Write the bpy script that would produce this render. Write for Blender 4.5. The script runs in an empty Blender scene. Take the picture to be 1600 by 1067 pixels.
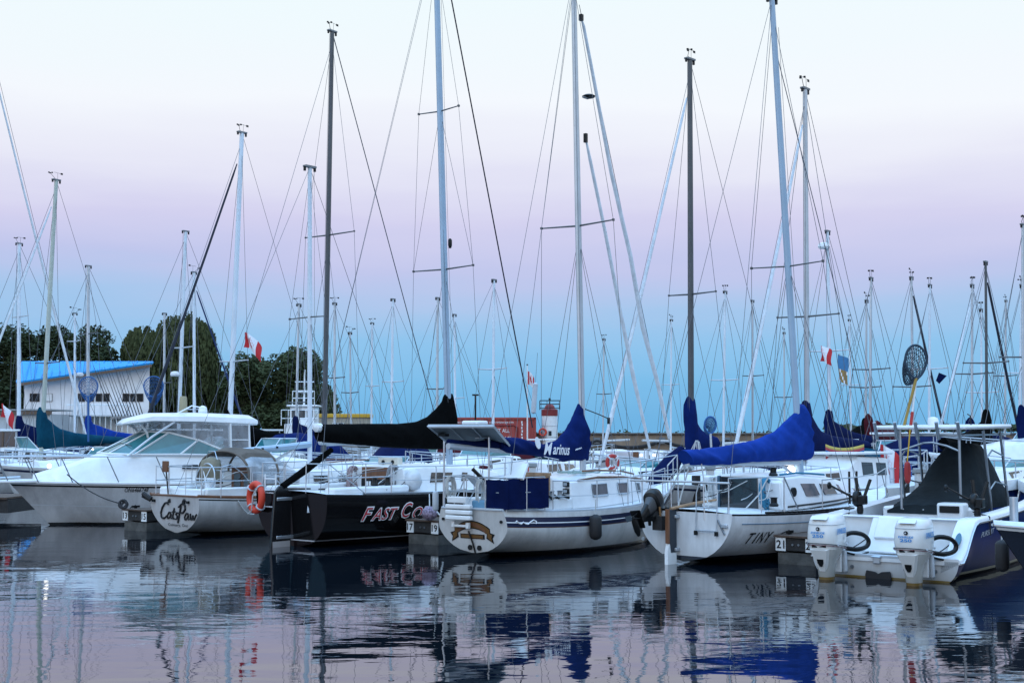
import bpy, bmesh, math, random
from mathutils import Vector, Matrix, noise
R = math.radians
SC = bpy.context.scene
COL = SC.collection
random.seed(7)

# ------------------------------------------------------------------ camera, sky, sun, exposure
F_PX, CAM_H, PITCH = 2000.0, 2.4, math.atan(142 / 2000.0)     # focal length in photo pixels (1600 wide)
cam_d = bpy.data.cameras.new('camera'); cam = bpy.data.objects.new('camera', cam_d); COL.objects.link(cam)
cam_d.sensor_width = 36; cam_d.lens = 36 * F_PX / 1600; cam_d.clip_start = .1; cam_d.clip_end = 9000
cam.location = (0, 0, CAM_H); cam.rotation_euler = (math.pi / 2 + PITCH, 0, 0)
SC.camera = cam
SC.view_settings.view_transform = 'Standard'; SC.view_settings.look = 'None'
SC.view_settings.exposure = 0; SC.view_settings.gamma = 1; SC.view_settings.use_curve_mapping = False
SUN_EL, SUN_AZ = R(14), R(205)          # the sun has just gone down behind the photographer

def s2l(c):
    return tuple(((x / 255) / 12.92 if x / 255 <= .04045 else ((x / 255 + .055) / 1.055) ** 2.4) for x in c)

W = bpy.data.worlds.new('World'); SC.world = W; W.use_nodes = True
nt = W.node_tree; nt.nodes.clear()
wo = nt.nodes.new('ShaderNodeOutputWorld'); b1 = nt.nodes.new('ShaderNodeBackground'); b2 = nt.nodes.new('ShaderNodeBackground')
sky = nt.nodes.new('ShaderNodeTexSky'); sky.sky_type = 'NISHITA'; sky.sun_disc = False
sky.sun_elevation = R(3); sky.sun_rotation = SUN_AZ; sky.air_density = 1.2; sky.dust_density = 1
tc = nt.nodes.new('ShaderNodeTexCoord'); sx = nt.nodes.new('ShaderNodeSeparateXYZ'); rp = nt.nodes.new('ShaderNodeValToRGB')
nz = nt.nodes.new('ShaderNodeTexNoise'); nz.inputs['Scale'].default_value = 2.2; nz.inputs['Detail'].default_value = 5
mp = nt.nodes.new('ShaderNodeMapping'); mp.inputs['Scale'].default_value = (1, 1, 7)
ma = nt.nodes.new('ShaderNodeMath'); ma.operation = 'MULTIPLY_ADD'; ma.inputs[1].default_value = .085
nt.links.new(tc.outputs['Generated'], sx.inputs[0]); nt.links.new(tc.outputs['Generated'], mp.inputs[0])
nt.links.new(mp.outputs[0], nz.inputs[0])
sb = nt.nodes.new('ShaderNodeMath'); sb.operation = 'SUBTRACT'; sb.inputs[1].default_value = .5
nt.links.new(nz.outputs[0], sb.inputs[0]); nt.links.new(sb.outputs[0], ma.inputs[0]); nt.links.new(sx.outputs[2], ma.inputs[2])
nt.links.new(ma.outputs[0], rp.inputs[0])
el = rp.color_ramp.elements
stops = [(-.02, (108, 180, 228)), (.004, (108, 180, 230)), (.030, (116, 188, 236)), (.067, (135, 194, 239)), (.100, (162, 197, 238)), (.130, (190, 197, 237)),
         (.166, (210, 208, 240)), (.204, (233, 234, 249)), (.245, (244, 248, 255)), (.34, (238, 251, 255)), (.55, (190, 222, 255)), (1, (140, 196, 255))]
el[0].position = 0; el[0].color = (*s2l(stops[1][1]), 1); el[1].position = 1; el[1].color = (*s2l(stops[-1][1]), 1)
for p_, c_ in stops[2:-1]:
    e = el.new(p_); e.color = (*s2l(c_), 1)
nt.links.new(sky.outputs[0], b1.inputs[0]); b1.inputs[1].default_value = .012
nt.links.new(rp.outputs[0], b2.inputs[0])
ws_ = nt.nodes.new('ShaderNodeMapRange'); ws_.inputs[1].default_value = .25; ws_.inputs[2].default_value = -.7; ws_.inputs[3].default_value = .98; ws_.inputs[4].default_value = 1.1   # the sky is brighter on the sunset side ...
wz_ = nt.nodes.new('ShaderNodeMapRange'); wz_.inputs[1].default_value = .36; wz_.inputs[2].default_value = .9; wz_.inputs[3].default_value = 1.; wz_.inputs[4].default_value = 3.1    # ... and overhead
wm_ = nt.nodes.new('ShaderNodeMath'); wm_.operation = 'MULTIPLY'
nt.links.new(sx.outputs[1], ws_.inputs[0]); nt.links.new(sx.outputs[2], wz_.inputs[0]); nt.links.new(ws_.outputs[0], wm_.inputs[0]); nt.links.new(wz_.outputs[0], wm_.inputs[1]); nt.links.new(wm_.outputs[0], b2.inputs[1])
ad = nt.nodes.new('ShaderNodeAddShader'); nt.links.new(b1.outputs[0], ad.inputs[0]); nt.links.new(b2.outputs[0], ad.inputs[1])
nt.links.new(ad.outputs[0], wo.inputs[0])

sl = bpy.data.lights.new('sun', 'SUN'); sun = bpy.data.objects.new('sun', sl); COL.objects.link(sun)
sl.energy = .3; sl.angle = R(50); sl.color = (1, .96, .92)
sun.rotation_euler = (math.pi / 2 - SUN_EL, 0, math.pi - SUN_AZ)

# ------------------------------------------------------------------ pixel helpers (photo pixels -> world)
def ray(px, py):
    x = (px - 800) / F_PX; y = (533.5 - py) / F_PX
    c, s = math.cos(PITCH), math.sin(PITCH)
    return Vector((x, c - y * s, s + y * c))
def P(px, py, D):
    d = ray(px, py); return Vector((0, 0, CAM_H)) + d * (D / d.y)
def G(px, py, z=0.0):
    d = ray(px, py); return Vector((0, 0, CAM_H)) + d * ((z - CAM_H) / d.z)

# ------------------------------------------------------------------ materials
MATS = {}
def mat(name, col, rough=.5, metal=0., var=.12, scale=3., bump=0., bscale=40., spec=.5, emit=None, coat=0., streak=False, alpha=None, trans=0.):
    if name in MATS: return MATS[name]
    m = bpy.data.materials.new(name); m.use_nodes = True; n = m.node_tree; p = n.nodes['Principled BSDF']
    p.inputs['Roughness'].default_value = rough; p.inputs['Metallic'].default_value = metal
    p.inputs['Specular IOR Level'].default_value = spec; p.inputs['Coat Weight'].default_value = coat
    col = (*col, 1) if len(col) == 3 else col
    if var > 0:
        t = n.nodes.new('ShaderNodeTexCoord'); mpn = n.nodes.new('ShaderNodeMapping')
        if streak: mpn.inputs['Scale'].default_value = (1, 1, .18)
        q = n.nodes.new('ShaderNodeTexNoise'); q.inputs['Scale'].default_value = scale; q.inputs['Detail'].default_value = 6; q.inputs['Roughness'].default_value = .65
        n.links.new(t.outputs['Object'], mpn.inputs[0]); n.links.new(mpn.outputs[0], q.inputs[0])
        r = n.nodes.new('ShaderNodeValToRGB'); r.color_ramp.elements[0].position = .3; r.color_ramp.elements[1].position = .7
        r.color_ramp.elements[0].color = tuple(c * (1 - var) for c in col[:3]) + (1,)
        r.color_ramp.elements[1].color = tuple(min(1, c * (1 + var * .6)) for c in col[:3]) + (1,)
        n.links.new(q.outputs[0], r.inputs[0]); n.links.new(r.outputs[0], p.inputs['Base Color'])
        if bump > 0:
            q2 = n.nodes.new('ShaderNodeTexNoise'); q2.inputs['Scale'].default_value = bscale; q2.inputs['Detail'].default_value = 4
            n.links.new(t.outputs['Object'], q2.inputs[0])
            b = n.nodes.new('ShaderNodeBump'); b.inputs['Strength'].default_value = bump; b.inputs['Distance'].default_value = .02
            n.links.new(q2.outputs[0], b.inputs['Height']); n.links.new(b.outputs[0], p.inputs['Normal'])
    else:
        p.inputs['Base Color'].default_value = col
    if emit: p.inputs['Emission Color'].default_value = (*emit[:3], 1); p.inputs['Emission Strength'].default_value = emit[3]
    if trans: p.inputs['Transmission Weight'].default_value = trans
    if alpha is not None: p.inputs['Alpha'].default_value = alpha
    MATS[name] = m; return m

def hullmat(name, col, bottom, boot=None, z0=.09, z1=.13, rough=.22, scum=.5, coat=.2, spec=.5):
    """gelcoat topsides over antifouling paint, split at the (level) waterline, with a scum line above it"""
    if name in MATS: return MATS[name]
    m = bpy.data.materials.new(name); m.use_nodes = True; n = m.node_tree; p = n.nodes['Principled BSDF']
    p.inputs['Roughness'].default_value = rough; p.inputs['Coat Weight'].default_value = coat; p.inputs['Specular IOR Level'].default_value = spec
    t = n.nodes.new('ShaderNodeTexCoord'); s = n.nodes.new('ShaderNodeSeparateXYZ'); n.links.new(t.outputs['Object'], s.inputs[0])
    q = n.nodes.new('ShaderNodeTexNoise'); q.inputs['Scale'].default_value = 2.5; q.inputs['Detail'].default_value = 7; q.inputs['Roughness'].default_value = .7
    mpn = n.nodes.new('ShaderNodeMapping'); mpn.inputs['Scale'].default_value = (1, 1, .25)
    n.links.new(t.outputs['Object'], mpn.inputs[0]); n.links.new(mpn.outputs[0], q.inputs[0])
    r = n.nodes.new('ShaderNodeValToRGB'); r.color_ramp.elements[0].position = .32; r.color_ramp.elements[1].position = .68
    r.color_ramp.elements[0].color = tuple(c * .66 for c in col) + (1,); r.color_ramp.elements[1].color = (*col, 1)
    n.links.new(q.outputs[0], r.inputs[0]); cur = r.outputs[0]
    def lt(z, c):
        nonlocal cur
        a = n.nodes.new('ShaderNodeMath'); a.operation = 'LESS_THAN'; a.inputs[1].default_value = z; n.links.new(s.outputs[2], a.inputs[0])
        x = n.nodes.new('ShaderNodeMix'); x.data_type = 'RGBA'; n.links.new(a.outputs[0], x.inputs[0]); n.links.new(cur, x.inputs[6]); x.inputs[7].default_value = (*c, 1); cur = x.outputs[2]
    # grime fading upward from the waterline
    mr = n.nodes.new('ShaderNodeMapRange'); mr.inputs[1].default_value = z1; mr.inputs[2].default_value = z1 + .26; mr.inputs[3].default_value = scum; mr.inputs[4].default_value = 0
    n.links.new(s.outputs[2], mr.inputs[0]); mu = n.nodes.new('ShaderNodeMath'); mu.operation = 'MULTIPLY'; n.links.new(mr.outputs[0], mu.inputs[0]); n.links.new(q.outputs[0], mu.inputs[1])
    x = n.nodes.new('ShaderNodeMix'); x.data_type = 'RGBA'; n.links.new(mu.outputs[0], x.inputs[0]); n.links.new(cur, x.inputs[6]); x.inputs[7].default_value = (.12, .10, .06, 1); cur = x.outputs[2]
    if boot: lt(z1, boot)
    lt(z0, bottom)
    n.links.new(cur, p.inputs['Base Color']); MATS[name] = m; return m

WHITE = mat('white_gelcoat', (.74, .76, .77), .3, var=.1, scale=2.5, coat=.2)
DECK = mat('deck_nonskid', (.66, .69, .71), .6, var=.14, scale=4, bump=.2, bscale=120)
CREAM = mat('cream_gelcoat', (.66, .62, .52), .4)
GREY = mat('grey_plastic', (.28, .31, .33), .5)
LGREY = mat('light_grey_paint', (.45, .49, .53), .45)
BLACK = mat('black_plastic', (.004, .0045, .005), .4, spec=.3)
RUBBER = mat('black_rubber', (.015, .015, .017), .7)
STEEL = mat('stainless_steel', (.50, .54, .58), .38, .85, var=.1, scale=8)
DSTEEL = mat('weathered_steel', (.2, .22, .24), .4, .7)
ALU = mat('mast_aluminium', (.52, .55, .58), .38, .55, var=.15, scale=1.2)
ALUW = mat('white_painted_mast', (.66, .72, .78), .35, var=.1, scale=1.2)
ALUD = mat('dark_anodised_mast', (.10, .105, .11), .4, .5, var=.2, scale=1.2)
ALUB = mat('blue_grey_mast', (.34, .45, .56), .4, .2, var=.12, scale=1.2)
WIRE = mat('rigging_wire', (.10, .11, .13), .5, .3, var=0)
WIREL = mat('pale_rope', (.5, .52, .52), .8, var=.2, scale=30)
ROPEB = mat('black_rope', (.02, .02, .022), .8, var=0)
GLASS = mat('dark_window', (.02, .025, .03), .06, var=.3, scale=2, spec=.8)
GLASSP = mat('smoky_window', (.09, .10, .11), .12, var=.3, scale=2)
TEAL_G = mat('teal_tinted_glass', (.03, .16, .18), .05, var=.35, scale=1.2, spec=.9)
WOOD = mat('varnished_teak', (.16, .065, .028), .4, var=.4, scale=9, streak=True)
WOODL = mat('pale_teak', (.33, .2, .11), .6, var=.35, scale=9)
DOCKW = mat('weathered_dock_wood', (.026, .025, .025), .8, var=.5, scale=6, bump=.5, bscale=25)
DOCKT = mat('dock_deck_boards', (.085, .055, .04), .8, var=.4, scale=6, bump=.5, bscale=25)
FURL = mat('furled_white_sail', (.62, .66, .70), .75, var=.2, scale=5)
FURLB = mat('furled_dark_sail', (.012, .016, .03), .8, var=.2)
FURLN = mat('furled_navy_sail', (.012, .03, .11), .8, var=.2)
def canvas(name, c): return mat(name, c, .9, var=.28, scale=2.2, bump=.9, bscale=7, spec=.06)
C_BLACK = canvas('black_canvas', (.0016, .0018, .002)); C_NAVY = canvas('navy_canvas', (.0035, .009, .052)); C_BLUE = canvas('royal_blue_canvas', (.009, .040, .25))
C_DBLUE = canvas('deep_blue_canvas', (.004, .014, .09)); C_TEAL = canvas('teal_canvas', (.005, .055, .095)); C_MAR = canvas('maroon_canvas', (.075, .014, .02))
C_TAN = canvas('tan_canvas', (.15, .125, .105)); C_GREY = canvas('charcoal_canvas', (.020, .027, .032)); C_KHAKI = canvas('khaki_canvas', (.26, .23, .17)); C_WHITE = canvas('white_canvas', (.62, .64, .66))
RED = mat('signal_red', (.40, .025, .02), .5); ORANGE = mat('orange_red_foam', (.62, .05, .02), .55)
PLATE = mat('number_plate_white', (.78, .8, .8), .4, var=.05); INK = mat('black_lettering', (.008, .008, .01), .5, var=0)
BLUEINK = mat('blue_lettering', (.02, .22, .55), .4, var=0); WHITEINK = mat('white_lettering', (.75, .77, .8), .5, var=0); REDINK = mat('red_lettering', (.42, .02, .03), .4, var=0)
LAMP = mat('lit_lamp', (.9, .9, .85), .5, var=0, emit=(1, .93, .8, 3.2))
YELLOW = mat('yellow_paint', (.55, .33, .02), .5); GOLD = mat('gold_leaf_paint', (.15, .07, .016), .5, .2)

# ------------------------------------------------------------------ mesh builder
class MB:
    def __init__(s): s.v = []; s.f = []; s.m = []; s.mats = []; s.xf = None
    def mi(s, m):
        if m not in s.mats: s.mats.append(m)
        return s.mats.index(m)
    def add(s, vs, fs, m):
        k = len(s.v); i = s.mi(m)
        for p in vs:
            p = Vector(p); s.v.append(s.xf @ p if s.xf else p)
        for f in fs: s.f.append(tuple(k + j for j in f)); s.m.append(i)
    def box(s, c, d, m, rz=0, ry=0, rx=0):
        M = Matrix.Translation(c) @ Matrix.Rotation(rz, 4, 'Z') @ Matrix.Rotation(ry, 4, 'Y') @ Matrix.Rotation(rx, 4, 'X')
        vs = [M @ Vector((x * d[0] / 2, y * d[1] / 2, z * d[2] / 2)) for x in (-1, 1) for y in (-1, 1) for z in (-1, 1)]
        s.add(vs, [(0, 1, 3, 2), (4, 6, 7, 5), (0, 4, 5, 1), (2, 3, 7, 6), (0, 2, 6, 4), (1, 5, 7, 3)], m); return s
    def tube(s, path, r, m, n=8, closed=False, flat=1.0, cap=True):
        path = [Vector(p) for p in path]; k = len(path)
        if k < 2: return s
        rs = r if isinstance(r, (list, tuple)) else [r] * k
        vs = []; up = None
        for i, p in enumerate(path):
            a = path[(i - 1) % k] if (closed or i > 0) else p; b = path[(i + 1) % k] if (closed or i < k - 1) else p
            t = (b - a)
            t = t.normalized() if t.length > 1e-9 else Vector((0, 0, 1))
            if up is None: up = Vector((0, 0, 1)) if abs(t.z) < .9 else Vector((1, 0, 0))
            u = (up - t * up.dot(t))
            if u.length < 1e-6: u = t.orthogonal()
            u.normalize(); w = t.cross(u); up = u
            for j in range(n):
                an = 2 * math.pi * j / n; vs.append(p + (u * math.cos(an) + w * math.sin(an) * flat) * rs[i])
        fs = []
        for i in range(k if closed else k - 1):
            for j in range(n):
                a = i * n + j; b = i * n + (j + 1) % n; i2 = (i + 1) % k
                fs.append((a, b, i2 * n + (j + 1) % n, i2 * n + j))
        if cap and not closed: fs.append(tuple(range(n - 1, -1, -1))); fs.append(tuple((k - 1) * n + j for j in range(n)))
        s.add(vs, fs, m); return s
    def loft(s, rings, m, cap=True, closed=True, rowm=None):
        n = len(rings[0]); vs = [p for r_ in rings for p in r_]
        for i in range(len(rings) - 1):
            pass
        base = len(s.v); s.add(vs, [], m)
        for i in range(len(rings) - 1):
            for j in range(n if closed else n - 1):
                a = i * n + j; b = i * n + (j + 1) % n
                s.f.append((base + a, base + b, base + b + n, base + a + n)); s.m.append(s.mi(rowm[j] if rowm else m))
        if cap:
            s.f.append(tuple(base + j for j in range(n - 1, -1, -1))); s.m.append(s.mi(m))
            s.f.append(tuple(base + (len(rings) - 1) * n + j for j in range(n))); s.m.append(s.mi(m))
        return s
    def lathe(s, prof, m, n=16, c=(0, 0, 0), ax='Z', ang=None):
        c = Vector(c); rings = []
        for r, z in prof:
            ring = []
            for j in range(n):
                a = 2 * math.pi * j / n; p = Vector((r * math.cos(a), r * math.sin(a), z))
                if ax == 'X': p = Vector((p.z, p.x, p.y))
                elif ax == 'Y': p = Vector((p.y, p.z, p.x))
                ring.append(c + p)
            rings.append(ring)
        return s.loft(rings, m)
    def prism(s, pts, fn, t, m):
        """2-D outline -> solid; fn(u, v, w) gives the point at depth w"""
        n = len(pts); vs = [fn(u, v, 0) for u, v in pts] + [fn(u, v, t) for u, v in pts]
        s.add(vs, [tuple(range(n - 1, -1, -1)), tuple(range(n, 2 * n))] + [(i, (i + 1) % n, n + (i + 1) % n, n + i) for i in range(n)], m); return s
    def quad(s, a, b, c, d, t, m):
        a, b, c, d = map(Vector, (a, b, c, d)); nn = (b - a).cross(d - a).normalized() * t
        s.add([a, b, c, d, a + nn, b + nn, c + nn, d + nn], [(3, 2, 1, 0), (4, 5, 6, 7), (0, 1, 5, 4), (1, 2, 6, 5), (2, 3, 7, 6), (3, 0, 4, 7)], m); return s
    def build(s, name, parent=None, smooth=35, bevel=0, label=None, kind=None):
        me = bpy.data.meshes.new(name); me.from_pydata([tuple(p) for p in s.v], [], s.f)
        for q in s.mats: me.materials.append(q)
        me.polygons.foreach_set('material_index', s.m)
        bm = bmesh.new(); bm.from_mesh(me); bmesh.ops.recalc_face_normals(bm, faces=bm.faces[:]); bm.to_mesh(me); bm.free()
        if smooth:
            me.polygons.foreach_set('use_smooth', [True] * len(me.polygons)); me.set_sharp_from_angle(angle=R(smooth))
        me.update(); o = bpy.data.objects.new(name, me); COL.objects.link(o)
        if parent: o.parent = parent
        if bevel:
            b = o.modifiers.new('edge', 'BEVEL'); b.width = bevel; b.segments = 2; b.limit_method = 'ANGLE'; b.angle_limit = R(40); b.harden_normals = False
        if label: o['label'] = label
        if kind: o['kind'] = kind
        return o

def tag(o, label, cat, group=None, kind=None):
    o['label'] = label; o['category'] = cat
    if group: o['group'] = group
    if kind: o['kind'] = kind
    return o
def thing(name, loc, head=0, label='', cat='', group=None):
    o = bpy.data.objects.new(name, None); COL.objects.link(o); o.empty_display_size = .2
    o.location = loc; o.rotation_euler = (0, 0, R(head)); o['head'] = head
    return tag(o, label, cat, group)
def copy_thing(o, loc=None, rz=None, label=None):
    c = o.copy(); COL.objects.link(c)
    for ch in [x for x in bpy.data.objects if x.parent == o]:
        d = ch.copy(); COL.objects.link(d); d.parent = c
        for g in [x for x in bpy.data.objects if x.parent == ch]:
            e = g.copy(); COL.objects.link(e); e.parent = d
    if loc is not None: c.location = loc
    if rz is not None: c.rotation_euler = (0, 0, rz)
    if label: c['label'] = label
    return c
def axes(root):
    a = root.rotation_euler.z; return Vector((math.cos(a), math.sin(a), 0)), Vector((-math.sin(a), math.cos(a), 0))
def CL(root, px, py, y=0.0):
    """photo pixel -> local point on the boat's fore-and-aft plane at local y"""
    d, l = axes(root); o = Vector((0, 0, CAM_H)) - Vector(root.location); r = ray(px, py)
    t = (y - o.dot(l)) / r.dot(l); p = o + r * t
    return Vector((p.dot(d), y, p.z))
def TR(root, px, py, x=0.0):
    """photo pixel -> local point on the athwartships plane at local x"""
    d, l = axes(root); o = Vector((0, 0, CAM_H)) - Vector(root.location); r = ray(px, py)
    t = (x - o.dot(d)) / r.dot(d); p = o + r * t
    return Vector((x, p.dot(l), p.z))
def LO(root, p):
    d, l = axes(root); q = Vector(p) - Vector(root.location); return Vector((q.dot(d), q.dot(l), q.z))

def text_mesh(body, width=None, height=None, shear=0, bold=0.0):
    cu = bpy.data.curves.new('txt', 'FONT'); cu.body = body; cu.size = 1; cu.shear = shear; cu.offset = bold; cu.resolution_u = 3
    o = bpy.data.objects.new('txt', cu); COL.objects.link(o)
    dg = bpy.context.evaluated_depsgraph_get(); me = bpy.data.meshes.new_from_object(o.evaluated_get(dg))
    vs = [(v.co.x, v.co.y) for v in me.vertices]; fs = [tuple(p.vertices) for p in me.polygons]
    bpy.data.objects.remove(o); bpy.data.meshes.remove(me); bpy.data.curves.remove(cu)
    x0 = min(v[0] for v in vs); x1 = max(v[0] for v in vs); y0 = min(v[1] for v in vs); y1 = max(v[1] for v in vs)
    sx_ = width / (x1 - x0) if width else None; sy_ = height / (y1 - y0) if height else sx_
    sx_ = sx_ or sy_
    return [((a - x0) * sx_, (b - y0) * sy_) for a, b in vs], fs
def add_text(mb, body, fn, m, width=None, height=None, shear=0, bold=0.0):
    vs, fs = text_mesh(body, width, height, shear, bold)
    mb.add([fn(u, v) for u, v in vs], fs, m)
def sstep(a, b, x):
    x = min(1, max(0, (x - a) / (b - a))); return x * x * (3 - 2 * x)
def resample(pts, n):
    pts = [Vector(p) for p in pts]; d = [0]
    for a, b in zip(pts, pts[1:]): d.append(d[-1] + (b - a).length)
    out = []
    for i in range(n):
        t = d[-1] * i / (n - 1); k = 0
        while k < len(d) - 2 and d[k + 1] < t: k += 1
        f = (t - d[k]) / max(1e-9, d[k + 1] - d[k]); out.append(pts[k].lerp(pts[k + 1], min(1, f)))
    return out
def sag(a, b, drop, n=10):
    a = Vector(a); b = Vector(b); return [a.lerp(b, i / n) - Vector((0, 0, drop * 4 * (i / n) * (1 - i / n))) for i in range(n + 1)]
def arc(c, r, a0, a1, n, e1, e2):
    c = Vector(c); e1 = Vector(e1); e2 = Vector(e2); return [c + e1 * (r * math.cos(a0 + (a1 - a0) * i / n)) + e2 * (r * math.sin(a0 + (a1 - a0) * i / n)) for i in range(n + 1)]

# ------------------------------------------------------------------ hulls
class Hull:
    def __init__(s, L, B, sw, s0, sm, s1, zb0=.08, dep=.4, over=.5, rake=0., p=2.1, q=1.9, tum=0., flare=.75, tmax=.42, bowp=2.0, sheer=None, chine=False):
        s.__dict__.update(locals())
    def b(s, t):
        bm = s.B / 2; sw = s.sw / 2
        if t < s.tmax: return sw + (bm - sw) * math.sin(t / s.tmax * math.pi / 2)
        k = (t - s.tmax) / (1 - s.tmax); return max(.012, bm * (1 - k ** s.bowp))
    def sh(s, t):
        if s.sheer: return s.sheer(t)
        return s.s0 * (1 - t) * (1 - 2 * t) + s.sm * 4 * t * (1 - t) + s.s1 * t * (2 * t - 1)
    def zb(s, t):
        if t < .38: return s.zb0 + (-s.dep - s.zb0) * sstep(0, .38, t)
        return -s.dep + (s.dep - .12) * sstep(.72, 1, t)
    def y(s, t, z):
        h = min(1, max(0, (z - s.zb(t)) / (s.sh(t) - s.zb(t)))); f = sstep(.5, 1, t)
        r = (1 - (1 - h) ** s.p) ** (1 / s.q)
        if s.chine: r = min(1, h / .32) * .86 + .14 * max(0, (h - .32) / .68) if h > 0 else 0
        w = h ** s.flare
        return s.b(t) * (r * (1 - f) + w * f) * (1 - s.tum * max(0, h - .55) / .45 * (1 - sstep(0, .5, t)))
    def x(s, t, z):
        hz = max(-.2, z) / s.s1
        return s.L * t + s.over * (hz - 1) * sstep(.6, 1, t) - s.rake * z * (1 - sstep(0, .3, t))
    def t_of(s, x, z):
        lo, hi = 0, 1
        for _ in range(24):
            m = (lo + hi) / 2
            if s.x(m, z) < x: lo = m
            else: hi = m
        return (lo + hi) / 2
    def side(s, x, z, sgn, off=.004):
        t = s.t_of(x, z); return Vector((x, sgn * (s.y(t, z) + off), z))
    def rail(s, t, sgn, dz=0., inset=0.):
        z = s.sh(t); return Vector((s.x(t, z), sgn * max(.0, s.y(t, z) - inset), z + dz))
    def mesh(s, mb, m, stripes=(), ns=26, nr=9, deck=DECK, camber=.05, transom=None, deckdrop=0):
        ts = [(i / ns) ** 1.0 for i in range(ns + 1)]
        offs = sorted({0.0} | {a for st in stripes for a in st[:2]})
        cols = []
        for t in ts:
            S, Z = s.sh(t), s.zb(t); last = offs[-1]
            zs = [max(Z, S - o) for o in offs]
            rest = [zs[-1] + (Z - zs[-1]) * (1 - (1 - (k / nr)) ** 1.0) for k in range(1, nr + 1)]
            zs += rest; cols.append([(z, s.y(t, z), s.x(t, z)) for z in zs])
        n = len(cols[0]); rm = []
        for j in range(n - 1):
            mm = m
            if j < len(offs) - 1:
                mid = (offs[j] + offs[j + 1]) / 2
                for st in stripes:
                    if st[0] < mid < st[1]: mm = st[2]
            rm.append(mm)
        for sg in (-1, 1):
            mb.loft([[Vector((x, sg * y, z)) for z, y, x in c] for c in cols], m, cap=False, closed=False, rowm=rm)
        c0 = cols[0]; pts = [Vector((x, -y, z)) for z, y, x in c0] + [Vector((x, y, z)) for z, y, x in reversed(c0)]
        mb.add(pts, [tuple(range(len(pts)))], transom or m)
        if deck:
            rings = []
            for t in ts:
                z = s.sh(t); yy = s.y(t, z); x = s.x(t, z)
                rings.append([Vector((x, yy * k / 3, z - deckdrop + camber * (1 - (k / 3) ** 2))) for k in range(-3, 4)])
            mb.loft(rings, deck, cap=False, closed=False)

def cabin(mb, sts, m, crown=.05, ends=True):
    rings = []
    for x, wb, wt, z0, z1 in sts:
        rings.append([Vector((x, -wb, z0)), Vector((x, -wt, z1)), Vector((x, -wt * .93, z1 + crown * .3)), Vector((x, -wt * .5, z1 + crown * .85)), Vector((x, 0, z1 + crown)),
                      Vector((x, wt * .5, z1 + crown * .85)), Vector((x, wt * .93, z1 + crown * .3)), Vector((x, wt, z1)), Vector((x, wb, z0))])
    mb.loft(rings, m, cap=ends, closed=True)
def cab_pt(sts, x, f, sg, off=0.0):
    s = sts if sts[0][0] < sts[-1][0] else sts[::-1]
    k = 0
    while k < len(s) - 2 and s[k + 1][0] < x: k += 1
    a, b = s[k], s[k + 1]; u = (x - a[0]) / (b[0] - a[0]); q = [a[i] + (b[i] - a[i]) * u for i in range(5)]
    return Vector((x, sg * (q[1] + (q[2] - q[1]) * f + off), q[3] + (q[4] - q[3]) * f))
def cab_window(root, sts, x0, x1, f0, f1, sg, glass=GLASS, frame=None, slant=0., label=None):
    mb = MB(); c = [(x0, f0), (x1, f0), (x1 + slant, f1), (x0 + slant, f1)]
    n = 4; a = [cab_pt(sts, x, f, sg, -.02) for x, f in c]; b = [cab_pt(sts, x, f, sg, .012) for x, f in c]
    mb.add(a + b, [(0, 1, 2, 3), (4, 5, 6, 7), (0, 1, 5, 4), (1, 2, 6, 5), (2, 3, 7, 6), (3, 0, 4, 7)], glass)
    w = mb.build('window', root, bevel=0)
    if frame:
        f = MB(); b2 = [cab_pt(sts, x, ff, sg, .014) for x, ff in c]
        f.tube(b2, .016, frame, n=6, closed=True); f.build('frame', w)
    return w

def mast(root, base, top, r0, r1, m, flat=.72):
    mb = MB(); base = Vector(base); top = Vector(top)
    mb.tube([base, base.lerp(top, .5), base.lerp(top, .85), top], [r0, r0, r0 * .9, r1], m, n=12, flat=flat)
    mb.tube([base + Vector((-r0 * 1.02, 0, .9)), top.lerp(base, .02) + Vector((-r1 * .9, 0, 0))], r0 * .16, m, n=5)      # sail track
    return mb.build('mast', root)
def masthead(root, top, r, wind=True, k=1.0):
    mb = MB(); t = Vector(top)
    mb.box(t + Vector((0, 0, .02)), (r * 4.2, r * 1.6, .05), DSTEEL); mb.box(t + Vector((-r * 2, 0, -.05)), (.05, .05, .12), BLACK); mb.box(t + Vector((r * 2, 0, -.04)), (.05, .05, .1), BLACK)
    mb.build('masthead_fitting', root)
    if wind:
        w = MB(); w.tube([t, t + Vector((.1, 0, .1)), t + Vector((.32 * k, .1, .22))], .008, BLACK, n=5)
        for a in range(3):
            q = t + Vector((.32 * k + .07 * math.cos(a * 2.1), .1 + .07 * math.sin(a * 2.1), .24)); w.tube([t + Vector((.32 * k, .1, .24)), q], .006, BLACK, n=4); w.box(q, (.045, .045, .045), BLACK)
        w.tube([t + Vector((-.06, 0, 0)), t + Vector((-.06, 0, .3))], .006, BLACK, n=4)
        w.tube([t + Vector((-.3, -.05, .3)), t + Vector((.14, .04, .3))], .006, BLACK, n=4); w.box(t + Vector((-.28, -.05, .3)), (.1, .01, .07), BLACK)
        w.build('wind_vane', root)
def wires(root, name, segs, r=.005, m=WIRE):
    mb = MB()
    for s_ in segs: mb.tube(s_, r, m, n=4, cap=False)
    return mb.build(name, root)
def spreaders(root, base, top, f, half, r=.022, sweep=.06, m=ALUD, rise=.03):
    c = Vector(base).lerp(Vector(top), f); mb = MB(); tips = []
    for sg in (-1, 1):
        tip = c + Vector((-sweep, sg * half, rise)); mb.tube([c, tip], [r, r * .7], m, n=6); mb.box(tip, (.05, .04, .05), m); tips.append(tip)
    mb.build('spreader', root); return tips
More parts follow.
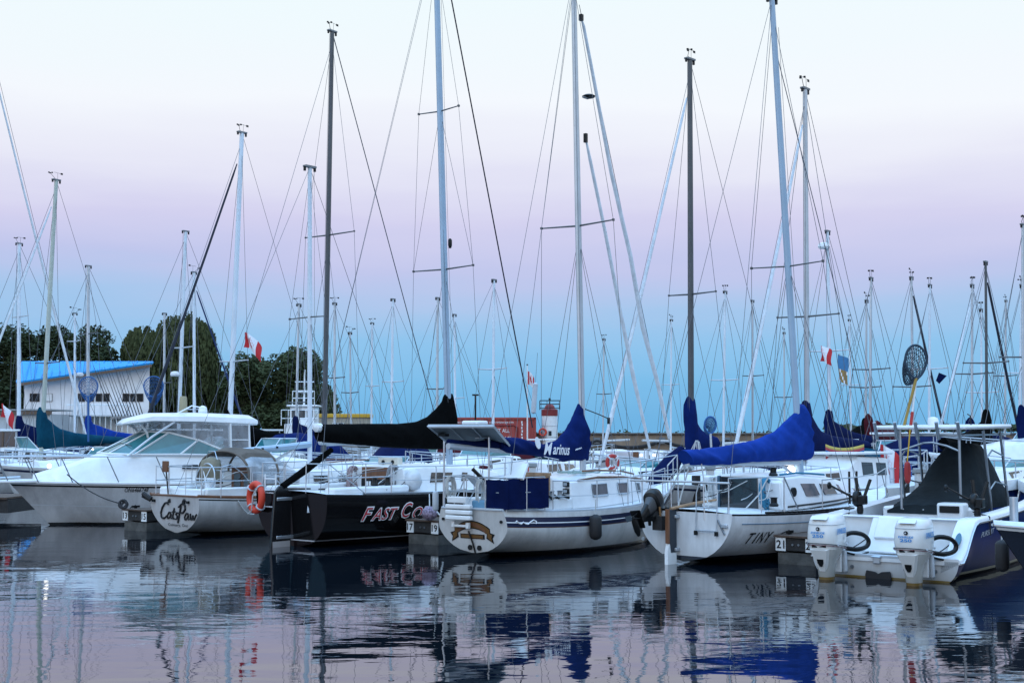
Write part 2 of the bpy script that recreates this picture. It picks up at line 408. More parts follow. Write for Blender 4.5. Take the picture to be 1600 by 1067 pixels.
def fold(x, z, sd):
    """canvas drape: diagonal creases that fan out, plus slack between the ties"""
    q = x * 1.7 + z * 2.6 + .6 * noise.noise(Vector((x * 1.1, z * 1.3, sd))); a = noise.noise(Vector((q * 1.6, sd * 2.3, z * .8))); b = noise.noise(Vector((x * 3.1 - z * 2.2, sd, 4.1)))
    return (1 - 2 * abs(a)) * .6 + .45 * b
def cover(root, top, bot, hw, m, n=30, name='sail_cover', wr=.03, seed=0, ties=0):
    A = resample(top, n); B = resample(bot, n); rings = []; nn = 28 if n > 25 else 18
    for i in range(n):
        mid = (A[i] + B[i]) / 2; hv = (A[i] - B[i]) / 2; t = i / (n - 1)
        w = hw(t) if callable(hw) else hw; ring = []; sl = .025 * wr / .05 * math.sin(t * 9 * math.pi) ** 2 if ties else 0
        for j in range(nn):
            a = 2 * math.pi * j / nn; c, s_ = math.cos(a), math.sin(a)
            yy = w * math.copysign(abs(s_) ** .8, s_) * (1 - .35 * max(0, c)); p = mid + hv * c + Vector((0, yy, 0))
            f = fold(p.x, p.z, seed + (1.7 if s_ > 0 else 0)); p += Vector((f * wr * .3, math.copysign(1, s_) * f * wr * abs(s_), f * wr * .22 - sl * max(0, -c))); ring.append(p)
        rings.append(ring)
    mb = MB(); mb.loft(rings, m); o = mb.build(name, root, smooth=60)
    if ties:
        mb = MB()
        for k in range(1, ties + 1):
            i = int((n - 1) * .72 * k / (ties + 1)); mb.tube([p + (p - (A[i] + B[i]) / 2).normalized() * .006 for p in rings[i]], .009, m, n=5, closed=True)
        mb.build('tie', o)
    return o
def spline(pts, k=6):
    pts = [Vector(p) for p in pts]; P_ = [pts[0] * 2 - pts[1]] + pts + [pts[-1] * 2 - pts[-2]]; out = []
    for i in range(1, len(P_) - 2):
        a, b, c, d = P_[i - 1:i + 3]
        for j in range(k):
            t = j / k; out.append(.5 * (2 * b + (c - a) * t + (2 * a - 5 * b + 4 * c - d) * t * t + (3 * b - a - 3 * c + d) * t ** 3))
    return out + [pts[-1]]
def railing(root, name, posts, heights, rails, r=.013, m=STEEL):
    """posts: list of base points; rails: fractions of height joined from post to post"""
    mb = MB(); tops = []
    for p, h in zip(posts, heights):
        mb.tube([p, Vector(p) + Vector((0, 0, h))], r, m, n=6)
    for f in rails:
        mb.tube([Vector(p) + Vector((0, 0, h * f)) for p, h in zip(posts, heights)], r if f == 1 else r * .6, m, n=6)
    return mb.build(name, root)
def ring_torus(mb, c, R_, r, e1, e2, m, n=28, k=10):
    mb.tube(arc(c, R_, 0, 2 * math.pi * (n - 1) / n, n - 1, e1, e2), r, m, n=k, closed=True)
# ------------------------------------------------------------------ the setting: water, land
def water_mat():
    m = bpy.data.materials.new('harbour_water'); m.use_nodes = True; n = m.node_tree; p = n.nodes['Principled BSDF']
    p.inputs['Base Color'].default_value = (.003, .006, .010, 1); p.inputs['Roughness'].default_value = .012
    p.inputs['IOR'].default_value = 1.75; p.inputs['Specular IOR Level'].default_value = .5
    t = n.nodes.new('ShaderNodeTexCoord')
    def nz(sx_, sy_, det, dist=0., off=(0, 0, 0)):
        mpn = n.nodes.new('ShaderNodeMapping'); mpn.inputs['Scale'].default_value = (sx_, sy_, 1); mpn.inputs['Location'].default_value = off
        q = n.nodes.new('ShaderNodeTexNoise'); q.inputs['Scale'].default_value = 1; q.inputs['Detail'].default_value = det; q.inputs['Roughness'].default_value = .5; q.inputs['Distortion'].default_value = dist
        n.links.new(t.outputs['Object'], mpn.inputs[0]); n.links.new(mpn.outputs[0], q.inputs[0]); return q.outputs[0]
    def math_(op, a, b):
        x = n.nodes.new('ShaderNodeMath'); x.operation = op
        for i, q in enumerate((a, b)):
            if isinstance(q, (int, float)): x.inputs[i].default_value = q
            else: n.links.new(q, x.inputs[i])
        return x.outputs[0]
    swell = nz(.45, .9, 1.5, .4); mid = nz(1.5, 3.4, 2, .6, (5, 3, 0)); fine = nz(5, 13, 2, .3, (1, 9, 0))
    patch = nz(.10, .22, 2, .5, (3, 1, 0))
    mr = n.nodes.new('ShaderNodeMapRange'); mr.inputs[1].default_value = .42; mr.inputs[2].default_value = .62; mr.inputs[3].default_value = .38; mr.inputs[4].default_value = 1.
    n.links.new(patch, mr.inputs[0])
    h = math_('ADD', math_('MULTIPLY', swell, .009), math_('MULTIPLY', math_('MULTIPLY', mid, .0048), mr.outputs[0]))
    h = math_('ADD', h, math_('MULTIPLY', math_('MULTIPLY', fine, .00055), mr.outputs[0]))
    b = n.nodes.new('ShaderNodeBump'); b.inputs['Strength'].default_value = 1; b.inputs['Distance'].default_value = 1.0
    n.links.new(h, b.inputs['Height']); n.links.new(b.outputs[0], p.inputs['Normal'])
    return m
mb = MB(); mb.add([(-2500, -60, 0), (2500, -60, 0), (2500, 6000, 0), (-2500, 6000, 0)], [(0, 1, 2, 3)], water_mat())
w_ = mb.build('water', smooth=0); w_['kind'] = 'structure'

SOIL = mat('earth_and_grass', (.05, .055, .03), .95, var=.5, scale=.4, bump=.6, bscale=3)
mb = MB()       # shore on the left, level with the quay, running back to the trees
o_ = [(-200, 96), (-14, 92), (0, 94), (6, 101), (9, 104), (9, 116), (-6, 130), (-6, 210), (-200, 260)]
mb.prism(o_, lambda u, v, w: Vector((u, v, w - 1)), 2.2, SOIL); g_ = mb.build('ground', smooth=0); g_['kind'] = 'structure'
mb = MB()       # low far shore on the right
o_ = [(60, 330), (110, 300), (260, 300), (420, 380), (420, 420), (60, 380)]
mb.prism(o_, lambda u, v, w: Vector((u, v, w - 1)), 1.8, SOIL); g_ = mb.build('terrain', smooth=0); g_['kind'] = 'structure'

# ------------------------------------------------------------------ breakwater, quay wall, lighthouse, container
CONC = mat('weathered_concrete', (.27, .205, .15), .9, var=.35, scale=1.2, bump=.4, bscale=8, streak=True)
WCONC = mat('white_painted_wall', (.62, .60, .64), .8, var=.2, scale=.9, streak=True)
bw = thing('breakwater', (1.6, 103, 0), 0, 'long brown concrete breakwater hung with a dark swagged chain, behind the white quay wall', 'breakwater')
mb = MB(); mb.box((44, 4, .5), (88, 8, 3.5), CONC); mb.box((44, 4.0, 2.3), (88.4, 8.4, .14), mat('concrete_cap', (.12, .10, .085), .9, var=.3)); mb.build('wall', bw, bevel=.05)
mb = MB(); mb.box((44, -.25, -.1), (88.2, .4, 1.0), mat('wet_timber_fender', (.02, .02, .02), .8)); mb.build('timber_fender', bw)
mb = MB(); x_ = 0
while x_ < 83: mb.tube(sag((x_, -.3, 1.75), (x_ + 5.2, -.3, 1.75), .55, 10), .13, RUBBER, n=6); mb.box((x_, -.2, 1.75), (.5, .3, .5), DSTEEL); x_ += 5.2
mb.build('chain', bw)
qw = thing('quay_wall', (-2, 80, 0), 0, 'low white painted quay wall standing in the water below the brown breakwater', 'quay wall')
mb = MB(); mb.box((22, 1.2, .3), (44, 2.4, 1.9), WCONC); mb.build('wall', qw, bevel=.06)
mb = MB()
for i in range(11): mb.box((1.5 + i * 4.1, -.08, .55), (.34, .2, 1.3), WOOD if i % 3 else RED)
mb.build('fender_post', qw)
mb = MB(); mb.box((22, -.12, .12), (43.9, .2, .24), RUBBER); mb.build('rubbing_strip', qw)

lh = thing('lighthouse', (P(859, 690, 101).x, 101, 1.3), 0, 'small round white lighthouse with a dark red top and a railed gallery on the pier', 'lighthouse'); lh.scale = (.78, .78, .80)
DRED = mat('dark_red_paint', (.20, .018, .018), .55)
mb = MB(); mb.lathe([(.82, -.2), (.78, 3.0)], WHITE, 24); mb.lathe([(.84, .9), (.84, .95)], LGREY, 24); mb.lathe([(.82, 2.0), (.82, 2.04)], LGREY, 24); mb.box((0, -.80, 1.3), (.3, .1, .45), GLASS); mb.build('tower', lh)
mb = MB(); mb.lathe([(.82, 3.0), (.82, 3.60), (.72, 3.66), (.55, 3.68), (.48, 3.95), (.30, 4.12), (.14, 4.18)], DRED, 24); mb.build('lantern_room', lh)
mb = MB(); mb.tube([(0, 0, 4.1), (0, 0, 4.75)], .06, BLACK); mb.lathe([(.11, 4.45), (.11, 4.75)], BLACK, 10); mb.build('lantern', lh)
mb = MB()
for z_ in (3.75, 4.15, 4.5): mb.tube([(1.0 * sx2, 1.0 * sy2, z_) for sx2, sy2 in ((-1, -1), (1, -1), (1, 1), (-1, 1))], .026, BLACK, n=5, closed=True)
for sx2, sy2 in ((-1, -1), (1, -1), (1, 1), (-1, 1), (0, -1), (-.3, -1)): mb.tube([(1.0 * sx2, 1.0 * sy2, 3.6), (1.0 * sx2, 1.0 * sy2, 4.5)], .026, BLACK, n=5)
mb.build('gallery_railing', lh)
lr = MB(); ring_torus(lr, P(848, 675, 100.3), .26, .08, (1, 0, 0), (0, 0, 1), ORANGE, 18, 8)
tag(lr.build('life_ring'), 'tiny orange life ring hung on the side of the white lighthouse', 'life ring')

cr = thing('shipping_container', (P(704, 690, 100).x, 100, 1.2), 0, 'rust red shipping container with white lettering, standing on the pier left of the lighthouse', 'container')
RUST = mat('red_container_paint', (.38, .06, .05), .6, var=.3, scale=.8, streak=True)
lx, hz = 6.6, 2.35
mb = MB(); pts = []; n_ = 44
for i in range(n_ + 1):
    x = lx * i / n_; pts.append((x, -.04 if i % 4 in (0, 1) else .03))
rings = [[Vector((x, y, z)) for x, y in pts] + [Vector((lx, 2.4, z)), Vector((0, 2.4, z))] for z in (.0, hz)]
mb.loft(rings, RUST); mb.build('body', cr, smooth=0)
mb = MB()
for z in (.06, hz - .05): mb.box((lx / 2, -.03, z), (lx + .05, .14, .14), RUST)
for x in (0, lx): mb.box((x, -.03, hz / 2), (.14, .14, hz), RUST)
mb.build('frame', cr)
mb = MB()
fnc = lambda ox, oz: (lambda u, v: Vector((ox + u, -.055, oz + v)))
add_text(mb, 'www.rentstorage.com', fnc(.2, 1.86), WHITEINK, width=2.1, height=.2); add_text(mb, 'www.rentstorage.com', fnc(3.0, 1.86), WHITEINK, width=1.9, height=.2)
add_text(mb, 'RENT IT ALL', fnc(.2, 1.2), WHITEINK, width=2.1, height=.34); add_text(mb, 'PUT ALL', fnc(3.3, 1.2), WHITEINK, width=1.3, height=.30); add_text(mb, 'BIKE', fnc(3.5, .6), WHITEINK, width=1.2, height=.28)
mb.build('lettering', cr, smooth=0)
mb = MB(); mb.tube([(3.1, -.06, .3), (3.1, -.06, 1.6), (3.3, -.06, 1.75), (4.9, -.06, 1.75), (5.2, -.06, 1.6), (5.2, -.06, .8), (4.8, -.06, .3)], .05, DRED, n=4); mb.build('logo_outline', cr)
mb = MB()
for i, z in enumerate((.5, .8, 1.05, 1.3, 1.55, 1.8, 2.0)): mb.box((5.55 + .03 * (i % 2), -.055, z), (.1, .02, .17), WHITEINK)
mb.build('stencil_marks', cr)

# ------------------------------------------------------------------ buildings on the shore
SIDING = mat('white_cladding', (.80, .80, .82), .7, var=.12, scale=.8)
OPENING = mat('dark_opening', (.012, .012, .014), .6, spec=.2)
ROOFB = mat('bright_blue_metal_roof', (.004, .27, .62), .7, var=.12, scale=.6)
TRIM = mat('brown_fascia', (.13, .085, .06), .7)
D0 = 108.
def q3(px, py, D=D0): return P(px, py, D)
bd = thing('boathouse', (q3(40, 660).x, D0, 1.2), 0, 'white lakeside clubhouse with a bright blue single-pitch roof under the trees', 'building')
lo = lambda p: LO(bd, p) - Vector((0, 0, 0))
def lw(px, py, D=D0): v = P(px, py, D); return Vector((v.x - bd.location.x, v.y - D0, v.z - 1.2))
a, b = lw(38, 606), lw(234, 575); xr_ = P(232, 568, D0 + 9.6).x - bd.location.x
mb = MB(); mb.prism([(a.x, -.3), (b.x, -.3), (b.x, b.z), (a.x, a.z)], lambda u, v, w: Vector((u + (w * (xr_ - b.x) / 9.6), w, v + .25 * (v > 2) + w * .06 * (v > 2))), 9, SIDING); mb.build('wall', bd, smooth=0)
mb = MB(); e0, e1 = lw(32, 601), lw(242, 571); xr = P(240, 568, D0 + 9.6).x - bd.location.x; xl = P(34, 568, D0 + 9.6).x - bd.location.x; zbk = P(240, 567, D0 + 9.6).z - 1.2
mb.quad((e0.x, -.9, e0.z + .05), (e1.x, -.9, e1.z + .05), (xr, 9.6, zbk), (xl, 9.6, zbk), .16, ROOFB)
for i in range(1, 16):
    u = i / 16; p0 = Vector((e0.x, -.9, e0.z + .23)).lerp(Vector((e1.x, -.9, e1.z + .23)), u); p1 = Vector((xl, 9.6, zbk + .18)).lerp(Vector((xr, 9.6, zbk + .18)), u); mb.tube([p0, p1], .04, ROOFB, n=4)
mb.build('roof', bd, smooth=0)
mb = MB(); mb.quad((e0.x, -.93, e0.z - .18), (e1.x, -.93, e1.z - .18), (e1.x, -.93, e1.z + .05), (e0.x, -.93, e0.z + .05), .06, TRIM); mb.build('fascia', bd, smooth=0)
for x0, x1 in ((47, 62), (72, 82), (122, 133), (136, 147), (150, 160), (162, 171), (192, 202), (204, 212), (214, 224)):
    p0, p1 = lw(x0, 627), lw(x1, 615); mb = MB(); mb.box(((p0.x + p1.x) / 2, -.02, (p0.z + p1.z) / 2), (p1.x - p0.x, .08, p1.z - p0.z), OPENING if x0 != 72 else WHITE); wv = mb.build('window', bd)
    mb = MB(); mb.tube([(p0.x, -.06, p0.z), (p1.x, -.06, p0.z), (p1.x, -.06, p1.z), (p0.x, -.06, p1.z)], .03, TRIM, n=4, closed=True); mb.build('frame', wv)
mb = MB(); p0 = lw(122, 650); mb.box((p0.x + 2.2, -1.0, p0.z), (5.2, 2.0, .12), LGREY)
for i in range(12): mb.tube([(p0.x - .3 + i * .46, -1.9, -.2), (p0.x - .3 + i * .46, -1.9, p0.z + .9)], .04, WHITE, n=4)
mb.tube([(p0.x - .3, -1.9, p0.z + .9), (p0.x + 4.8, -1.9, p0.z + .9)], .04, WHITE, n=4); mb.build('balcony', bd)
an = thing('lean_to_building', (P(-10, 665, 103).x, 101, 1.2), 0, 'low grey building with brown bands and dark glazing, left of the blue roofed clubhouse', 'building')
mb = MB(); ax = P(90, 665, 103).x - an.location.x; mb.box((ax / 2 - 4, 2.4, 1.2), (ax + 8, 4.4, 2.9), LGREY); mb.build('wall', an)
mb = MB(); mb.box((ax / 2 - 4, .1, 2.75), (ax + 8.3, .3, .28), TRIM); mb.box((ax / 2 - 4, .15, 1.35), (ax + 8.1, .2, .12), WHITE); mb.build('fascia', an)
mb = MB(); mb.box((ax / 2 - 4, .16, .62), (ax + 7.6, .12, 1.2), GLASS)
for i in range(9): mb.box((ax - 1.2 * i, .1, .62), (.12, .12, 1.25), TRIM)
mb.build('window', an)
mb = MB(); mb.box((ax / 2 - 4, 2.4, 2.98), (ax + 8.4, 5, .12), GREY); mb.build('roof', an)

pb = thing('portable_cabin', (P(486, 665, 104).x, 104, 1.2), 0, 'beige portable cabin with a yellow roof edge, right of the dark trees', 'cabin')
bx = P(574, 665, 104).x - pb.location.x
mb = MB(); mb.box((bx / 2, 1.5, 1.15), (bx, 3, 2.6), mat('beige_cladding', (.36, .33, .27), .7, var=.2)); mb.build('wall', pb)
mb = MB(); mb.box((bx / 2, 1.45, 2.56), (bx + .3, 3.2, .3), YELLOW); mb.build('roof', pb, bevel=.03)
for x0 in (520, 529): 
    p0 = P(x0, 655, 104).x - pb.location.x; mb = MB(); mb.box((p0 + .2, -.01, 1.65), (.38, .08, .62), GLASS); wv = mb.build('window', pb); mb = MB(); mb.tube([(p0, -.06, 1.33), (p0 + .4, -.06, 1.33), (p0 + .4, -.06, 1.97), (p0, -.06, 1.97)], .035, WHITE, n=4, closed=True); mb.build('frame', wv)
mb = MB(); mb.box((bx / 2, -.6, .45), (bx + 1, .1, 1.0), DOCKW); mb.build('skirt', pb)
sh_ = thing('shed', (P(352, 668, 102).x, 102, 1.2), 0, 'small white gabled shed in front of the willow, over the white cruiser roof', 'shed')
mb = MB(); sx_ = P(398, 668, 102).x - sh_.location.x; mb.prism([(0, -.2), (sx_, -.2), (sx_, .9), (sx_ * .35, 1.75), (0, 1.5)], lambda u, v, w: Vector((u, w, v)), 3, SIDING); mb.build('wall', sh_, smooth=0)
mb = MB(); mb.quad((sx_ * .3, -.3, 1.80), (sx_ + .3, -.3, .82), (sx_ + .3, 3.3, .82), (sx_ * .3, 3.3, 1.80), .1, WHITE); mb.build('roof', sh_, smooth=0)

tg = thing('tugboat', (P(468, 668, 92).x, 91, 0), 90, 'white work boat wheelhouse with railings and radar mast, in front of the right-hand tree', 'boat')
th = Hull(9, 3.6, 3.0, 1.3, 1.2, 1.9, -.2, .5, over=.6); mb = MB(); th.mesh(mb, hullmat('tug_hull', (.03, .03, .035), (.02, .02, .02)), ns=12, nr=4); mb.build('hull', tg)
mb = MB(); mb.box((3, 0, 2.1), (4, 2.2, 1.8), WHITE); mb.build('deckhouse', tg, bevel=.05)
mb = MB(); mb.box((3.2, 0, 3.6), (2.2, 1.8, 1.3), WHITE); mb.box((3.2, 0, 4.33), (2.7, 2.2, .14), WHITE); wh = mb.build('wheelhouse', tg, bevel=.04)
for i in range(3): mb = MB(); mb.box((2.09, -.55 + i * .55, 3.75), (.05, .42, .55), GLASS); mb.build('window', wh)
mb = MB()
for y in (-1.3, -.6, .1, .8, 1.3): mb.tube([(.9, y, 2.9), (.9, y, 4.0)], .03, WHITE, n=4)
for z in (3.4, 4.0): mb.tube([(.9, -1.3, z), (.9, 1.3, z)], .03, WHITE, n=4)
for z in (4.9, 5.4): mb.tube([(2.6, -.8, z), (2.6, .8, z)], .03, WHITE, n=4)
for y in (-.8, 0, .8): mb.tube([(2.6, y, 4.3), (2.6, y, 5.4)], .03, WHITE, n=4)
mb.build('railing', tg)
mb = MB(); mb.tube([(3, 0, 4.3), (3, 0, 7.0)], .06, WHITE, n=6); mb.tube([(3, -.7, 6.1), (3, .7, 6.1)], .04, WHITE, n=4); mb.box((3, 0, 5.4), (.3, 1.2, .16), WHITE); mb.lathe([(.22, 5.75), (.22, 5.95)], BLACK, 10, (3.2, .2, 0)); mb.build('radar_mast', tg)

# ------------------------------------------------------------------ trees
def leafmat(name, c):
    m = mat(name, c, .85, var=.55, scale=.55, spec=.2); return m
LEAF_D = leafmat('dark_leaves', (.036, .048, .020)); LEAF_W = leafmat('willow_leaves', (.068, .080, .032)); LEAF_G = leafmat('green_leaves', (.048, .062, .025)); BARK = mat('bark', (.035, .028, .022), .9, var=.4)
def tree(name, label, x0, x1, ytop, D, leaf, seed, willow=False, n=9000, ybase=655, blobs=9, low=.12):
    rnd = random.Random(seed); a = P(x0, ytop, D); b = P(x1, ytop, D); cx = (a.x + b.x) / 2; w = (b.x - a.x) / 2; H = a.z - 1.2
    t = thing(name, (cx, D, 1.2), 0, label, 'tree', 'trees on the shore')
    mb = MB(); mb.tube([(0, 0, -.3), (.1, 0, H * .25), (-.1, .1, H * .55), (0, 0, H * .8)], [.45, .36, .24, .08], BARK, n=8)
    bl = []
    for i in range(blobs):
        an = rnd.uniform(0, 2 * math.pi); rr = w * .62 * math.sqrt(rnd.random()); z = H * rnd.uniform(.28, .86)
        k = 1 - .55 * max(0, (z / H - .55) / .45)
        c = Vector((math.cos(an) * rr * 1.05 * k, math.sin(an) * rr * .8, z)); rad = w * rnd.uniform(.22, .46)
        if c.z + rad * .8 > H: c.z = H - rad * .8
        bl.append((c, rad)); mb.tube([(0, 0, H * .3), Vector((0, 0, H * .3)).lerp(c, .55) + Vector((0, 0, .3)), c], [.2, .12, .04], BARK, n=5)
    bl.append((Vector((0, 0, H - w * .45)), w * .48))
    for i in range(5): bl.append((Vector((w * (-.7 + .35 * i), rnd.uniform(-.3, .3) * w, H * rnd.uniform(.2, .36))), w * rnd.uniform(.28, .36)))
    mb.build('trunk', t)
    cm = MB(); vs = []; fs = []
    tot = sum(r ** 2 for _, r in bl)
    for c, r in bl:
        if willow:
            for k in range(int(n * .13 * r * r / tot)):
                d = Vector((rnd.gauss(0, 1), rnd.gauss(0, 1), abs(rnd.gauss(0, .9)))).normalized(); rk = r * (1 + .35 * noise.noise(d * 2.1 + c)); p = c + Vector((d.x * rk, d.y * rk, d.z * rk * .85)); L = rnd.uniform(.5, 1) * min(p.z - .3, H * .5)
                st = int(L / .3) + 1
                for q in range(st):
                    s0 = .16 + .12 * rnd.random(); off = Vector((d.x, d.y, 0)) * (.25 * math.sqrt(q * .3)); pp = p + off + Vector((rnd.uniform(-.12, .12), rnd.uniform(-.12, .12), -q * .3)); an = rnd.uniform(0, 6.28)
                    e = Vector((math.cos(an), math.sin(an), 0)) * s0; dn = Vector((rnd.uniform(-.1, .1), 0, -.42)); i0 = len(vs); vs += [pp - e * .5, pp + e * .5, pp + dn + e * .25, pp + dn - e * .25]; fs.append((i0, i0 + 1, i0 + 2, i0 + 3))
        else:
            for k in range(int(n * r * r / tot)):
                d = Vector((rnd.gauss(0, 1), rnd.gauss(0, 1), rnd.gauss(0, 1))).normalized(); rad = r * (1 - .55 * rnd.random() ** 2) * (1 + .30 * noise.noise(d * 2.3 + c)) * (1.06 if rnd.random() < .12 else 1)
                p = c + Vector((d.x * rad, d.y * rad, d.z * rad * .85)); s0 = rnd.uniform(.13, .27)
                u = Vector((rnd.gauss(0, 1), rnd.gauss(0, 1), rnd.gauss(0, .6))).normalized(); v = u.orthogonal().normalized(); i0 = len(vs)
                vs += [p - u * s0, p + v * s0 * .5, p + u * s0, p - v * s0 * .5]; fs.append((i0, i0 + 1, i0 + 2, i0 + 3))
    cm.add(vs, fs, leaf); me = bpy.data.meshes.new('crown'); me.from_pydata([tuple(p) for p in cm.v], [], cm.f); me.materials.append(leaf); o = bpy.data.objects.new('crown', me); COL.objects.link(o); o.parent = t
    return t
tree('broadleaf_tree', 'dark broadleaf tree at the left edge behind the blue roof', -50, 88, 504, 132, LEAF_D, 1, n=13000, blobs=14)
tree('broadleaf_tree', 'dark broadleaf tree rising over the middle of the blue roof', 30, 146, 506, 136, LEAF_D, 11, n=12000, blobs=14)
tree('broadleaf_tree', 'dark broadleaf tree between the blue roof and the willow', 92, 204, 508, 130, LEAF_D, 2, n=12000, blobs=14)
tree('willow_tree', 'big drooping willow, the tallest tree on the shore', 212, 366, 486, 128, LEAF_W, 3, willow=True, n=34000, blobs=18)
tree('willow_tree', 'smaller willow at the left shoulder of the big willow', 172, 274, 510, 131, LEAF_W, 13, willow=True, n=20000, blobs=10)
tree('broadleaf_tree', 'green tree just right of the big willow under the flag', 325, 440, 550, 124, LEAF_G, 4, n=11000, blobs=13)
tree('broadleaf_tree', 'green tree behind the two tall grey masts, rightmost on the shore', 392, 536, 543, 122, LEAF_G, 5, n=15000, blobs=16)
def bushes(name, label, x0, x1, yb, yt, D, n, leaf, seed, size=.35, pw=.5):
    rnd = random.Random(seed); cm = MB(); vs = []; fs = []
    for i in range(n):
        px = rnd.uniform(x0, x1); k = .55 + .45 * noise.noise(Vector((px * .06, seed, 0))) + .3 * noise.noise(Vector((px * .2, seed, 3))); py = yb + (yt - yb) * k * rnd.random() ** pw; p = P(px, py, D + rnd.uniform(0, 8 if pw < 1 else .6)); s0 = size * rnd.uniform(.5, 1.2)
        u = Vector((rnd.gauss(0, 1), rnd.gauss(0, 1), rnd.gauss(0, .7))).normalized(); v = u.orthogonal().normalized(); i0 = len(vs); vs += [p - u * s0, p + v * s0 * .6, p + u * s0, p - v * s0 * .6]; fs.append((i0, i0 + 1, i0 + 2, i0 + 3))
    cm.add(vs, fs, leaf); o = cm.build(name, smooth=0); return tag(o, label, 'undergrowth', kind='stuff')
bushes('undergrowth', 'dark undergrowth filling the foot of the trees along the shore', -60, 522, 668, 560, 128, 16000, LEAF_D, 3)
bushes('treeline', 'far low treeline on the horizon at the right', 1290, 1640, 674, 660, 305, 1800, LEAF_G, 8, size=.9)
bushes('scrub', 'low scrub growing along the top of the brown breakwater', 835, 1300, 679, 668, 102.9, 420, LEAF_D, 5, size=.16, pw=2.2)

# ------------------------------------------------------------------ docks
def finger(px, D, w, L, head, left, right, label):
    p = P(px, 700, D); t = thing('finger_dock', (p.x, D, 0), head, label, 'dock', 'finger docks between the boats')
    mb = MB(); mb.box((L / 2, 0, .36), (L, w, .24), DOCKW); mb.build('upper_beam', t, bevel=.015)
    mb = MB(); mb.box((L / 2 + .02, 0, .08), (L, w - .04, .26), mat('grey_weathered_plank', (.085, .085, .08), .9, var=.6, scale=3, bump=.6, bscale=18)); mb.build('lower_beam', t, bevel=.015)
    mb = MB(); k = int(L / .15)
    for i in range(k): mb.box((.03 + i * .15, 0, .505), (.138, w + .06, .04), DOCKT)
    mb.build('deck_boards', t, bevel=.006)
    for s_, y in ((left, w / 2 - .1), (right, -w / 2 + .1)):
        mb = MB(); mb.box((-.008, y, .36), (.014, .20, .24), PLATE); pl = mb.build('number_plate', t)
        mb = MB(); vs, fs = text_mesh(s_, None, .15, 0, .02); ww = max(v[0] for v in vs)
        mb.add([Vector((-.019, y + ww / 2 - u, .285 + v)) for u, v in vs], fs, INK); mb.build('number', pl, smooth=0)
    mb = MB()
    for x in (.25,):
        for y in (w / 2 - .15, ): mb.box((x, y, .57), (.22, .05, .05), BLACK); mb.box((x, y, .54), (.06, .05, .06), BLACK)
    mb.build('cleat', t)
    mb = MB(); mb.tube(spline([(.25, w / 2 - .15, .60), (.2, w / 2 + .02, .5), (.5, w / 2 + .06, .3), (1.0, w / 2 + .05, .42)], 5), .014, ROPEB, n=5); mb.build('dock_line', t)
    for y in (-.06, .06): mb = MB(); mb.lathe([(.022, -.01), (.022, .01)], DSTEEL, 8, (-.008, y, .36), 'X'); mb.build('bolt', t)
    mb = MB(); mb.tube([(L * .8, w / 2 - .05, -.6), (L * .8, w / 2 - .05, .6)], .08, DSTEEL); mb.build('pile', t)
    return t
finger(213, 31.6, .95, 2.0, 52, '13', '15', 'short wooden finger dock numbered 13 and 15 beside the white cruiser bow')
finger(661, 27.8, .92, 7.0, 51, '17', '19', 'wooden finger dock numbered 17 and 19 between the black yacht and the blue striped yacht')
finger(1241, 23.5, .80, 6.0, 50, '21', '23', 'wooden finger dock numbered 21, left of the white outboards')
def dock(a, b, w, z, label):
    a = Vector((*a, 0)); b = Vector((*b, 0)); L = (b - a).length; h = math.degrees(math.atan2(b.y - a.y, b.x - a.x)); t = thing('walkway_dock', a, h, label, 'dock', 'walkway docks')
    mb = MB(); mb.box((L / 2, 0, z - .22), (L, w - .1, .36), DOCKW); mb.build('beam', t)
    mb = MB(); n_ = int(L / .3)
    for i in range(n_): mb.box((.15 + i * .3, 0, z), (.285, w, .05), DOCKT)
    mb.build('deck_boards', t)
    x = .8
    while x < L:
        mb = MB(); mb.tube([(x, w / 2 + .12, -.6), (x, w / 2 + .12, z + .75)], .12, DOCKW, n=10); x += 5.5; mb.build('pile', t)
    return t
dock((-1, 36.8), (18.5, 25.1), 1.8, .5, 'weathered wooden walkway dock at the bows of the front row of boats')
dock((-22, 36.6), (-13.6, 36.0), 2.2, .62, 'dark wooden dock at the left edge behind the white cruiser bow')
dock((-30, 66), (34, 46), 2.0, .5, 'wooden walkway dock between the rows of boats further back')
# ------------------------------------------------------------------ the front row
H_WHITE = hullmat('white_hull', (.60, .60, .59), (.012, .012, .014), boot=(.03, .03, .035), z0=.07, z1=.10)
H_WHITE2 = hullmat('bright_white_hull', (.72, .74, .76), (.014, .018, .022), boot=(.014, .018, .03), z0=.10, z1=.15)
H_BLACK = hullmat('black_hull', (.007, .007, .008), (.012, .008, .009), boot=(.45, .45, .47), z0=.12, z1=.145, rough=.1, scum=.0, coat=0, spec=.3)
H_NAVY = hullmat('navy_hull', (.008, .024, .115), (.01, .01, .012), boot=(.35, .33, .25), z0=.05, z1=.10, rough=.3, scum=.3, coat=0, spec=.06)
H_GREYW = hullmat('warm_grey_hull', (.52, .52, .52), (.012, .012, .013), boot=(.02, .02, .02), z0=.05, z1=.08, scum=.8)
NAVYP = mat('navy_stripe_paint', (.006, .011, .042), .3, var=.05); BROWNP = mat('brown_stripe_paint', (.09, .04, .025), .3, var=.05)
def fender(name, p, r, L, m, label, rope=.3):
    t = thing(name, p, 0, label, 'fender')
    mb = MB(); mb.lathe([(r * .25, -L / 2 - r * .35), (r * .75, -L / 2 - r * .1), (r, -L / 2 + r * .3), (r, L / 2 - r * .3), (r * .75, L / 2 + r * .1), (r * .25, L / 2 + r * .35)], m, 16); mb.build('body', t, smooth=60)
    mb = MB(); mb.tube([(0, 0, L / 2 + r * .3), (0, 0, L / 2 + r * .3 + rope)], .012, WIREL, n=5); mb.build('rope', t); return t
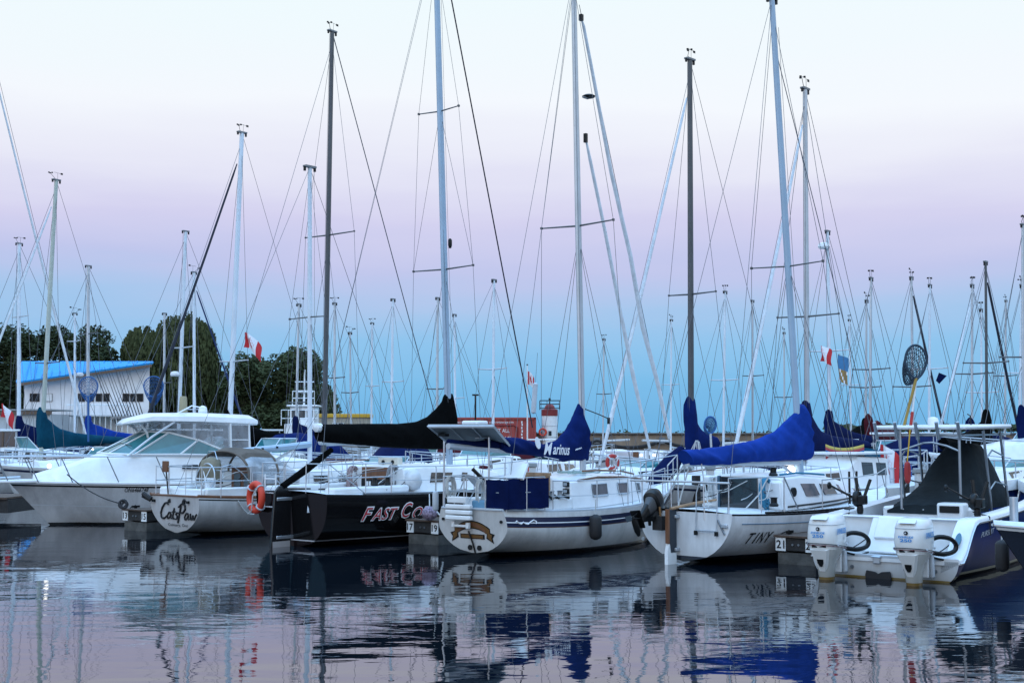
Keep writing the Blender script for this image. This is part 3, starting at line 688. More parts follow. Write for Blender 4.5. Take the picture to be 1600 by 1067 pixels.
def coil(root, name, c, w, h, m, n=7, y=0, r=.014):
    mb = MB(); rnd = random.Random(int(h * 1000) + n)
    for i in range(n):
        k = .75 + .35 * rnd.random(); o = Vector(c) + Vector((rnd.uniform(-.04, .04), rnd.uniform(-.05, .05), 0))
        mb.tube([o + Vector((math.sin(a) * w / 2 * k * (1 if a < 3.2 else .9), rnd.uniform(-.01, .01), -h * k * (1 - math.cos(a)) / 2)) for a in [j * math.pi / 7 for j in range(15)]], r, m, n=5)
    return mb.build(name, root)
def lines(root, x, w, z, n, sd):
    rnd = random.Random(sd); mb = MB()
    for i in range(n):
        a = Vector((x + rnd.uniform(-.1, 1.5), rnd.uniform(-w * .8, w * .6), z + rnd.uniform(.45, .62))); b = Vector((x - rnd.uniform(.5, 1.4), rnd.uniform(-w, w), z + rnd.uniform(.08, .3)))
        mb.tube(spline([a, a.lerp(b, .35) + Vector((0, rnd.uniform(-.15, .15), .06)), a.lerp(b, .7) + Vector((0, rnd.uniform(-.15, .15), -.06)), b], 5), .009, (WIREL, ROPEB, WIREL, WIRE)[i % 4], n=5)
    return mb.build('sheet_lines', root)
def life_ring(loc, rz, label, R_=.33, r=.085, m=ORANGE, tilt=0):
    t = thing('life_ring', loc, 0, label, 'life ring'); t.rotation_euler = (0, tilt, rz)
    mb = MB(); ring_torus(mb, (0, 0, 0), R_, r, (1, 0, 0), (0, 0, 1.15), m); mb.build('ring', t, smooth=80)
    mb = MB()
    for a in (.8, 2.4, 3.9, 5.5):
        c = Vector((math.cos(a) * R_, 0, math.sin(a) * R_ * 1.15)); mb.tube(arc(c, r * 1.07, 0, 6.1, 12, (math.cos(a), 0, math.sin(a)), (0, 1, 0)), .02, C_WHITE if m == RED else LGREY, n=5, closed=True)
    mb.build('band', t)
    mb = MB(); mb.tube([(R_ * .8, -.1, R_ * .75), (R_ * .35, -.13, R_ * .2), (R_ * .3, -.13, -R_ * .4), (R_ * .1, -.12, -R_ * 1.1), (-R_ * .5, -.11, -R_ * 1.45)], .015, WIREL, n=5); mb.build('rope', t)
    return t

# ============ MARINUS: white and navy striped yacht with the solar panel
mr = thing('sailing_yacht', (-.72, 24.8, 0), 52, 'navy striped white yacht with stern solar panel and blue boom cover lettered Marinus', 'yacht', 'moored boats')
h = Hull(7.5, 2.55, 1.85, .92, .86, 1.2, .09, .45, over=.7, rake=.10, p=2.3, q=1.9, tum=.16)
mb = MB(); h.mesh(mb, H_WHITE, stripes=((.10, .195, NAVYP), (.195, .215, WHITE), (.215, .285, NAVYP), (.285, .302, BROWNP))); mb.build('hull', mr)
mb = MB()
for s_ in (-1, 1): mb.tube([h.rail(t / 20, s_, .02, .03) for t in range(21)], .025, LGREY, n=6)
mb.tube([h.rail(0, -1, .02, .03), h.rail(0, 1, .02, .03)], .025, LGREY, n=6); mb.build('toe_rail', mr)
# scroll painted on the transom
ftr = lambda off: (lambda u, v: Vector((-.10 * v - off, u, v)))
tl = TR(mr, 702, 826, -.09); tr_ = TR(mr, 771, 838, -.09); cy = (tl.y + tr_.y) / 2; hw_ = abs(tl.y - tr_.y) / 2
mb = MB()
def band(v0, rise, th, off, m, half):
    n = 16; up = []; dn = []
    for i in range(n + 1):
        u = -half + 2 * half * i / n; z = v0 + rise * (1 - (u / half) ** 2); up.append((cy + u, z + th / 2)); dn.append((cy + u, z - th / 2))
    f = ftr(off); mb.prism(up + dn[::-1], lambda u, v, w: f(u, v) + Vector((-w, 0, 0)), .006, m)
zs = .50
band(zs, .14, .15, .004, BLACK, hw_ * .80); band(zs, .14, .115, .008, GOLD, hw_ * .78); band(zs + .01, .135, .06, .013, WOOD, hw_ * .62)
for s_ in (-1, 1):
    f = ftr(.006); x0 = cy + s_ * hw_ * .68; x1 = cy + s_ * hw_ * 1.0; e = .02
    mb.prism([(x0, zs + .02), (x1, zs - .03), (cy + s_ * hw_ * .90, zs - .10), (cy + s_ * hw_ * .95, zs - .20), (x0 - s_ * .03, zs - .11)], lambda u, v, w: f(u, v) + Vector((-w, 0, 0)), .006, BLACK)
    f2 = ftr(.013); mb.prism([(x0 + s_ * .01, zs), (x1 - s_ * .06, zs - .04), (cy + s_ * hw_ * .86, zs - .10), (cy + s_ * hw_ * .88, zs - .165), (x0, zs - .09)], lambda u, v, w: f2(u, v) + Vector((-w, 0, 0)), .004, GOLD)
f = ftr(.006); mb.prism([(cy - .3, .37), (cy + .3, .37), (cy + .3, .46), (cy - .3, .46)], lambda u, v, w: f(u, v) + Vector((-w, 0, 0)), .006, BLACK)
f3 = ftr(.014); mb.prism([(cy - .27, .385), (cy + .27, .385), (cy + .27, .445), (cy - .27, .445)], lambda u, v, w: f3(u, v) + Vector((-w, 0, 0)), .004, GOLD)
mb.build('name_scroll', mr, smooth=0)
mb = MB(); mb.tube([(-.11, cy + .05, .52), (-.06, cy - .02, .28), (-.025, cy - .06, .08)], .018, BLACK, n=6); mb.build('strap', mr)
for y in (cy + .07, cy - .16): mb = MB(); mb.lathe([(.05, -.012), (.05, .012), (.025, .016)], BLACK, 14, (-.035, y, .2), 'X'); mb.build('exhaust_outlet', mr)
for y in (.72, -.72): mb = MB(); mb.lathe([(.03, -.012), (.03, .012)], BLACK, 12, (-.09, y, .72), 'X'); mb.build('drain', mr)
# scrollwork at the start of the side stripe
mb = MB(); c0 = .15
pts = [(0, 0), (.04, .03), (.08, -.01), (.14, -.03), (.2, .01), (.25, -.02), (.32, -.03), (.4, .02), (.48, .05), (.55, .02), (.53, -.02)]
mb.tube([h.side(c0 + u, h.sh(h.t_of(c0 + u, .8)) - .2 + v, -1, .006) for u, v in pts], .013, WHITEINK, n=5); mb.build('scrollwork', mr)
# cabin
cs = [(2.05, .86, .80, .86, 1.40), (2.9, .92, .82, .86, 1.47), (4.2, .88, .76, .90, 1.44), (5.2, .66, .55, .95, 1.36), (5.9, .36, .28, 1.0, 1.24)]
mb = MB(); cabin(mb, cs, WHITE, .08); mb.build('cabin', mr, bevel=.03)
for x0, x1 in ((2.75, 3.30), (3.75, 4.15), (4.65, 4.85)): cab_window(mr, cs, x0, x1, .38, .80, -1, GLASSP, LGREY)
mb = MB(); mb.tube([cab_pt(cs, x, 1.02, -1, .012) for x in (2.3, 3, 4, 5, 5.6)], .02, WOOD, n=6); mb.tube([cab_pt(cs, x, 1.25, -1, -.14) for x in (2.7, 3.3, 4.0)], .02, WOOD, n=6); mb.tube([cab_pt(cs, x, 1.25, -1, -.14) for x in (4.2, 4.6, 5.0)], .02, WOOD, n=6); mb.build('grab_rail', mr)
mb = MB(); q_ = [CL(mr, 700, 690, .05), CL(mr, 780, 693, .0)]; mb.tube([q_[0], q_[0].lerp(q_[1], .5) - Vector((0, 0, .05)), q_[1]], [.05, .08, .11], C_NAVY, n=10); mb.build('boom_end_bag', mr)
mb = MB(); mb.box((2.02, .15, 1.22), (.06, .9, .62), WOODL); mb.box((2.0, .15, 1.55), (.07, .98, .06), WOODL); mb.build('companionway', mr)
for i, z in enumerate((1.36, 1.22, 1.08, .97)): mb = MB(); mb.box((2.02, -.72, z), (.06, .13, .10), BLACK); mb.box((1.985, -.72, z), (.01, .09, .06), GREY); mb.build('instrument', mr, bevel=.01)
mb = MB()
for s_ in (-1, 1): mb.box((1.35, s_ * .78, .98), (1.4, .16, .24), WHITE)
mb.build('coaming', mr, bevel=.04)
for x in (1.35, 1.62): mb = MB(); mb.lathe([(.055, 0), (.07, .02), (.045, .06), (.045, .12), (.065, .14)], DSTEEL, 14, (x, -.85, 1.11)); mb.build('winch', mr)
mb = MB(); mb.tube([(x, -.87 + .04 * math.sin(x * 9), 1.13 + .03 * math.sin(x * 23)) for x in [.95 + i * .07 for i in range(14)]], .03, BLACK, n=6); mb.build('sheet_rope', mr)
# stern rail, ladder with white steps, weather cloth
pr = [(-.02, .78), (-.02, .25), (-.02, -.28), (-.02, -.80)]; side = [(.45, -.92), (.95, -.98)]
mb = MB(); top = [(.9, .96), (.45, .9)] + pr + side
for f in (.34, .62): mb.tube([(x, y, .92 + f) for x, y in top], .0115, STEEL, n=6)
for x, y in top: mb.tube([(x, y, .9), (x, y, .92 + .62)], .0115, STEEL, n=6)
mb.build('pushpit', mr)
mb = MB()
l0 = TR(mr, 712, 783, -.12); l1 = TR(mr, 733, 783, -.12); u0 = TR(mr, 728, 742, .25); u1 = TR(mr, 749, 750, .25)
mb.tube([l0, l0.lerp(u0, .8), u0, u0.lerp(u1, .5) + Vector((0, 0, .03)), u1, u1.lerp(l1, .25), l1], .0115, STEEL, n=6); mb.tube([l0.lerp(u0, .45), l1.lerp(u1, .45)], .013, STEEL, n=6)
lad = mb.build('boarding_ladder', mr)
c0 = TR(mr, 720, 800, -.16)
for i in range(3): mb = MB(); mb.box((-.22, c0.y, c0.z + .11 - i * .105), (.11, .62, .085), WHITE); mb.build('step', lad, bevel=.02)
mb = MB(); mb.box((-.2, c0.y + .03, c0.z + .24), (.14, .46, .12), WHITE); mb.box((-.16, c0.y - .18, c0.z - .25), (.08, .07, .12), WHITE); mb.box((-.16, c0.y + .18, c0.z - .23), (.08, .07, .12), WHITE); mb.box((-.16, c0.y, c0.z - .26), (.05, .4, .05), WHITE); mb.build('bracket', lad, bevel=.015)
mb = MB()      # blue cloth lashed round the quarter rail: two panels meeting at the corner
A = TR(mr, 770, 746, -.03); B = TR(mr, 770, 795, -.03)
def cloth(p0, p1, z0, z1, n, m, amp=.03):
    r1 = []; 
    for i in range(n + 1):
        u = i / n; p = Vector(p0).lerp(Vector(p1), u); w = amp * math.sin(u * 9) + amp * .6 * noise.noise(Vector((u * 6, z0, 1)))
        r1.append([Vector((p.x - w, p.y - w * .7, z0 + (z1 - z0) * k / 6 + .012 * math.sin(u * 14 + k))) for k in range(7)] + [Vector((p.x - w + .03, p.y - w * .7 + .03, z0 + (z1 - z0) * k / 6)) for k in range(6, -1, -1)])
    mb.loft(r1, m)
cloth((-.06, -.34, 0), (-.04, -.86, 0), .95, 1.50, 10, C_NAVY); cloth((-.04, -.86, 0), (1.0, -1.04, 0), .95, 1.52, 16, C_NAVY)
mb.build('weather_cloth', mr, smooth=60)
mb = MB(); mb.quad((.25, -.5, 1.50), (.25, -1.0, 1.50), (.55, -.9, 1.78), (.55, -.8, 1.78), .05, WHITE); mb.build('folded_table', mr)
mb = MB(); mb.tube([(.05, .1, 1.70), (.45, -.25, 1.18), (.7, -.5, .98)], .035, BLACK, n=8); mb.build('tiller', mr)
coil(mr, 'rope_coil', (.1, -.05, 1.5), .22, .5, WIREL, 4)
coil(mr, 'rope_coil', (-.02, .62, 1.55), .26, .42, WIREL, 6)
mb = MB(); mb.box((.15, -.12, 1.02), (.3, .4, .16), mat('pale_blue_plastic', (.12, .28, .42), .5)); mb.build('locker_box', mr, bevel=.03)
mb = MB(); mb.quad((.3, .5, 1.55), (.3, .25, 1.5), (.85, -.1, .95), (.85, .25, .95), .05, LGREY); mb.build('gangplank', mr)
# arch with the solar panel
c_ = [P(669, 666, 24.2), P(771, 666, 24.2), P(797, 697, 25.5), P(708, 699, 25.9)]
sp_ = [LO(mr, p) for p in c_]
mb = MB(); mb.quad(*sp_, .045, mat('solar_panel_back', (.16, .18, .19), .5)); pan = mb.build('solar_panel', mr, smooth=0)
mb = MB(); mb.tube(sp_, .028, LGREY, n=4, closed=True)
for k in (.34, .68): mb.tube([sp_[0].lerp(sp_[1], k) - Vector((0, 0, .03)), sp_[3].lerp(sp_[2], k) - Vector((0, 0, .03))], .012, GREY, n=4)
mb.build('frame', pan)
mb = MB(); q = sp_[0].lerp(sp_[3], .3).lerp(sp_[1].lerp(sp_[2], .3), .12); mb.box(q - Vector((0, 0, .04)), (.12, .18, .05), BLACK); mb.build('junction_box', pan)
mb = MB()
for px in (694, 764):
    b_ = TR(mr, px, 742 if px < 700 else 745, .25); t_ = TR(mr, px, 683, .25); mb.tube([b_ - Vector((0, 0, .6)), t_], .02, STEEL, n=6)
mb.tube([TR(mr, 694, 683, .25), TR(mr, 764, 684, .25)], .014, STEEL, n=6)
for k in (.3, .75): mb.box(TR(mr, 694 + 70 * k, 682, .25), (.07, .09, .07), WHITE)
mb.build('arch', mr)
mb = MB(); q = LO(mr, P(742, 662, 24.9)); mb.box(q + Vector((0, 0, -.01)), (.34, .40, .14), WHITE); mb.build('antenna_box', mr, bevel=.03)
# mast, boom, cover
mb_ = CL(mr, 911, 742); mt_ = CL(mr, 896, -40); mast(mr, mb_, mt_, .085, .075, ALU); masthead(mr, mt_, .07)
sp = spreaders(mr, mb_, mt_, (742 - 357) / 782, .95, .022)
mb = MB(); mb.tube([CL(mr, 700, 697), CL(mr, 914, 712)], .06, ALU, n=10); mb.build('boom', mr)
co = cover(mr, [CL(mr, *p) for p in ((775, 684), (790, 683), (806, 684), (850, 694), (870, 688), (885, 672), (897, 648), (904, 630))],
           [CL(mr, *p) for p in ((777, 703), (790, 708), (806, 710), (840, 713), (868, 718), (880, 722), (895, 720), (917, 720))], lambda t: .13 + .02 * t, C_DBLUE, 60, wr=.09, seed=2)
mb = MB(); p0 = CL(mr, 843, 710, -.15); p1 = CL(mr, 884, 712, -.165); ux = (p1 - p0); wd = ux.length; ux.normalize()
tv = lambda u, v: p0 + ux * u + Vector((0, -.095 - .02 * math.sin(u * 3), v))
add_text(mb, 'M', lambda u, v: tv(u + .02, v), WHITEINK, width=wd * .30, height=.26, shear=.3, bold=.02); add_text(mb, 'arinus', lambda u, v: tv(wd * .34 + u, v + .015), WHITEINK, width=wd * .66, height=.21, shear=.35, bold=.015)
lt = mb.build('lettering', co, smooth=0); mb = MB(); mb.tube([tv(wd * 1.25 + .03 * i, .12 + .006 * i + (.03 if i % 2 else 0)) for i in range(9)], .007, WHITEINK, n=4); lt = mb.build('small_lettering', co, smooth=0); mb = MB()
mb.tube([tv(.02 + i * .12, -.04 - .012 * i) for i in range(5)], .006, WHITEINK, n=4)
lt = mb.build('underline', co, smooth=0)
mb = MB(); n = 16; e = [(-.17 + .10 * math.cos(2 * math.pi * i / n) * .8, .23 + .12 * math.sin(2 * math.pi * i / n)) for i in range(n)]
mb.prism([(a + .25 * (.23 - b), b) for a, b in e], lambda u, v, w: tv(u, v) + Vector((0, -w, 0)), .006, WHITEINK); mb.build('emblem', co, smooth=0)
wires(mr, 'forestay', [[CL(mr, 905, 8), CL(mr, 1046, 690)]], .008)
mb = MB(); fs_ = [CL(mr, *p) for p in ((908, 28), (912, 42), (925, 110), (955, 270), (985, 400), (1004, 510), (1028, 600), (1046, 685))]; mb.tube(fs_, [.015, .034, .038, .042, .048, .052, .05, .04], FURL, n=8); mb.box(fs_[0], (.08, .08, .14), BLACK); mb.build('furled_headsail', mr)
mb = MB(); fs_ = [CL(mr, *p) for p in ((915, 216), (922, 250), (945, 360), (970, 490), (990, 590), (1015, 700))]; mb.tube(fs_, [.02, .036, .038, .042, .048, .03], FURL, n=8); mb.box(fs_[0], (.07, .07, .2), BLACK); mb.build('furled_staysail', mr)
ch = [h.rail(.50, s_, 0, .05) for s_ in (-1, 1)]
wires(mr, 'shroud', [[mb_.lerp(mt_, .98), sp[i], ch[i]] for i in (0, 1)] + [[mb_.lerp(mt_, .47), ch[i] + Vector((dx, 0, 0))] for i in (0, 1) for dx in (-.35, .3)], .006)
wires(mr, 'backstay', [[mt_, CL(mr, 742, 800, .2)], [mt_, Vector((.1, -.7, .95))]], .006)
wires(mr, 'halyard', [[mb_ + Vector((.12, .03, .2)), mt_ + Vector((.1, .03, -.2))], [mb_ + Vector((-.1, -.06, .3)), mt_ + Vector((-.08, -.06, 0))]], .005)
mb = MB(); q = CL(mr, 915, 151); mb.lathe([(.04, -.02), (.13, .0), (.15, .03), (.1, .06)], BLACK, 16, q + Vector((.12, 0, 0))); mb.box(q + Vector((.0, 0, -.03)), (.2, .05, .03), DSTEEL); mb.build('radar_reflector', mr)
mb = MB(); b0 = mb_ + Vector((0, 0, 1.42)); mb.tube([b0 + Vector((.08, 0, 0)), b0 + Vector((.5, -.1, -.12)), b0 + Vector((.75, -.15, -.2))], .012, BLACK, n=5); mb.box(b0 + Vector((.78, -.15, -.25)), (.05, .05, .14), BLACK); mb.build('whisker_fitting', mr)
st = [h.rail(t, -1, 0, .04) for t in (.17, .33, .47, .62, .78)]
railing(mr, 'lifeline', st, [.6] * 5, (1, .5), .011); railing(mr, 'lifeline', [Vector((p.x, -p.y, p.z)) for p in st], [.6] * 5, (1, .5), .011)
pp_ = [h.rail(.82, -1, 0, .03), h.rail(.93, -1, 0, .01), h.rail(1, 1, 0, 0) + Vector((.12, 0, 0)), h.rail(.93, 1, 0, .01), h.rail(.82, 1, 0, .03)]
railing(mr, 'pulpit', pp_, [.62, .64, .66, .64, .62], (1, .5), .014)
mb = MB(); mb.box((3.4, .05, 1.52), (.5, .5, .07), WHITE); mb.box((4.6, 0, 1.47), (.45, .45, .06), GLASSP); mb.build('hatch', mr, bevel=.02)
mb = MB(); rnd = random.Random(4)
for i in range(9):
    a = Vector((2.4 + rnd.random() * 1.6, rnd.uniform(-.6, .1), 1.55)); mb.tube([a + Vector((j * .12, rnd.uniform(-.08, .08), rnd.uniform(0, .05))) for j in range(7)], .013, mat('pale_green_rope', (.25, .35, .33), .8), n=5)
mb.build('loose_lines', mr)
fx = h.side(2.2, .62, -1, .13); fender('fender', Vector(mr.location) + axes(mr)[0] * fx.x + axes(mr)[1] * fx.y + Vector((0, 0, .52)), .125, .42, RUBBER, 'black sausage fender hanging on the white topsides of the navy striped yacht')
fx = Vector((.02, 1.02, .98)); fender('fender', Vector(mr.location) + axes(mr)[0] * fx.x + axes(mr)[1] * fx.y + Vector((0, 0, 1.05)), .06, .35, LGREY, 'slim grey fender standing at the far stern corner of the navy striped yacht')

# ============ FAST CO: black yacht
fc = thing('sailing_yacht', (-4.67, 27.45, 0), 51, 'glossy black yacht with black boom cover and its name in red letters outlined white', 'yacht', 'moored boats')
h = Hull(9.2, 3.0, 2.25, 1.12, 1.05, 1.25, -.05, .35, over=.6, rake=.06, p=2.6, q=2.2, flare=.8)
mb = MB(); h.mesh(mb, H_BLACK); mb.build('hull', fc)
mb = MB()
for s_ in (-1, 1): mb.tube([h.rail(t / 20, s_, .02, .03) for t in range(2, 21)], .022, DSTEEL, n=6)
mb.build('toe_rail', fc)
TV = lambda px, py, x=0: TR(fc, px, py, x)
mb = MB(); mb.prism([(-.06, -.25), (-.62, -.25), (-.60, .13), (-.52, 1.15), (-.40, 1.28), (-.20, 1.28), (-.08, 1.1)], lambda u, v, w: Vector((u, w - .03, v)), .06, mat('black_rudder_paint', (.007, .007, .008), .25)); rd = mb.build('rudder', fc, bevel=.012)
mb = MB(); mb.prism([(-.1, -.2), (-.57, -.2), (-.57, .12), (-.1, .12)], lambda u, v, w: Vector((u, w - .04, v)), .08, mat('pale_rudder_foot', (.33, .30, .29), .5)); mb.build('lower_blade', rd)
for z in (1.0, .2): mb = MB(); mb.box((-.22, 0, z), (.50, .09, .07), STEEL); mb.build('hinge', rd, bevel=.01)
mb = MB(); mb.tube([(-.30, 0, 1.26), (.4, 0, 1.62), (1.1, 0, 2.02)], [.07, .085, .06], C_BLACK, n=10); mb.build('tiller', fc)
cs = [(2.5, .95, .85, 1.0, 1.58), (3.2, .98, .84, 1.02, 1.62), (5.0, .85, .68, 1.06, 1.56), (6.4, .5, .38, 1.1, 1.38)]
mb = MB(); cabin(mb, cs, WHITE, .07); mb.build('cabin', fc, bevel=.03)
for x0, x1 in ((3.3, 4.1), (4.5, 5.2)): cab_window(fc, cs, x0, x1, .4, .78, -1, GLASS, None, .12)
mb = MB(); mb.box((2.47, .02, 1.30), (.05, .80, .62), WOOD); mb.box((2.46, .02, 1.24), (.05, .81, .2), BLACK); mb.box((2.43, .22, 1.24), (.02, .05, .1), WHITE); mb.box((2.43, .14, 1.24), (.02, .05, .1), WHITE); mb.build('companionway', fc)
mb = MB(); mb.box((2.9, -.05, 1.72), (.16, .62, .2), CREAM)
for y in (.1, -.2): mb.lathe([(.05, 0), (.05, .02)], BLACK, 10, (2.80, y, 1.72), 'X')
mb.build('vent_box', fc, bevel=.03)
coil(fc, 'rope_coil', (2.42, .68, 1.62), .3, .62, mat('pinkish_rope', (.34, .25, .25), .8, var=.4, scale=40), 14, r=.018); coil(fc, 'rope_coil', (2.42, -.62, 1.66), .34, .66, mat('grey_fleck_rope', (.25, .25, .26), .8, var=.6, scale=50), 14, r=.018)
mb = MB(); mb.lathe([(.02, -.24), (.15, -.2), (.22, -.05), (.17, .12), (.10, .22), (.02, .24)], C_WHITE, 12, (2.65, -1.0, 1.34)); mb.build('sail_bag', fc, smooth=70)
mb = MB()
for s_ in (-1, 1): mb.box((1.3, s_ * .95, 1.16), (2.3, .3, .16), WHITE)
mb.build('coaming', fc, bevel=.05)
for x, y in ((1.9, -.95), (1.5, -.95), (1.7, .95)): mb = MB(); mb.lathe([(.07, 0), (.08, .03), (.05, .08), (.05, .16), (.075, .18)], BLACK, 14, (x, y, 1.24)); mb.build('winch', fc)
mb = MB(); mb.box((.6, .55, 1.17), (.35, .5, .03), BLACK); mb.box((.9, -.3, 1.17), (.35, .6, .03), BLACK); mb.build('deck_hatch', fc)
for s_, rr in ((1, [(.05, .35), (.05, 1.05), (.9, 1.28), (1.6, 1.36)]), (-1, [(.05, -.35), (.05, -1.05), (.9, -1.28), (1.6, -1.36)])):
    mb = MB()
    for f in (.33, .62): mb.tube([(x, y, 1.12 + f) for x, y in rr], .0115, STEEL, n=6)
    for x, y in rr: mb.tube([(x, y, 1.1), (x, y, 1.74)], .0115, STEEL, n=6)
    mb.tube([(rr[1][0], rr[1][1], 1.74), (rr[2][0], rr[2][1], 1.1)], .012, STEEL, n=6)
    mb.build('pushpit', fc)
mb = MB()
for y in (.50, .85): mb.tube([(-.05, y, 1.5), (-.06, y, .75)], .016, WHITE, n=6)
for z in (.8, 1.1, 1.4): mb.tube([(-.06, .5, z), (-.06, .85, z)], .014, WHITE, n=6)
mb.build('boarding_ladder', fc)
st = [h.rail(t, -1, 0, .04) for t in (.18, .32, .46, .6, .74, .86)]; railing(fc, 'lifeline', st, [.6] * 6, (1, .5), .012); railing(fc, 'lifeline', [Vector((p.x, -p.y, p.z)) for p in st], [.6] * 6, (1, .5), .012); lines(fc, 2.4, 1.2, 1.0, 9, 31)
mb = MB(); mb.tube([(0.02, -.48, 1.08), (-.05, -.55, .72)], .03, LGREY, n=6); mb.build('stern_strap', fc)
a_ = CL(fc, 570, 820, -1.3); b_ = CL(fc, 626, 808, -1.35); xa, xb = a_.x, b_.x
def fct(u, v): z = .52 + v; return h.side(xa + u, z, -1, .016)
def fct2(u, v): z = .52 + v; return h.side(xa + u, z, -1, .022)
wd = 1.42
mb = MB(); q0 = h.side(xa, .6, -1)
for s2, x0, w2, hh, dz in (('F', 0, .28, .30, 0), ('AST', .25, .70, .27, 0), ('C', 1.04, .30, .34, .02), ('OP', 1.36, .50, .25, 0)):
    vs, fs = text_mesh(s2, w2 + .02, hh + .02, .35, .045); mb.add([fct(u + x0 - .01, v + dz - .01) for u, v in vs], fs, WHITEINK)
for s2, x0, w2, hh, dz in (('F', 0, .25, .27, .012), ('AST', .26, .66, .24, .012), ('C', 1.055, .27, .31, .035), ('OP', 1.37, .47, .23, .01)):
    vs, fs = text_mesh(s2, w2, hh, .35, .0); mb.add([fct2(u + x0, v + dz) for u, v in vs], fs, REDINK)
mb.build('lettering', fc, smooth=0)
mb_ = CL(fc, 703, 742); mt_ = CL(fc, 680.5, -90); mast(fc, mb_, mt_, .095, .08, ALUB, .75); masthead(fc, mt_, .08)
k1, k2 = (742 - 424) / 832, (742 - 177) / 832; s1 = spreaders(fc, mb_, mt_, k1, .98, .022, rise=.02); s2_ = spreaders(fc, mb_, mt_, k2, .66, .02, rise=.02)
mb = MB(); mb.tube([CL(fc, 500, 690), CL(fc, 702, 696)], .07, ALU, n=10); mb.lathe([(.03, -.1), (.1, -.06), (.1, .06), (.03, .1)], WHITE, 10, CL(fc, 497, 668), 'X'); mb.build('boom', fc)
cover(fc, [CL(fc, *p) for p in ((498, 663), (560, 662), (620, 662), (650, 659), (668, 651), (682, 638), (692, 626), (694, 616), (705, 615))],
      [CL(fc, *p) for p in ((500, 692), (560, 696), (600, 699), (640, 701), (670, 702), (690, 702), (700, 700), (707, 698), (708, 690))], lambda t: .15, C_BLACK, 60, wr=.04, seed=5)
wires(fc, 'forestay', [[CL(fc, 694, -60), CL(fc, 832, 668)]], .022, FURLB)
ch = [h.rail(.53, s_, 0, .25) for s_ in (-1, 1)]
wires(fc, 'shroud', [[mb_.lerp(mt_, .97), s2_[i], s1[i], ch[i]] for i in (0, 1)] + [[mb_.lerp(mt_, k2), s1[i]] for i in (0, 1)] + [[mb_.lerp(mt_, k1), ch[i]] for i in (0, 1)], .006)
bs = Vector((.05, 0, 1.15)); wires(fc, 'backstay', [[mt_, bs + Vector((.9, 0, 2.0)), bs + Vector((0, .8, 0))], [bs + Vector((.9, 0, 2.0)), bs + Vector((0, -.8, 0))], [mt_ + Vector((-.05, 0, 0)), Vector((0.6, 0, 2.0))]], .006)
wires(fc, 'halyard', [[mb_ + Vector((.14, y, .2)), mt_ + Vector((.12, y, -.2))] for y in (-.04, .08)] + [[mb_ + Vector((-.13, -.1, .5)), mt_.lerp(mb_, .1)]], .005)
mb = MB(); mb.lathe([(.03, -.12), (.05, -.05), (.05, .08), (.02, .12)], BLACK, 8, CL(fc, 697, 380) + Vector((.09, -.05, 0))); mb.build('mast_lamp', fc)
life_ring(Vector((-5.55, 27.9, 0)) + Vector((0, 0, 1.0)), R(-48), 'orange life ring hanging between the cream yacht and the black yacht', .25, .075)
fd = thing('ball_fender', (P(671, 802, 27.5).x, 27.55, .53), 0, 'speckled rope ball sitting on the finger dock numbered 17 and 19', 'fender')
mb = MB(); mb.lathe([(.01, 0)] + [(.17 * math.sin(a), .15 - .15 * math.cos(a)) for a in [i * math.pi / 10 for i in range(1, 10)]] + [(.01, .30)], mat('speckled_rope', (.28, .22, .30), .8, var=.95, scale=22), 16); mb.build('ball', fd, smooth=80)
mb = MB(); mb.tube([(.14, 0, .2), (.24, -.1, .1), (.3, -.15, -.2)], .02, WIREL, n=5); mb.tube([(0, 0, .3), (-.02, .2, .55)], .012, WIREL, n=5); mb.build('rope', fd)
coil(fc, 'rope_coil', (3.3, -1.52, 1.22), .3, .3, WIREL, 4, r=.016)

# ============ CATS PAW
cp = thing('sailing_yacht', (-7.80, 30.0, 0), 50, 'cream yacht named Cats Paw with steering wheel, teak doors and tan spray hood', 'yacht', 'moored boats')
h = Hull(8.0, 2.6, 2.0, .92, .84, 1.15, .07, .4, over=.7, rake=.10, p=2.1, q=1.8, tum=.06)
mb = MB(); h.mesh(mb, H_GREYW, stripes=((.03, .06, BLACK),)); mb.build('hull', cp)
mb = MB()
for s_ in (-1, 1): mb.tube([h.rail(t / 24, s_, .03, .02) for t in range(25)], .038, WOOD, n=6)
mb.tube([h.rail(0, -1, .02, .02), h.rail(0, 1, .02, .02)], .025, WOOD, n=6); mb.build('toe_rail', cp)
mb = MB(); mb.tube([h.side(x, h.sh(h.t_of(x, .7)) - .25, -1, .004) for x in (1.6, 2.2, 2.8, 3.6)], .010, NAVYP, n=4); mb.build('side_line', cp)
f0 = lambda u, v: Vector((-.10 * v - .012, u, v)); l_ = TR(cp, 249, 818, -.07); r_ = TR(cp, 302, 818, -.07)
mb = MB(); wd = abs(l_.y - r_.y); ff = lambda dx, dz: (lambda u, v: f0(l_.y - dx - u, .40 + dz + v))
def script(strokes, ox, oz, k, r):
    for st in strokes:
        pts = resample([Vector((a, b, 0)) for a, b in st], max(6, len(st) * 3)); pr_ = [f0(l_.y - ox - (p.x + p.y * .25) * k, .40 + oz + p.y * k) for p in pts]
        mb.tube(pr_, r, INK, n=5)
k = wd / 5.0
script([[(1.05, 1.25), (.9, 1.45), (.55, 1.4), (.2, 1.0), (.05, .5), (.2, .1), (.55, 0), (.95, .25)], [(1.0, 1.6), (1.2, 1.75), (1.25, 1.55), (1.0, 1.5)]], 0, -.01, k, .024)
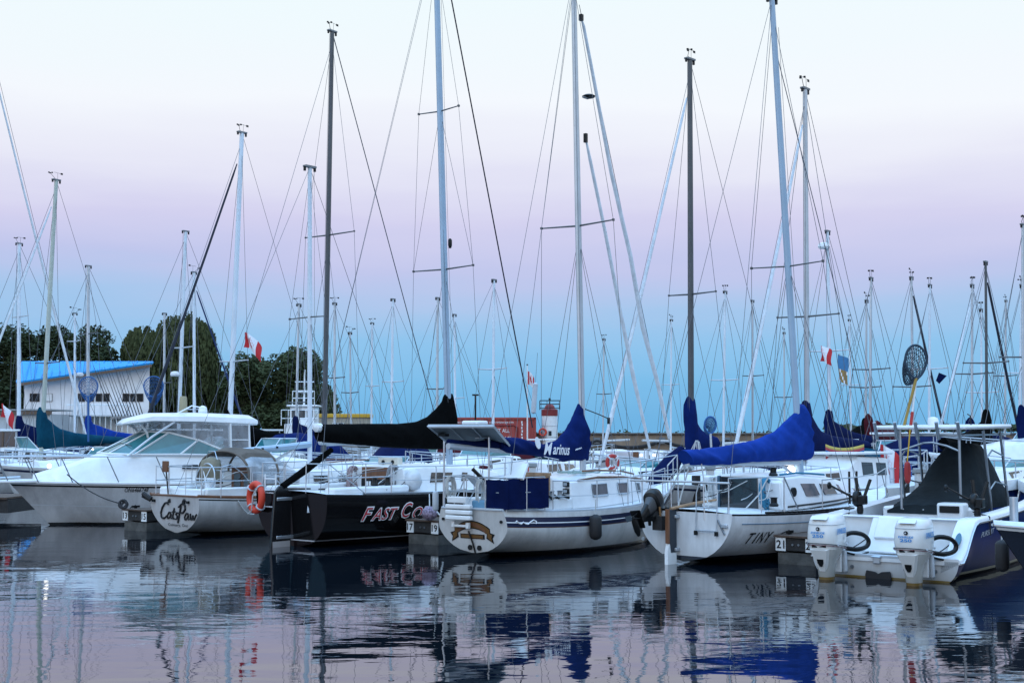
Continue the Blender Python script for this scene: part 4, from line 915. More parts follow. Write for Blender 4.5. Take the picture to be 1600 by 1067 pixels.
script([[(.55, .55), (.25, .6), (.05, .3), (.15, .02), (.4, .1), (.58, .5), (.55, .12), (.72, .05)], [(.98, 1.0), (.85, .2), (.95, .0), (1.1, .1)], [(.72, .65), (1.15, .68)], [(1.6, .55), (1.4, .62), (1.3, .45), (1.5, .3), (1.5, .08), (1.25, .02)]], k * 1.0, -.01, k, .021)
script([[(.35, 1.2), (.2, .4), (.1, -.3)], [(0, 1.1), (.4, 1.4), (.9, 1.35), (1.0, .95), (.7, .6), (.3, .6)], [(.55, 1.6), (.7, 1.8), (.85, 1.7), (.7, 1.55)]], k * 2.6, -.01, k, .025)
script([[(.55, .55), (.25, .6), (.05, .3), (.15, .02), (.4, .1), (.58, .5), (.55, .12), (.72, .05)], [(.85, .6), (.9, .1), (1.1, .05), (1.25, .5), (1.27, .1), (1.45, .05), (1.62, .45), (1.75, .55)]], k * 3.55, -.01, k, .021)
add_text(mb, 'Calmary, Ont', ff(.30, -.19), INK, width=wd * .58, height=.085, bold=.004); mb.build('lettering', cp, smooth=0)
mb = MB()
for y in (-.55, .78): mb.box((-.10, y, .80), (.05, .09, .06), BLACK)
mb.box((-.09, -.38, .79), (.04, .09, .05), BLACK); mb.build('chock', cp)
mb = MB()
for s_ in (-1, 1): mb.box((1.5, s_ * .84, 1.0), (2.7, .16, .24), WHITE)
mb.box((.16, 0, .99), (.14, 1.7, .22), WHITE); mb.build('coaming', cp, bevel=.04)
cs = [(1.9, .85, .75, .9, 1.42), (3.0, .88, .75, .9, 1.45), (5.2, .7, .58, .95, 1.38), (6.3, .4, .3, 1.0, 1.2)]
mb = MB(); cabin(mb, cs, WHITE, .06); mb.build('cabin', cp, bevel=.03)
for x0, x1 in ((3.5, 4.0), (4.4, 4.9)): cab_window(cp, cs, x0, x1, .4, .8, -1, GLASS, STEEL)
mb = MB(); mb.box((1.84, -.10, 1.22), (.07, .86, .60), WOOD); mb.box((1.8, -.10, 1.55), (.16, 1.0, .05), WOOD); dr = mb.build('companionway', cp, bevel=.01)
for y in (.13, -.25): mb = MB(); mb.box((1.795, y - .05, 1.22), (.02, .24, .38), GLASSP); mb.build('door_panel', dr)
mb = MB(); c_ = Vector((.78, .0, 1.30)); ring_torus(mb, c_, .36, .017, (0, 1, 0), (.15, 0, 1), STEEL)
for a in range(6): mb.tube([c_, c_ + Vector((.15 * math.sin(a * 1.047) * .36, math.cos(a * 1.047) * .36, math.sin(a * 1.047) * .36))], .013, WHITE, n=5)
mb.box((.93, 0, 1.05), (.18, .18, .55), WHITE); mb.tube([(1.0, .3, .9), (1.0, .3, 1.5), (1.0, -.3, 1.5), (1.0, -.3, .9)], .018, STEEL, n=6); mb.build('steering_wheel', cp)
mb = MB()       # spray hood on hoops
def hoop(x, w, z1, n=14): return [Vector((x, w * math.cos(a) * (1 if abs(math.cos(a)) < .8 else 1), 1.15 + (z1 - 1.15) * abs(math.sin(a)) ** .6)) for a in [math.pi * i / n for i in range(n + 1)]]
rr = [hoop(1.30, 1.0, 1.95), hoop(1.5, 1.02, 2.04), hoop(2.2, .98, 2.0), hoop(2.95, .85, 1.6)]
def shell(rings, t, m):
    n = len(rings[0]); vs = [p for r_2 in rings for p in r_2]; c0 = sum(vs, Vector()) / len(vs)
    mb.loft([list(r_2) + [p + (c0 - p).normalized() * t for p in reversed(r_2)] for r_2 in rings], m)
shell([r2[3:12] for r2 in rr[:3]], .02, C_TAN); shell([[p for p in r2[4:11]] for r2 in rr[2:]], .02, C_TAN)
for r2 in (rr[0], rr[2]): mb.tube(r2, .03, C_TAN, n=6)
mb.tube([rr[1][0], rr[2][0], rr[3][0]], .03, C_TAN, n=6); mb.tube([rr[1][14], rr[2][14], rr[3][14]], .03, C_TAN, n=6); hd = mb.build('spray_hood', cp, smooth=60)
CLEAR = mat('clear_vinyl', (.42, .47, .52), .12, var=.3, scale=5, alpha=.6)
mb = MB(); mb.loft([r2[10:15] for r2 in rr], CLEAR, cap=False, closed=False); mb.loft([r2[0:5] for r2 in rr], CLEAR, cap=False, closed=False); mb.build('clear_panel', hd)
mb = MB(); mb.lathe([(.05, -.3), (.24, -.25), (.27, .05), (.22, .26), (.05, .33)], C_KHAKI, 12, (1.05, .15, 1.48)); mb.tube([(1.05, .35, 1.75), (1.05, .25, 1.95), (1.05, 0, 1.95), (1.05, -.1, 1.75)], .0115, STEEL, n=5); mb.build('covered_winch_bag', cp, smooth=70)
rr2 = [(1.2, 1.10), (.45, 1.0), (.02, .88), (.0, .32), (.0, -.32), (.02, -.9), (.45, -1.05), (1.2, -1.18)]
mb = MB()
for f in (.36, .68): mb.tube([(x, y, .92 + f) for x, y in rr2], .0115, STEEL, n=6)
for x, y in rr2: mb.tube([(x, y, .9), (x, y, 1.62)], .0115, STEEL, n=6)
mb.tube([(.45, -1.05, 1.60), (.7, -1.08, 1.66), (1.0, -1.13, 1.45), (1.45, -1.2, .95)], .0115, STEEL, n=6); mb.build('pushpit', cp)
mb = MB(); mb.box((.0, .48, 1.60), (.06, .20, .26), WOOD); mb.tube([(0, .45, 1.5), (.02, .38, .95)], .02, BLACK, n=5); mb.build('outboard_bracket', cp, bevel=.01)
for x, y in ((1.9, -.84), (2.6, -.84)): mb = MB(); mb.lathe([(.06, 0), (.07, .03), (.05, .06), (.05, .14), (.07, .16)], BLACK, 14, (x, y, 1.12)); mb.build('winch', cp)
mb_ = CL(cp, 484, 735); mt_ = CL(cp, 484, 262); mast(cp, mb_, mt_, .066, .058, ALUW, .8); masthead(cp, mt_, .085, False)
sp = spreaders(cp, mb_, mt_, (735 - 497) / 473, .72, .02, rise=-.02)
mb = MB(); mb.tube([CL(cp, 372, 706), CL(cp, 440, 699), CL(cp, 484, 694)], .085, ALUB, n=10)
for k_ in (.1, .3, .5): mb.box(CL(cp, 372, 706).lerp(CL(cp, 484, 694), k_) + Vector((0, -.08, .02)), (.05, .05, .05), BLACK)
mb.build('boom', cp)
mb = MB()
for i in range(4): mb.tube([CL(cp, 478, 690) + Vector((0, .03 * i, 0)), Vector((2.1, -.1 + .08 * i, 1.3))], .012, WIREL, n=5)
mb.build('mainsheet', cp)
ch = [h.rail(.52, s_, 0, .05) for s_ in (-1, 1)]
wires(cp, 'shroud', [[mb_.lerp(mt_, .98), sp[i], ch[i]] for i in (0, 1)] + [[mb_.lerp(mt_, .5), ch[i] + Vector((dx, 0, 0))] for i in (0, 1) for dx in (-.35, .3)], .006)
wires(cp, 'backstay', [[mt_, Vector((0, .1, .95))]], .006); wires(cp, 'forestay', [[mt_, h.rail(1, 1)]], .008)
wires(cp, 'halyard', [[mb_ + Vector((.12, y, .1)), mt_ + Vector((.1, y, -.1))] for y in (-.06, .05)], .005)
st = [h.rail(t, -1, 0, .04) for t in (.17, .33, .5, .66, .82)]; railing(cp, 'lifeline', st, [.6] * 5, (1, .5), .011); railing(cp, 'lifeline', [Vector((p.x, -p.y, p.z)) for p in st], [.6] * 5, (1, .5), .011); lines(cp, 1.8, .9, .98, 6, 32)
mb = MB(); mb.tube(sag(h.rail(.12, -1, -.05, -.03), h.rail(.21, -1, -.05, -.03), .32), .014, WIREL, n=5); mb.build('hanging_line', cp)
mb = MB(); mb.tube([(-.12, .86, .83), (-.2, 1.05, .95), (-.1, 1.2, .9), (.05, 1.1, .8)], .06, ROPEB, n=7); mb.build('mooring_line', cp)

# ============ TINY
ty = thing('sailing_yacht', (3.16, 23.7, 0), 46.5, 'white yacht lettered TINY with royal blue boom cover and teak trimmed rudder', 'yacht', 'moored boats')
h = Hull(7.8, 2.62, 2.1, .95, .90, 1.12, .04, .35, over=.7, rake=.0, p=2.0, q=2.0, tmax=.5, tum=.0)
mb = MB(); h.mesh(mb, H_WHITE2, stripes=((.0, .035, BLACK),)); mb.build('hull', ty)
mb = MB()
for s_ in (-1, 1): mb.tube([h.rail(t / 24, s_, .02, .02) for t in range(3, 25)], .022, BLACK, n=6)
for i in range(40): p = h.rail(.16 + i * .018, -1, .045, .0); mb.box(p, (.05, .03, .012), LGREY)
mb.build('toe_rail', ty)
mb = MB(); mb.tube([h.side(x, h.sh(h.t_of(x, .8)) - .18, -1, .002) for x in (.3, .9, 1.5, 2.2, 3.0)], .011, mat('blue_grey_stripe', (.08, .15, .22), .3, var=0), n=4); mb.build('side_line', ty)
a_ = CL(ty, 1180, 848, -1.15)
mb = MB(); [add_text(mb, ch_, (lambda u, v, x0=x0: h.side(a_.x + x0 + u, a_.z - .03 + v, -1, .022)), INK, width=w2, height=.20, shear=.3, bold=.012) for ch_, x0, w2 in (('T', 0, .17), ('I', .185, .095), ('N', .29, .19), ('Y', .50, .17))]
mb.build('lettering', ty, smooth=0)
rp0 = TR(ty, 1045, 808, -.1); rz_ = rp0.y
RY = TR(ty, 1053, 840, -.1).y
NAVY_D = mat('dark_navy_rudder', (.012, .022, .035), .35)
mb = MB(); mb.box((-.16, RY, .60), (.22, .06, .78), NAVY_D); rd = mb.build('rudder', ty, bevel=.01)
mb = MB(); mb.box((-.295, RY, .69), (.05, .064, .62), WOOD); mb.build('teak_strip', rd)
mb = MB(); mb.prism([(-.07, -.3), (-.34, -.3), (-.34, .22), (-.30, .37), (-.27, .37), (-.24, .2), (-.07, .2)], lambda u, v, w: Vector((u, RY - .034 + w, v)), .068, WHITE); mb.build('blade', rd)
for z in (.86, .26): mb = MB(); mb.box((-.06, RY - .02, z), (.14, .10, .06), STEEL); mb.build('hinge', rd, bevel=.01)
mb = MB(); mb.tube([(-.2, RY, 1.0), (.3, RY - .12, 1.08), (.85, RY - .3, 1.14)], [.03, .028, .02], WOODL, n=8); mb.build('tiller', ty)
mb = MB(); la = TR(ty, 1087, 832, -.05); lb = TR(ty, 1119, 834, -.05); ta = TR(ty, 1092, 756, .02); tb = TR(ty, 1119, 757, .02)
mb.tube([la, TR(ty, 1088, 770, 0), ta, ta.lerp(tb, .5) + Vector((0, 0, .02)), tb, TR(ty, 1121, 772, 0), lb], .0115, STEEL, n=7)
for k in (.05, .52): mb.tube([la.lerp(ta, k), lb.lerp(tb, k)], .014, STEEL, n=6)
for p in (la, lb): mb.box(p + Vector((0, 0, .0)), (.05, .05, .08), BLACK)
mb.tube([TR(ty, 1101, 812, .0), TR(ty, 1099, 757, .02)], .014, STEEL, n=6); mb.build('boarding_ladder', ty)
mb = MB()
q0, q1 = TR(ty, 1121, 812, -.012), TR(ty, 1132, 835, -.012); mb.tube([q0, q1], .022, DSTEEL, n=6); q0, q1 = TR(ty, 1006, 812, -.012), TR(ty, 1000, 830, -.012); mb.tube([q0, q1], .02, DSTEEL, n=6); mb.build('backstay_chainplate', ty)
mb = MB(); mb.box(TR(ty, 1132, 822, -.015), (.03, .13, .07), STEEL); mb.build('stern_lamp', ty, bevel=.01)
mb = MB(); mb.lathe([(.035, -.012), (.035, .012)], GREY, 12, TR(ty, 1005, 841, -.01), 'X'); mb.build('drain', ty)
# outboard, tilted up
def rrect(hx, hy, n=20, e=2.6): return [(hx * math.copysign(abs(math.cos(a)) ** (2 / e), math.cos(a)), hy * math.copysign(abs(math.sin(a)) ** (2 / e), math.sin(a))) for a in [2 * math.pi * i / n for i in range(n)]]
ob = bpy.data.objects.new('outboard_motor', None); COL.objects.link(ob); ob.parent = ty
OY = TR(ty, 1018, 800, -.25).y; ob.location = (-.34, OY, .98); 
# motor built in its own frame: z along the (tilted) shaft, x forward
M_ = Matrix.Rotation(R(64), 4, 'Y') @ Matrix.Rotation(R(-14), 4, 'X')
mb = MB(); mb.xf = M_
mb.loft([[Vector((x * k, y * k, z)) for x, y in rrect(.25, .165)] for z, k in ((.16, .78), (.20, .98), (.30, 1.0), (.40, .94), (.46, .8), (.48, .5))], BLACK); c_ob = mb.build('engine_cowl', ob, bevel=0)
mb = MB(); mb.xf = M_; mb.loft([[Vector((x * k, y * k, z)) for x, y in rrect(.243, .158)] for z, k in ((.285, 1.005), (.305, 1.005))], LGREY); mb.build('cowl_stripe', c_ob)
mb = MB(); mb.xf = M_; mb.loft([[Vector((x * k - .02, y * k, z)) for x, y in rrect(.17, .11)] for z, k in ((.17, 1), (.05, .8), (-.1, .6))], mat('grey_engine_body', (.05, .05, .052), .5)); mb.box((.13, 0, .02), (.10, .2, .30), BLACK); mb.build('engine_block', ob)
mb = MB(); mb.xf = M_; mb.loft([[Vector((x * a - .02, y * b, z)) for x, y in rrect(.1, .05)] for z, a, b in ((-.05, 1.3, 1.3), (-.3, 1, 1), (-.52, .9, .8))], BLACK); mb.box((-.08, 0, -.52), (.36, .2, .02), BLACK); mb.lathe([(.01, -.2), (.055, -.1), (.06, .1), (.03, .2)], BLACK, 12, (-.02, 0, -.66), 'X'); mb.box((-.02, 0, -.58), (.22, .035, .14), BLACK)
for a in range(3): mb.quad(*[Vector((-.2, 0, -.66)) + Matrix.Rotation(a * 2.094, 3, 'X') @ Vector(p) for p in ((-.03, -.05, .03), (.03, .05, .03), (.03, .06, .14), (-.03, -.05, .14))], .008, BLACK)
mb.build('lower_leg', ob)
mb = MB(); mb.box((.16, -.12, -.25), (.12, .22, .26), DOCKW); mb.tube([(.14, 0, .0), (.14, -.1, -.25)], .03, DSTEEL, n=6); mb.tube([(.14, -.15, .05), (.12, -.2, -.25)], .02, GOLD, n=6); mb.tube([(.05, .05, .1), (.14, .08, -.3)], .03, BLACK, n=6); mb.build('mounting_bracket', ob)
cs = [(1.95, .98, .86, .92, 1.52), (2.7, .98, .84, .93, 1.55), (4.2, .88, .68, .98, 1.46), (5.2, .66, .46, 1.02, 1.32), (5.9, .34, .22, 1.05, 1.16)]
mb = MB(); cabin(mb, cs, WHITE, .06); mb.build('cabin', ty, bevel=.03)
for x0, x1 in ((2.75, 3.35), (3.6, 4.15), (4.4, 4.7)): cab_window(ty, cs, x0, x1, .38, .78, -1, GLASSP, None, -.12)
mb = MB(); mb.lathe([(.09, -.02), (.09, .02), (.06, .028)], BLACK, 18, cab_pt(cs, 2.3, .55, -1, .01), 'Y'); mb.build('porthole', ty)
mb = MB(); mb.tube([cab_pt(cs, x, .12, -1, .02) for x in (2.0, 3, 4, 5)], .018, BLACK, n=6); mb.build('jib_track', ty)
mb = MB(); mb.box((1.92, .08, 1.22), (.04, .86, .62), GLASS); mb.box((1.91, .52, 1.22), (.06, .05, .66), mat('blue_grey_frame', (.06, .12, .18), .4)); mb.build('companionway', ty)
mb = MB(); mb.box((1.9, .72, 1.24), (.12, .34, .62), WHITE); mb.build('bulkhead', ty, bevel=.05); mb = MB(); mb.box((1.9, -.72, 1.2), (.1, .42, .56), WHITE); mb.build('bulkhead', ty, bevel=.05)
mb = MB(); mb.lathe([(.075, -.02), (.075, .02)], BLACK, 16, (1.83, .78, 1.30), 'X'); mb.build('compass', ty)
BROPE = mat('blue_rope', (.03, .2, .33), .8, var=.4, scale=40)
coil(ty, 'rope_coil', (1.82, .60, 1.52), .2, .5, WIREL, 8); coil(ty, 'rope_coil', (1.80, -.62, 1.52), .3, .55, BROPE, 14, r=.017)
mb = MB(); mb.tube([cab_pt(cs, x, 1.0, -1, -.05) + Vector((0, 0, .07)) for x in (2.0, 2.6, 3.2, 3.9)], .02, BROPE, n=6); mb.build('blue_line', ty)
mb = MB(); mb.lathe([(.08, 0), (.09, .03), (.06, .07), (.06, .15), (.085, .17)], BLACK, 14, (2.1, -.6, 1.56)); mb.build('winch', ty)
mb = MB(); mb.lathe([(.08, 0), (.09, .03), (.06, .07), (.06, .15), (.085, .17)], BLACK, 14, (1.5, -.98, 1.02)); mb.build('winch', ty)
for s_ in (1, -1):
    mb = MB(); rr2 = [(.02, s_ * .3), (.05, s_ * 1.0), (.9, s_ * 1.15), (1.5, s_ * 1.22)] if s_ > 0 else [(.05, -.95), (.85, -1.12), (1.5, -1.2)]
    mb.tube([(x, y, 1.58) for x, y in rr2], .0115, STEEL, n=6)
    for x, y in rr2: mb.tube([(x, y, .93), (x, y, 1.58)], .0115, STEEL, n=6)
    mb.build('pushpit', ty)
mb = MB(); mb.tube([TR(ty, 985, 750, .02), TR(ty, 1060, 752, .0), TR(ty, 1140, 755, .0)], .02, STEEL, n=7); mb.build('stern_rail', ty)
mb = MB(); mb.tube([(1.5, -1.2, 1.58), (1.95, -1.22, .97)], .014, STEEL, n=6); mb.tube([(1.05, -1.15, 1.58), (.95, -1.0, 1.25), (.6, -.95, 1.02)], .014, WIREL, n=5); mb.build('rail_brace', ty)
mb_ = CL(ty, 1251, 742); mt_ = CL(ty, 1206, -2); mast(ty, mb_, mt_, .085, .07, ALUB, .75); masthead(ty, mt_, .08, False)
sp = spreaders(ty, mb_, mt_, (742 - 417) / 744, .85, .018, rise=.03)
mb = MB(); mb.tube([CL(ty, 1073, 724), CL(ty, 1258, 722)], .06, ALU, n=10); mb.tube([CL(ty, 1218, 724), CL(ty, 1248, 748)], .03, ALU, n=8); mb.build('boom', ty)
cover(ty, [CL(ty, *p) for p in ((1066, 704), (1100, 701), (1140, 696), (1180, 688), (1208, 676), (1226, 660), (1238, 649), (1244, 643), (1245, 632), (1253, 632))],
      [CL(ty, *p) for p in ((1074, 727), (1110, 728), (1140, 726), (1170, 723), (1200, 722), (1225, 720), (1245, 720), (1258, 720), (1264, 718), (1265, 700))], lambda t: .15, C_BLUE, 70, wr=.11, seed=9)
mb = MB(); b0 = CL(ty, 1088, 690); mb.tube([CL(ty, 1088, 688), Vector((.2, .3, .95))], .014, WIREL, n=5); mb.tube([CL(ty, 1090, 688), Vector((.3, -.35, .95))], .014, WIREL, n=5); mb.tube([CL(ty, 1088, 688), Vector((.35, .8, .95))], .014, WIREL, n=5); mb.tube([CL(ty, 1092, 690), CL(ty, 1100, 728)], .016, WIREL, n=5); mb.tube([CL(ty, 1087, 690), CL(ty, 1094, 728)], .012, WIREL, n=5); mb.build('mainsheet', ty)
ch = [h.rail(.54, s_, 0, .06) for s_ in (-1, 1)]
wires(ty, 'shroud', [[mb_.lerp(mt_, .97), sp[i], ch[i]] for i in (0, 1)] + [[mb_.lerp(mt_, .44), ch[i] + Vector((dx, 0, 0))] for i in (0, 1) for dx in (-.35, .3)], .006)
mb = MB()
for x in (3.95, 4.25): mb.tube([(x, -1.2, .98), (x + .05, -1.17, 1.62)], .022, BLACK, n=6)
mb.build('turnbuckle', ty)
wires(ty, 'forestay', [[mb_.lerp(mt_, .9), CL(ty, 1290, 690) if False else h.rail(1, 1)]], .010)
wires(ty, 'backstay', [[mt_, Vector((0, .95, .95))], [mt_, Vector((0, -.95, .95))]], .006)
wires(ty, 'halyard', [[mb_ + Vector((.12, y, .1)), mt_.lerp(mb_, .05) + Vector((.1, y, -.1))] for y in (-.06, .05)], .005)
st = [h.rail(t, -1, 0, .04) for t in (.36, .52, .68, .84)]; railing(ty, 'lifeline', st, [.6] * 4, (1, .5), .011); railing(ty, 'lifeline', [Vector((p.x, -p.y, p.z)) for p in st], [.6] * 4, (1, .5), .011); lines(ty, 1.9, 1.0, 1.0, 7, 33)
ll = thing('deck_lantern', Vector(ty.location) + axes(ty)[0] * 3.9 + axes(ty)[1] * .1 + Vector((0, 0, 1.54)), 0, 'small lit lantern standing on the cabin roof of the white yacht lettered TINY', 'lantern')
mb = MB(); mb.lathe([(.075, .0), (.085, .05), (.08, .13), (.04, .17)], LAMP, 12); mb.build('globe', ll); mb = MB(); mb.lathe([(.09, .17), (.05, .22), (.012, .25), (.012, .33)], BLACK, 12); mb.build('cap', ll)
# ============ white sport cruiser at the left (bow to the left)
PH = 205
cz = thing('motor_cruiser', (-12.2 + 7.6 * math.cos(R(25)), 33.6 + 7.6 * math.sin(R(25)), 0), PH, 'large white motor cruiser with teal tinted windscreen and hardtop, its bow pointing left', 'motor cruiser', 'moored boats')
h = Hull(8.5, 3.0, 2.7, 1.02, 1.06, 1.14, -.2, .5, over=1.05, p=2.0, q=2.4, flare=.62, tmax=.35, bowp=2.4)
H_CR = hullmat('cruiser_hull', (.50, .51, .53), (.012, .012, .013), boot=(.02, .02, .02), z0=.04, z1=.06, scum=.3)
mb = MB(); h.mesh(mb, H_CR, stripes=((.0, .07, WHITE), (.07, .115, BLACK), (.60, .62, LGREY))); mb.build('hull', cz)
mb = MB()
for s_ in (-1, 1): mb.tube([h.rail(t / 20, s_, .0, -.01) for t in range(21)], .04, WHITE, n=6)
mb.build('gunwale', cz)
mb = MB(); bw_ = h.rail(1, 1); mb.loft([[Vector((x, -w, 1.10)), Vector((x, w, 1.10)), Vector((x, w, 1.19)), Vector((x, -w, 1.19))] for x, w in ((7.4, .5), (8.3, .38), (9.15, .28), (9.3, .18))], WHITE); mb.build('bow_platform', cz, bevel=.03)
mb = MB(); mb.tube([(8.2, 0, 1.24), (9.3, 0, 1.2), (9.42, 0, 1.05)], .035, STEEL, n=6); mb.quad((9.35, -.2, 1.0), (9.35, .2, 1.0), (9.1, .1, .95), (9.1, -.1, .95), .05, DSTEEL); mb.build('anchor', cz)
ds = [(.6, 1.36, 1.22, 1.0, 1.55), (2.6, 1.38, 1.20, 1.05, 1.80), (5.2, 1.28, 1.05, 1.08, 1.82), (6.3, 1.0, .72, 1.10, 1.74), (7.1, .66, .40, 1.12, 1.46), (7.9, .25, .14, 1.14, 1.22)]
mb = MB(); cabin(mb, ds, WHITE, .10); mb.build('cabin', cz, bevel=.05)
mb = MB(); mb.box((4.1, 1.27, 1.50), (.42, .06, .11), GLASS); mb.build('side_vent', cz, bevel=.02)
# windscreen, hardtop
SH = Vector((1.75, 0, 0)); wb = [SH + Vector(q) for q in ((4.55, 0, 1.86), (4.35, .55, 1.84), (3.75, 1.02, 1.82), (2.6, 1.16, 1.82), (1.3, 1.2, 1.78))]
wt = [SH + Vector(q) for q in ((3.45, 0, 2.42), (3.3, .5, 2.42), (2.85, .90, 2.40), (2.1, 1.02, 2.20), (1.25, 1.12, 1.84))]
full_b = [Vector((p.x, -p.y, p.z)) for p in wb[:0:-1]] + wb; full_t = [Vector((p.x, -p.y, p.z)) for p in wt[:0:-1]] + wt
mb = MB(); mb.loft([full_b, full_t], TEAL_G, cap=False, closed=False); ws = mb.build('windscreen', cz, smooth=0)
mb = MB()
for a, b in zip(full_b, full_t): mb.tube([a, b], .026, WHITE, n=5)
mb.tube(full_b, .03, WHITE, n=5); mb.tube(full_t, .03, WHITE, n=5); mb.build('frame', ws)
mb = MB(); mb.xf = Matrix.Translation(SH); mb.tube([(4.45, .3, 1.9), (4.0, .35, 2.12), (3.8, .8, 2.05)], .012, BLACK, n=4); mb.tube([(4.45, -.3, 1.9), (4.0, -.25, 2.12)], .012, BLACK, n=4); mb.build('wiper', ws)
def slab(x, w, z, t): return [Vector((x, -w, z)), Vector((x, -w * .98, z + t * .8)), Vector((x, -w * .6, z + t * 1.25)), Vector((x, 0, z + t * 1.4)), Vector((x, w * .6, z + t * 1.25)), Vector((x, w * .98, z + t * .8)), Vector((x, w, z)), Vector((x, w * .9, z - .03)), Vector((x, -w * .9, z - .03))]
mb = MB(); mb.xf = Matrix.Translation(SH); mb.loft([slab(4.0, .6, 2.62, .03), slab(3.85, .95, 2.64, .10), slab(3.3, 1.18, 2.70, .16), slab(2.0, 1.28, 2.68, .19), slab(.7, 1.28, 2.63, .19), slab(.55, 1.24, 2.63, .12)], WHITE); mb.build('hardtop', cz, bevel=.03)
mb = MB(); CLEAR2 = mat('clear_curtain', (.50, .52, .55), .2, var=.35, scale=3, alpha=.45)
tb_ = [SH + Vector(q) for q in ((3.75, .6, 2.64), (3.4, 1.05, 2.66), (2.6, 1.2, 2.66), (1.3, 1.24, 2.64))]
for s_ in (-1, 1):
    mb.loft([[Vector((p.x, s_ * p.y, p.z)) for p in wt[1:]], [Vector((p.x, s_ * p.y, p.z)) for p in tb_]], CLEAR2, cap=False, closed=False)
    mb.loft([[SH + Vector((1.25, s_ * 1.14, 1.78)), SH + Vector((.7, s_ * 1.24, 1.76))], [SH + Vector((1.3, s_ * 1.24, 2.64)), SH + Vector((.8, s_ * 1.25, 2.64))]], CLEAR2, cap=False, closed=False)
mb.loft([[SH + Vector((3.3, -.5, 2.42)), SH + Vector((3.45, 0, 2.42)), SH + Vector((3.3, .5, 2.42))], [SH + Vector((3.75, -.6, 2.64)), SH + Vector((3.9, 0, 2.64)), SH + Vector((3.75, .6, 2.64))]], CLEAR2, cap=False, closed=False); mb.build('side_curtain', cz)
for s_ in (-1, 1):
    mb = MB(); mb.xf = Matrix.Translation(SH); mb.tube([(3.95, s_ * 1.15, 1.78), (3.3, s_ * 1.1, 2.3), (2.75, s_ * 1.16, 2.68)], .03, ALUW, n=6); mb.build('hardtop_leg', cz)
    mb = MB(); mb.xf = Matrix.Translation(SH); mb.tube([(3.3, s_ * .6, 2.1), (3.4, s_ * .75, 2.4), (3.6, s_ * .8, 2.66)], .03, WHITE, n=6); mb.build('hardtop_leg', cz)
    mb = MB(); mb.xf = Matrix.Translation(SH); mb.tube([(1.25, s_ * 1.18, 1.75), (1.3, s_ * 1.24, 2.66)], .03, WHITE, n=6); mb.tube([(.75, s_ * 1.22, 1.6), (.8, s_ * 1.24, 2.65)], .028, WHITE, n=6)
    for z in (1.9, 2.2): mb.tube([(1.25, s_ * 1.2, z), (.76, s_ * 1.23, z)], .015, WHITE, n=5)
    mb.build('hardtop_ladder', cz)
for s_, rr2 in ((1, 1), (-1, 1)):
    mb = MB(); ps = [Vector((x, s_ * y, 1.12)) for x, y in ((9.2, .12), (8.5, .34), (7.8, .55), (7.0, .88), (5.9, 1.18), (4.7, 1.36), (3.4, 1.42), (2.2, 1.44))]
    tp = [p + Vector((.30, -.02 * s_, .66 - .0 * i - (.10 if i == 7 else 0))) for i, p in enumerate(ps)]
    mb.tube(tp + [ps[-1] + Vector((-.4, 0, .1))], .017, STEEL, n=6)
    for p, q in zip(ps, tp): mb.tube([p, q], .014, DSTEEL, n=6)
    mb.build('bow_rail', cz)
mb = MB(); add_text(mb, 'ON6466748', lambda u, v: h.side(5.75 - u, .86 + v, 1, .006), INK, width=.58, height=.11, shear=.3, bold=.012)
mb.build('registration_number', cz, smooth=0)
for s_ in (1, -1): mb = MB(); q = h.rail(.72, s_, .05, .15); mb.box(q, (.2, .06, .05), DSTEEL); mb.build('cleat', cz)
a_ = CL(cz, 105, 741, .9); p_end = P(192, 787, 31.55); d_, l_2 = axes(cz)
ml = MB(); ml.tube(sag(Vector(cz.location) + d_ * a_.x + l_2 * a_.y + Vector((0, 0, a_.z)), p_end, .12), .016, ROPEB, n=6); o_ = ml.build('mooring_rope'); tag(o_, 'black mooring rope from the white cruiser foredeck down to the finger dock numbered 13', 'rope')
ml = MB(); ml.tube(arc(p_end, .09, 0, 6.2, 14, (1, 0, 0), (0, .3, 1)), .035, ROPEB, n=6); ml.tube(arc(p_end + Vector((.04, 0, -.03)), .07, 0, 6.2, 14, (1, .2, 0), (0, .6, 1)), .03, ROPEB, n=6); o_ = ml.build('rope_coil'); tag(o_, 'black coil of rope on the end of the finger dock numbered 13 and 15', 'rope')
mb = MB(); q = CL(cz, 77, 728, .5); mb.lathe([(.02, -.06), (.05, -.03), (.055, .02), (.03, .06)], LAMP, 12, (0, 0, 0)); o_ = mb.build('globe_lamp'); o_.location = Vector(cz.location) + d_ * q.x + l_2 * q.y + Vector((0, 0, q.z)); tag(o_, 'round lit globe lamp hanging on the bow rail of the white cruiser', 'lamp')
mb = MB(); mb.lathe([(.1, 0), (.12, .05), (.1, .45), (.08, .5)], mat('khaki_vent', (.3, .26, .16), .5), 12, (4.0, -.4, 2.90)); mb.tube([(4.3, .3, 2.9), (3.9, .3, 3.12), (3.5, .3, 3.05)], .02, WHITE, n=5); mb.lathe([(.10, 0), (.13, .05), (.1, .18), (.03, .22)], WHITE, 12, (3.5, -.2, 2.92)); mb.build('roof_aerial', cz)

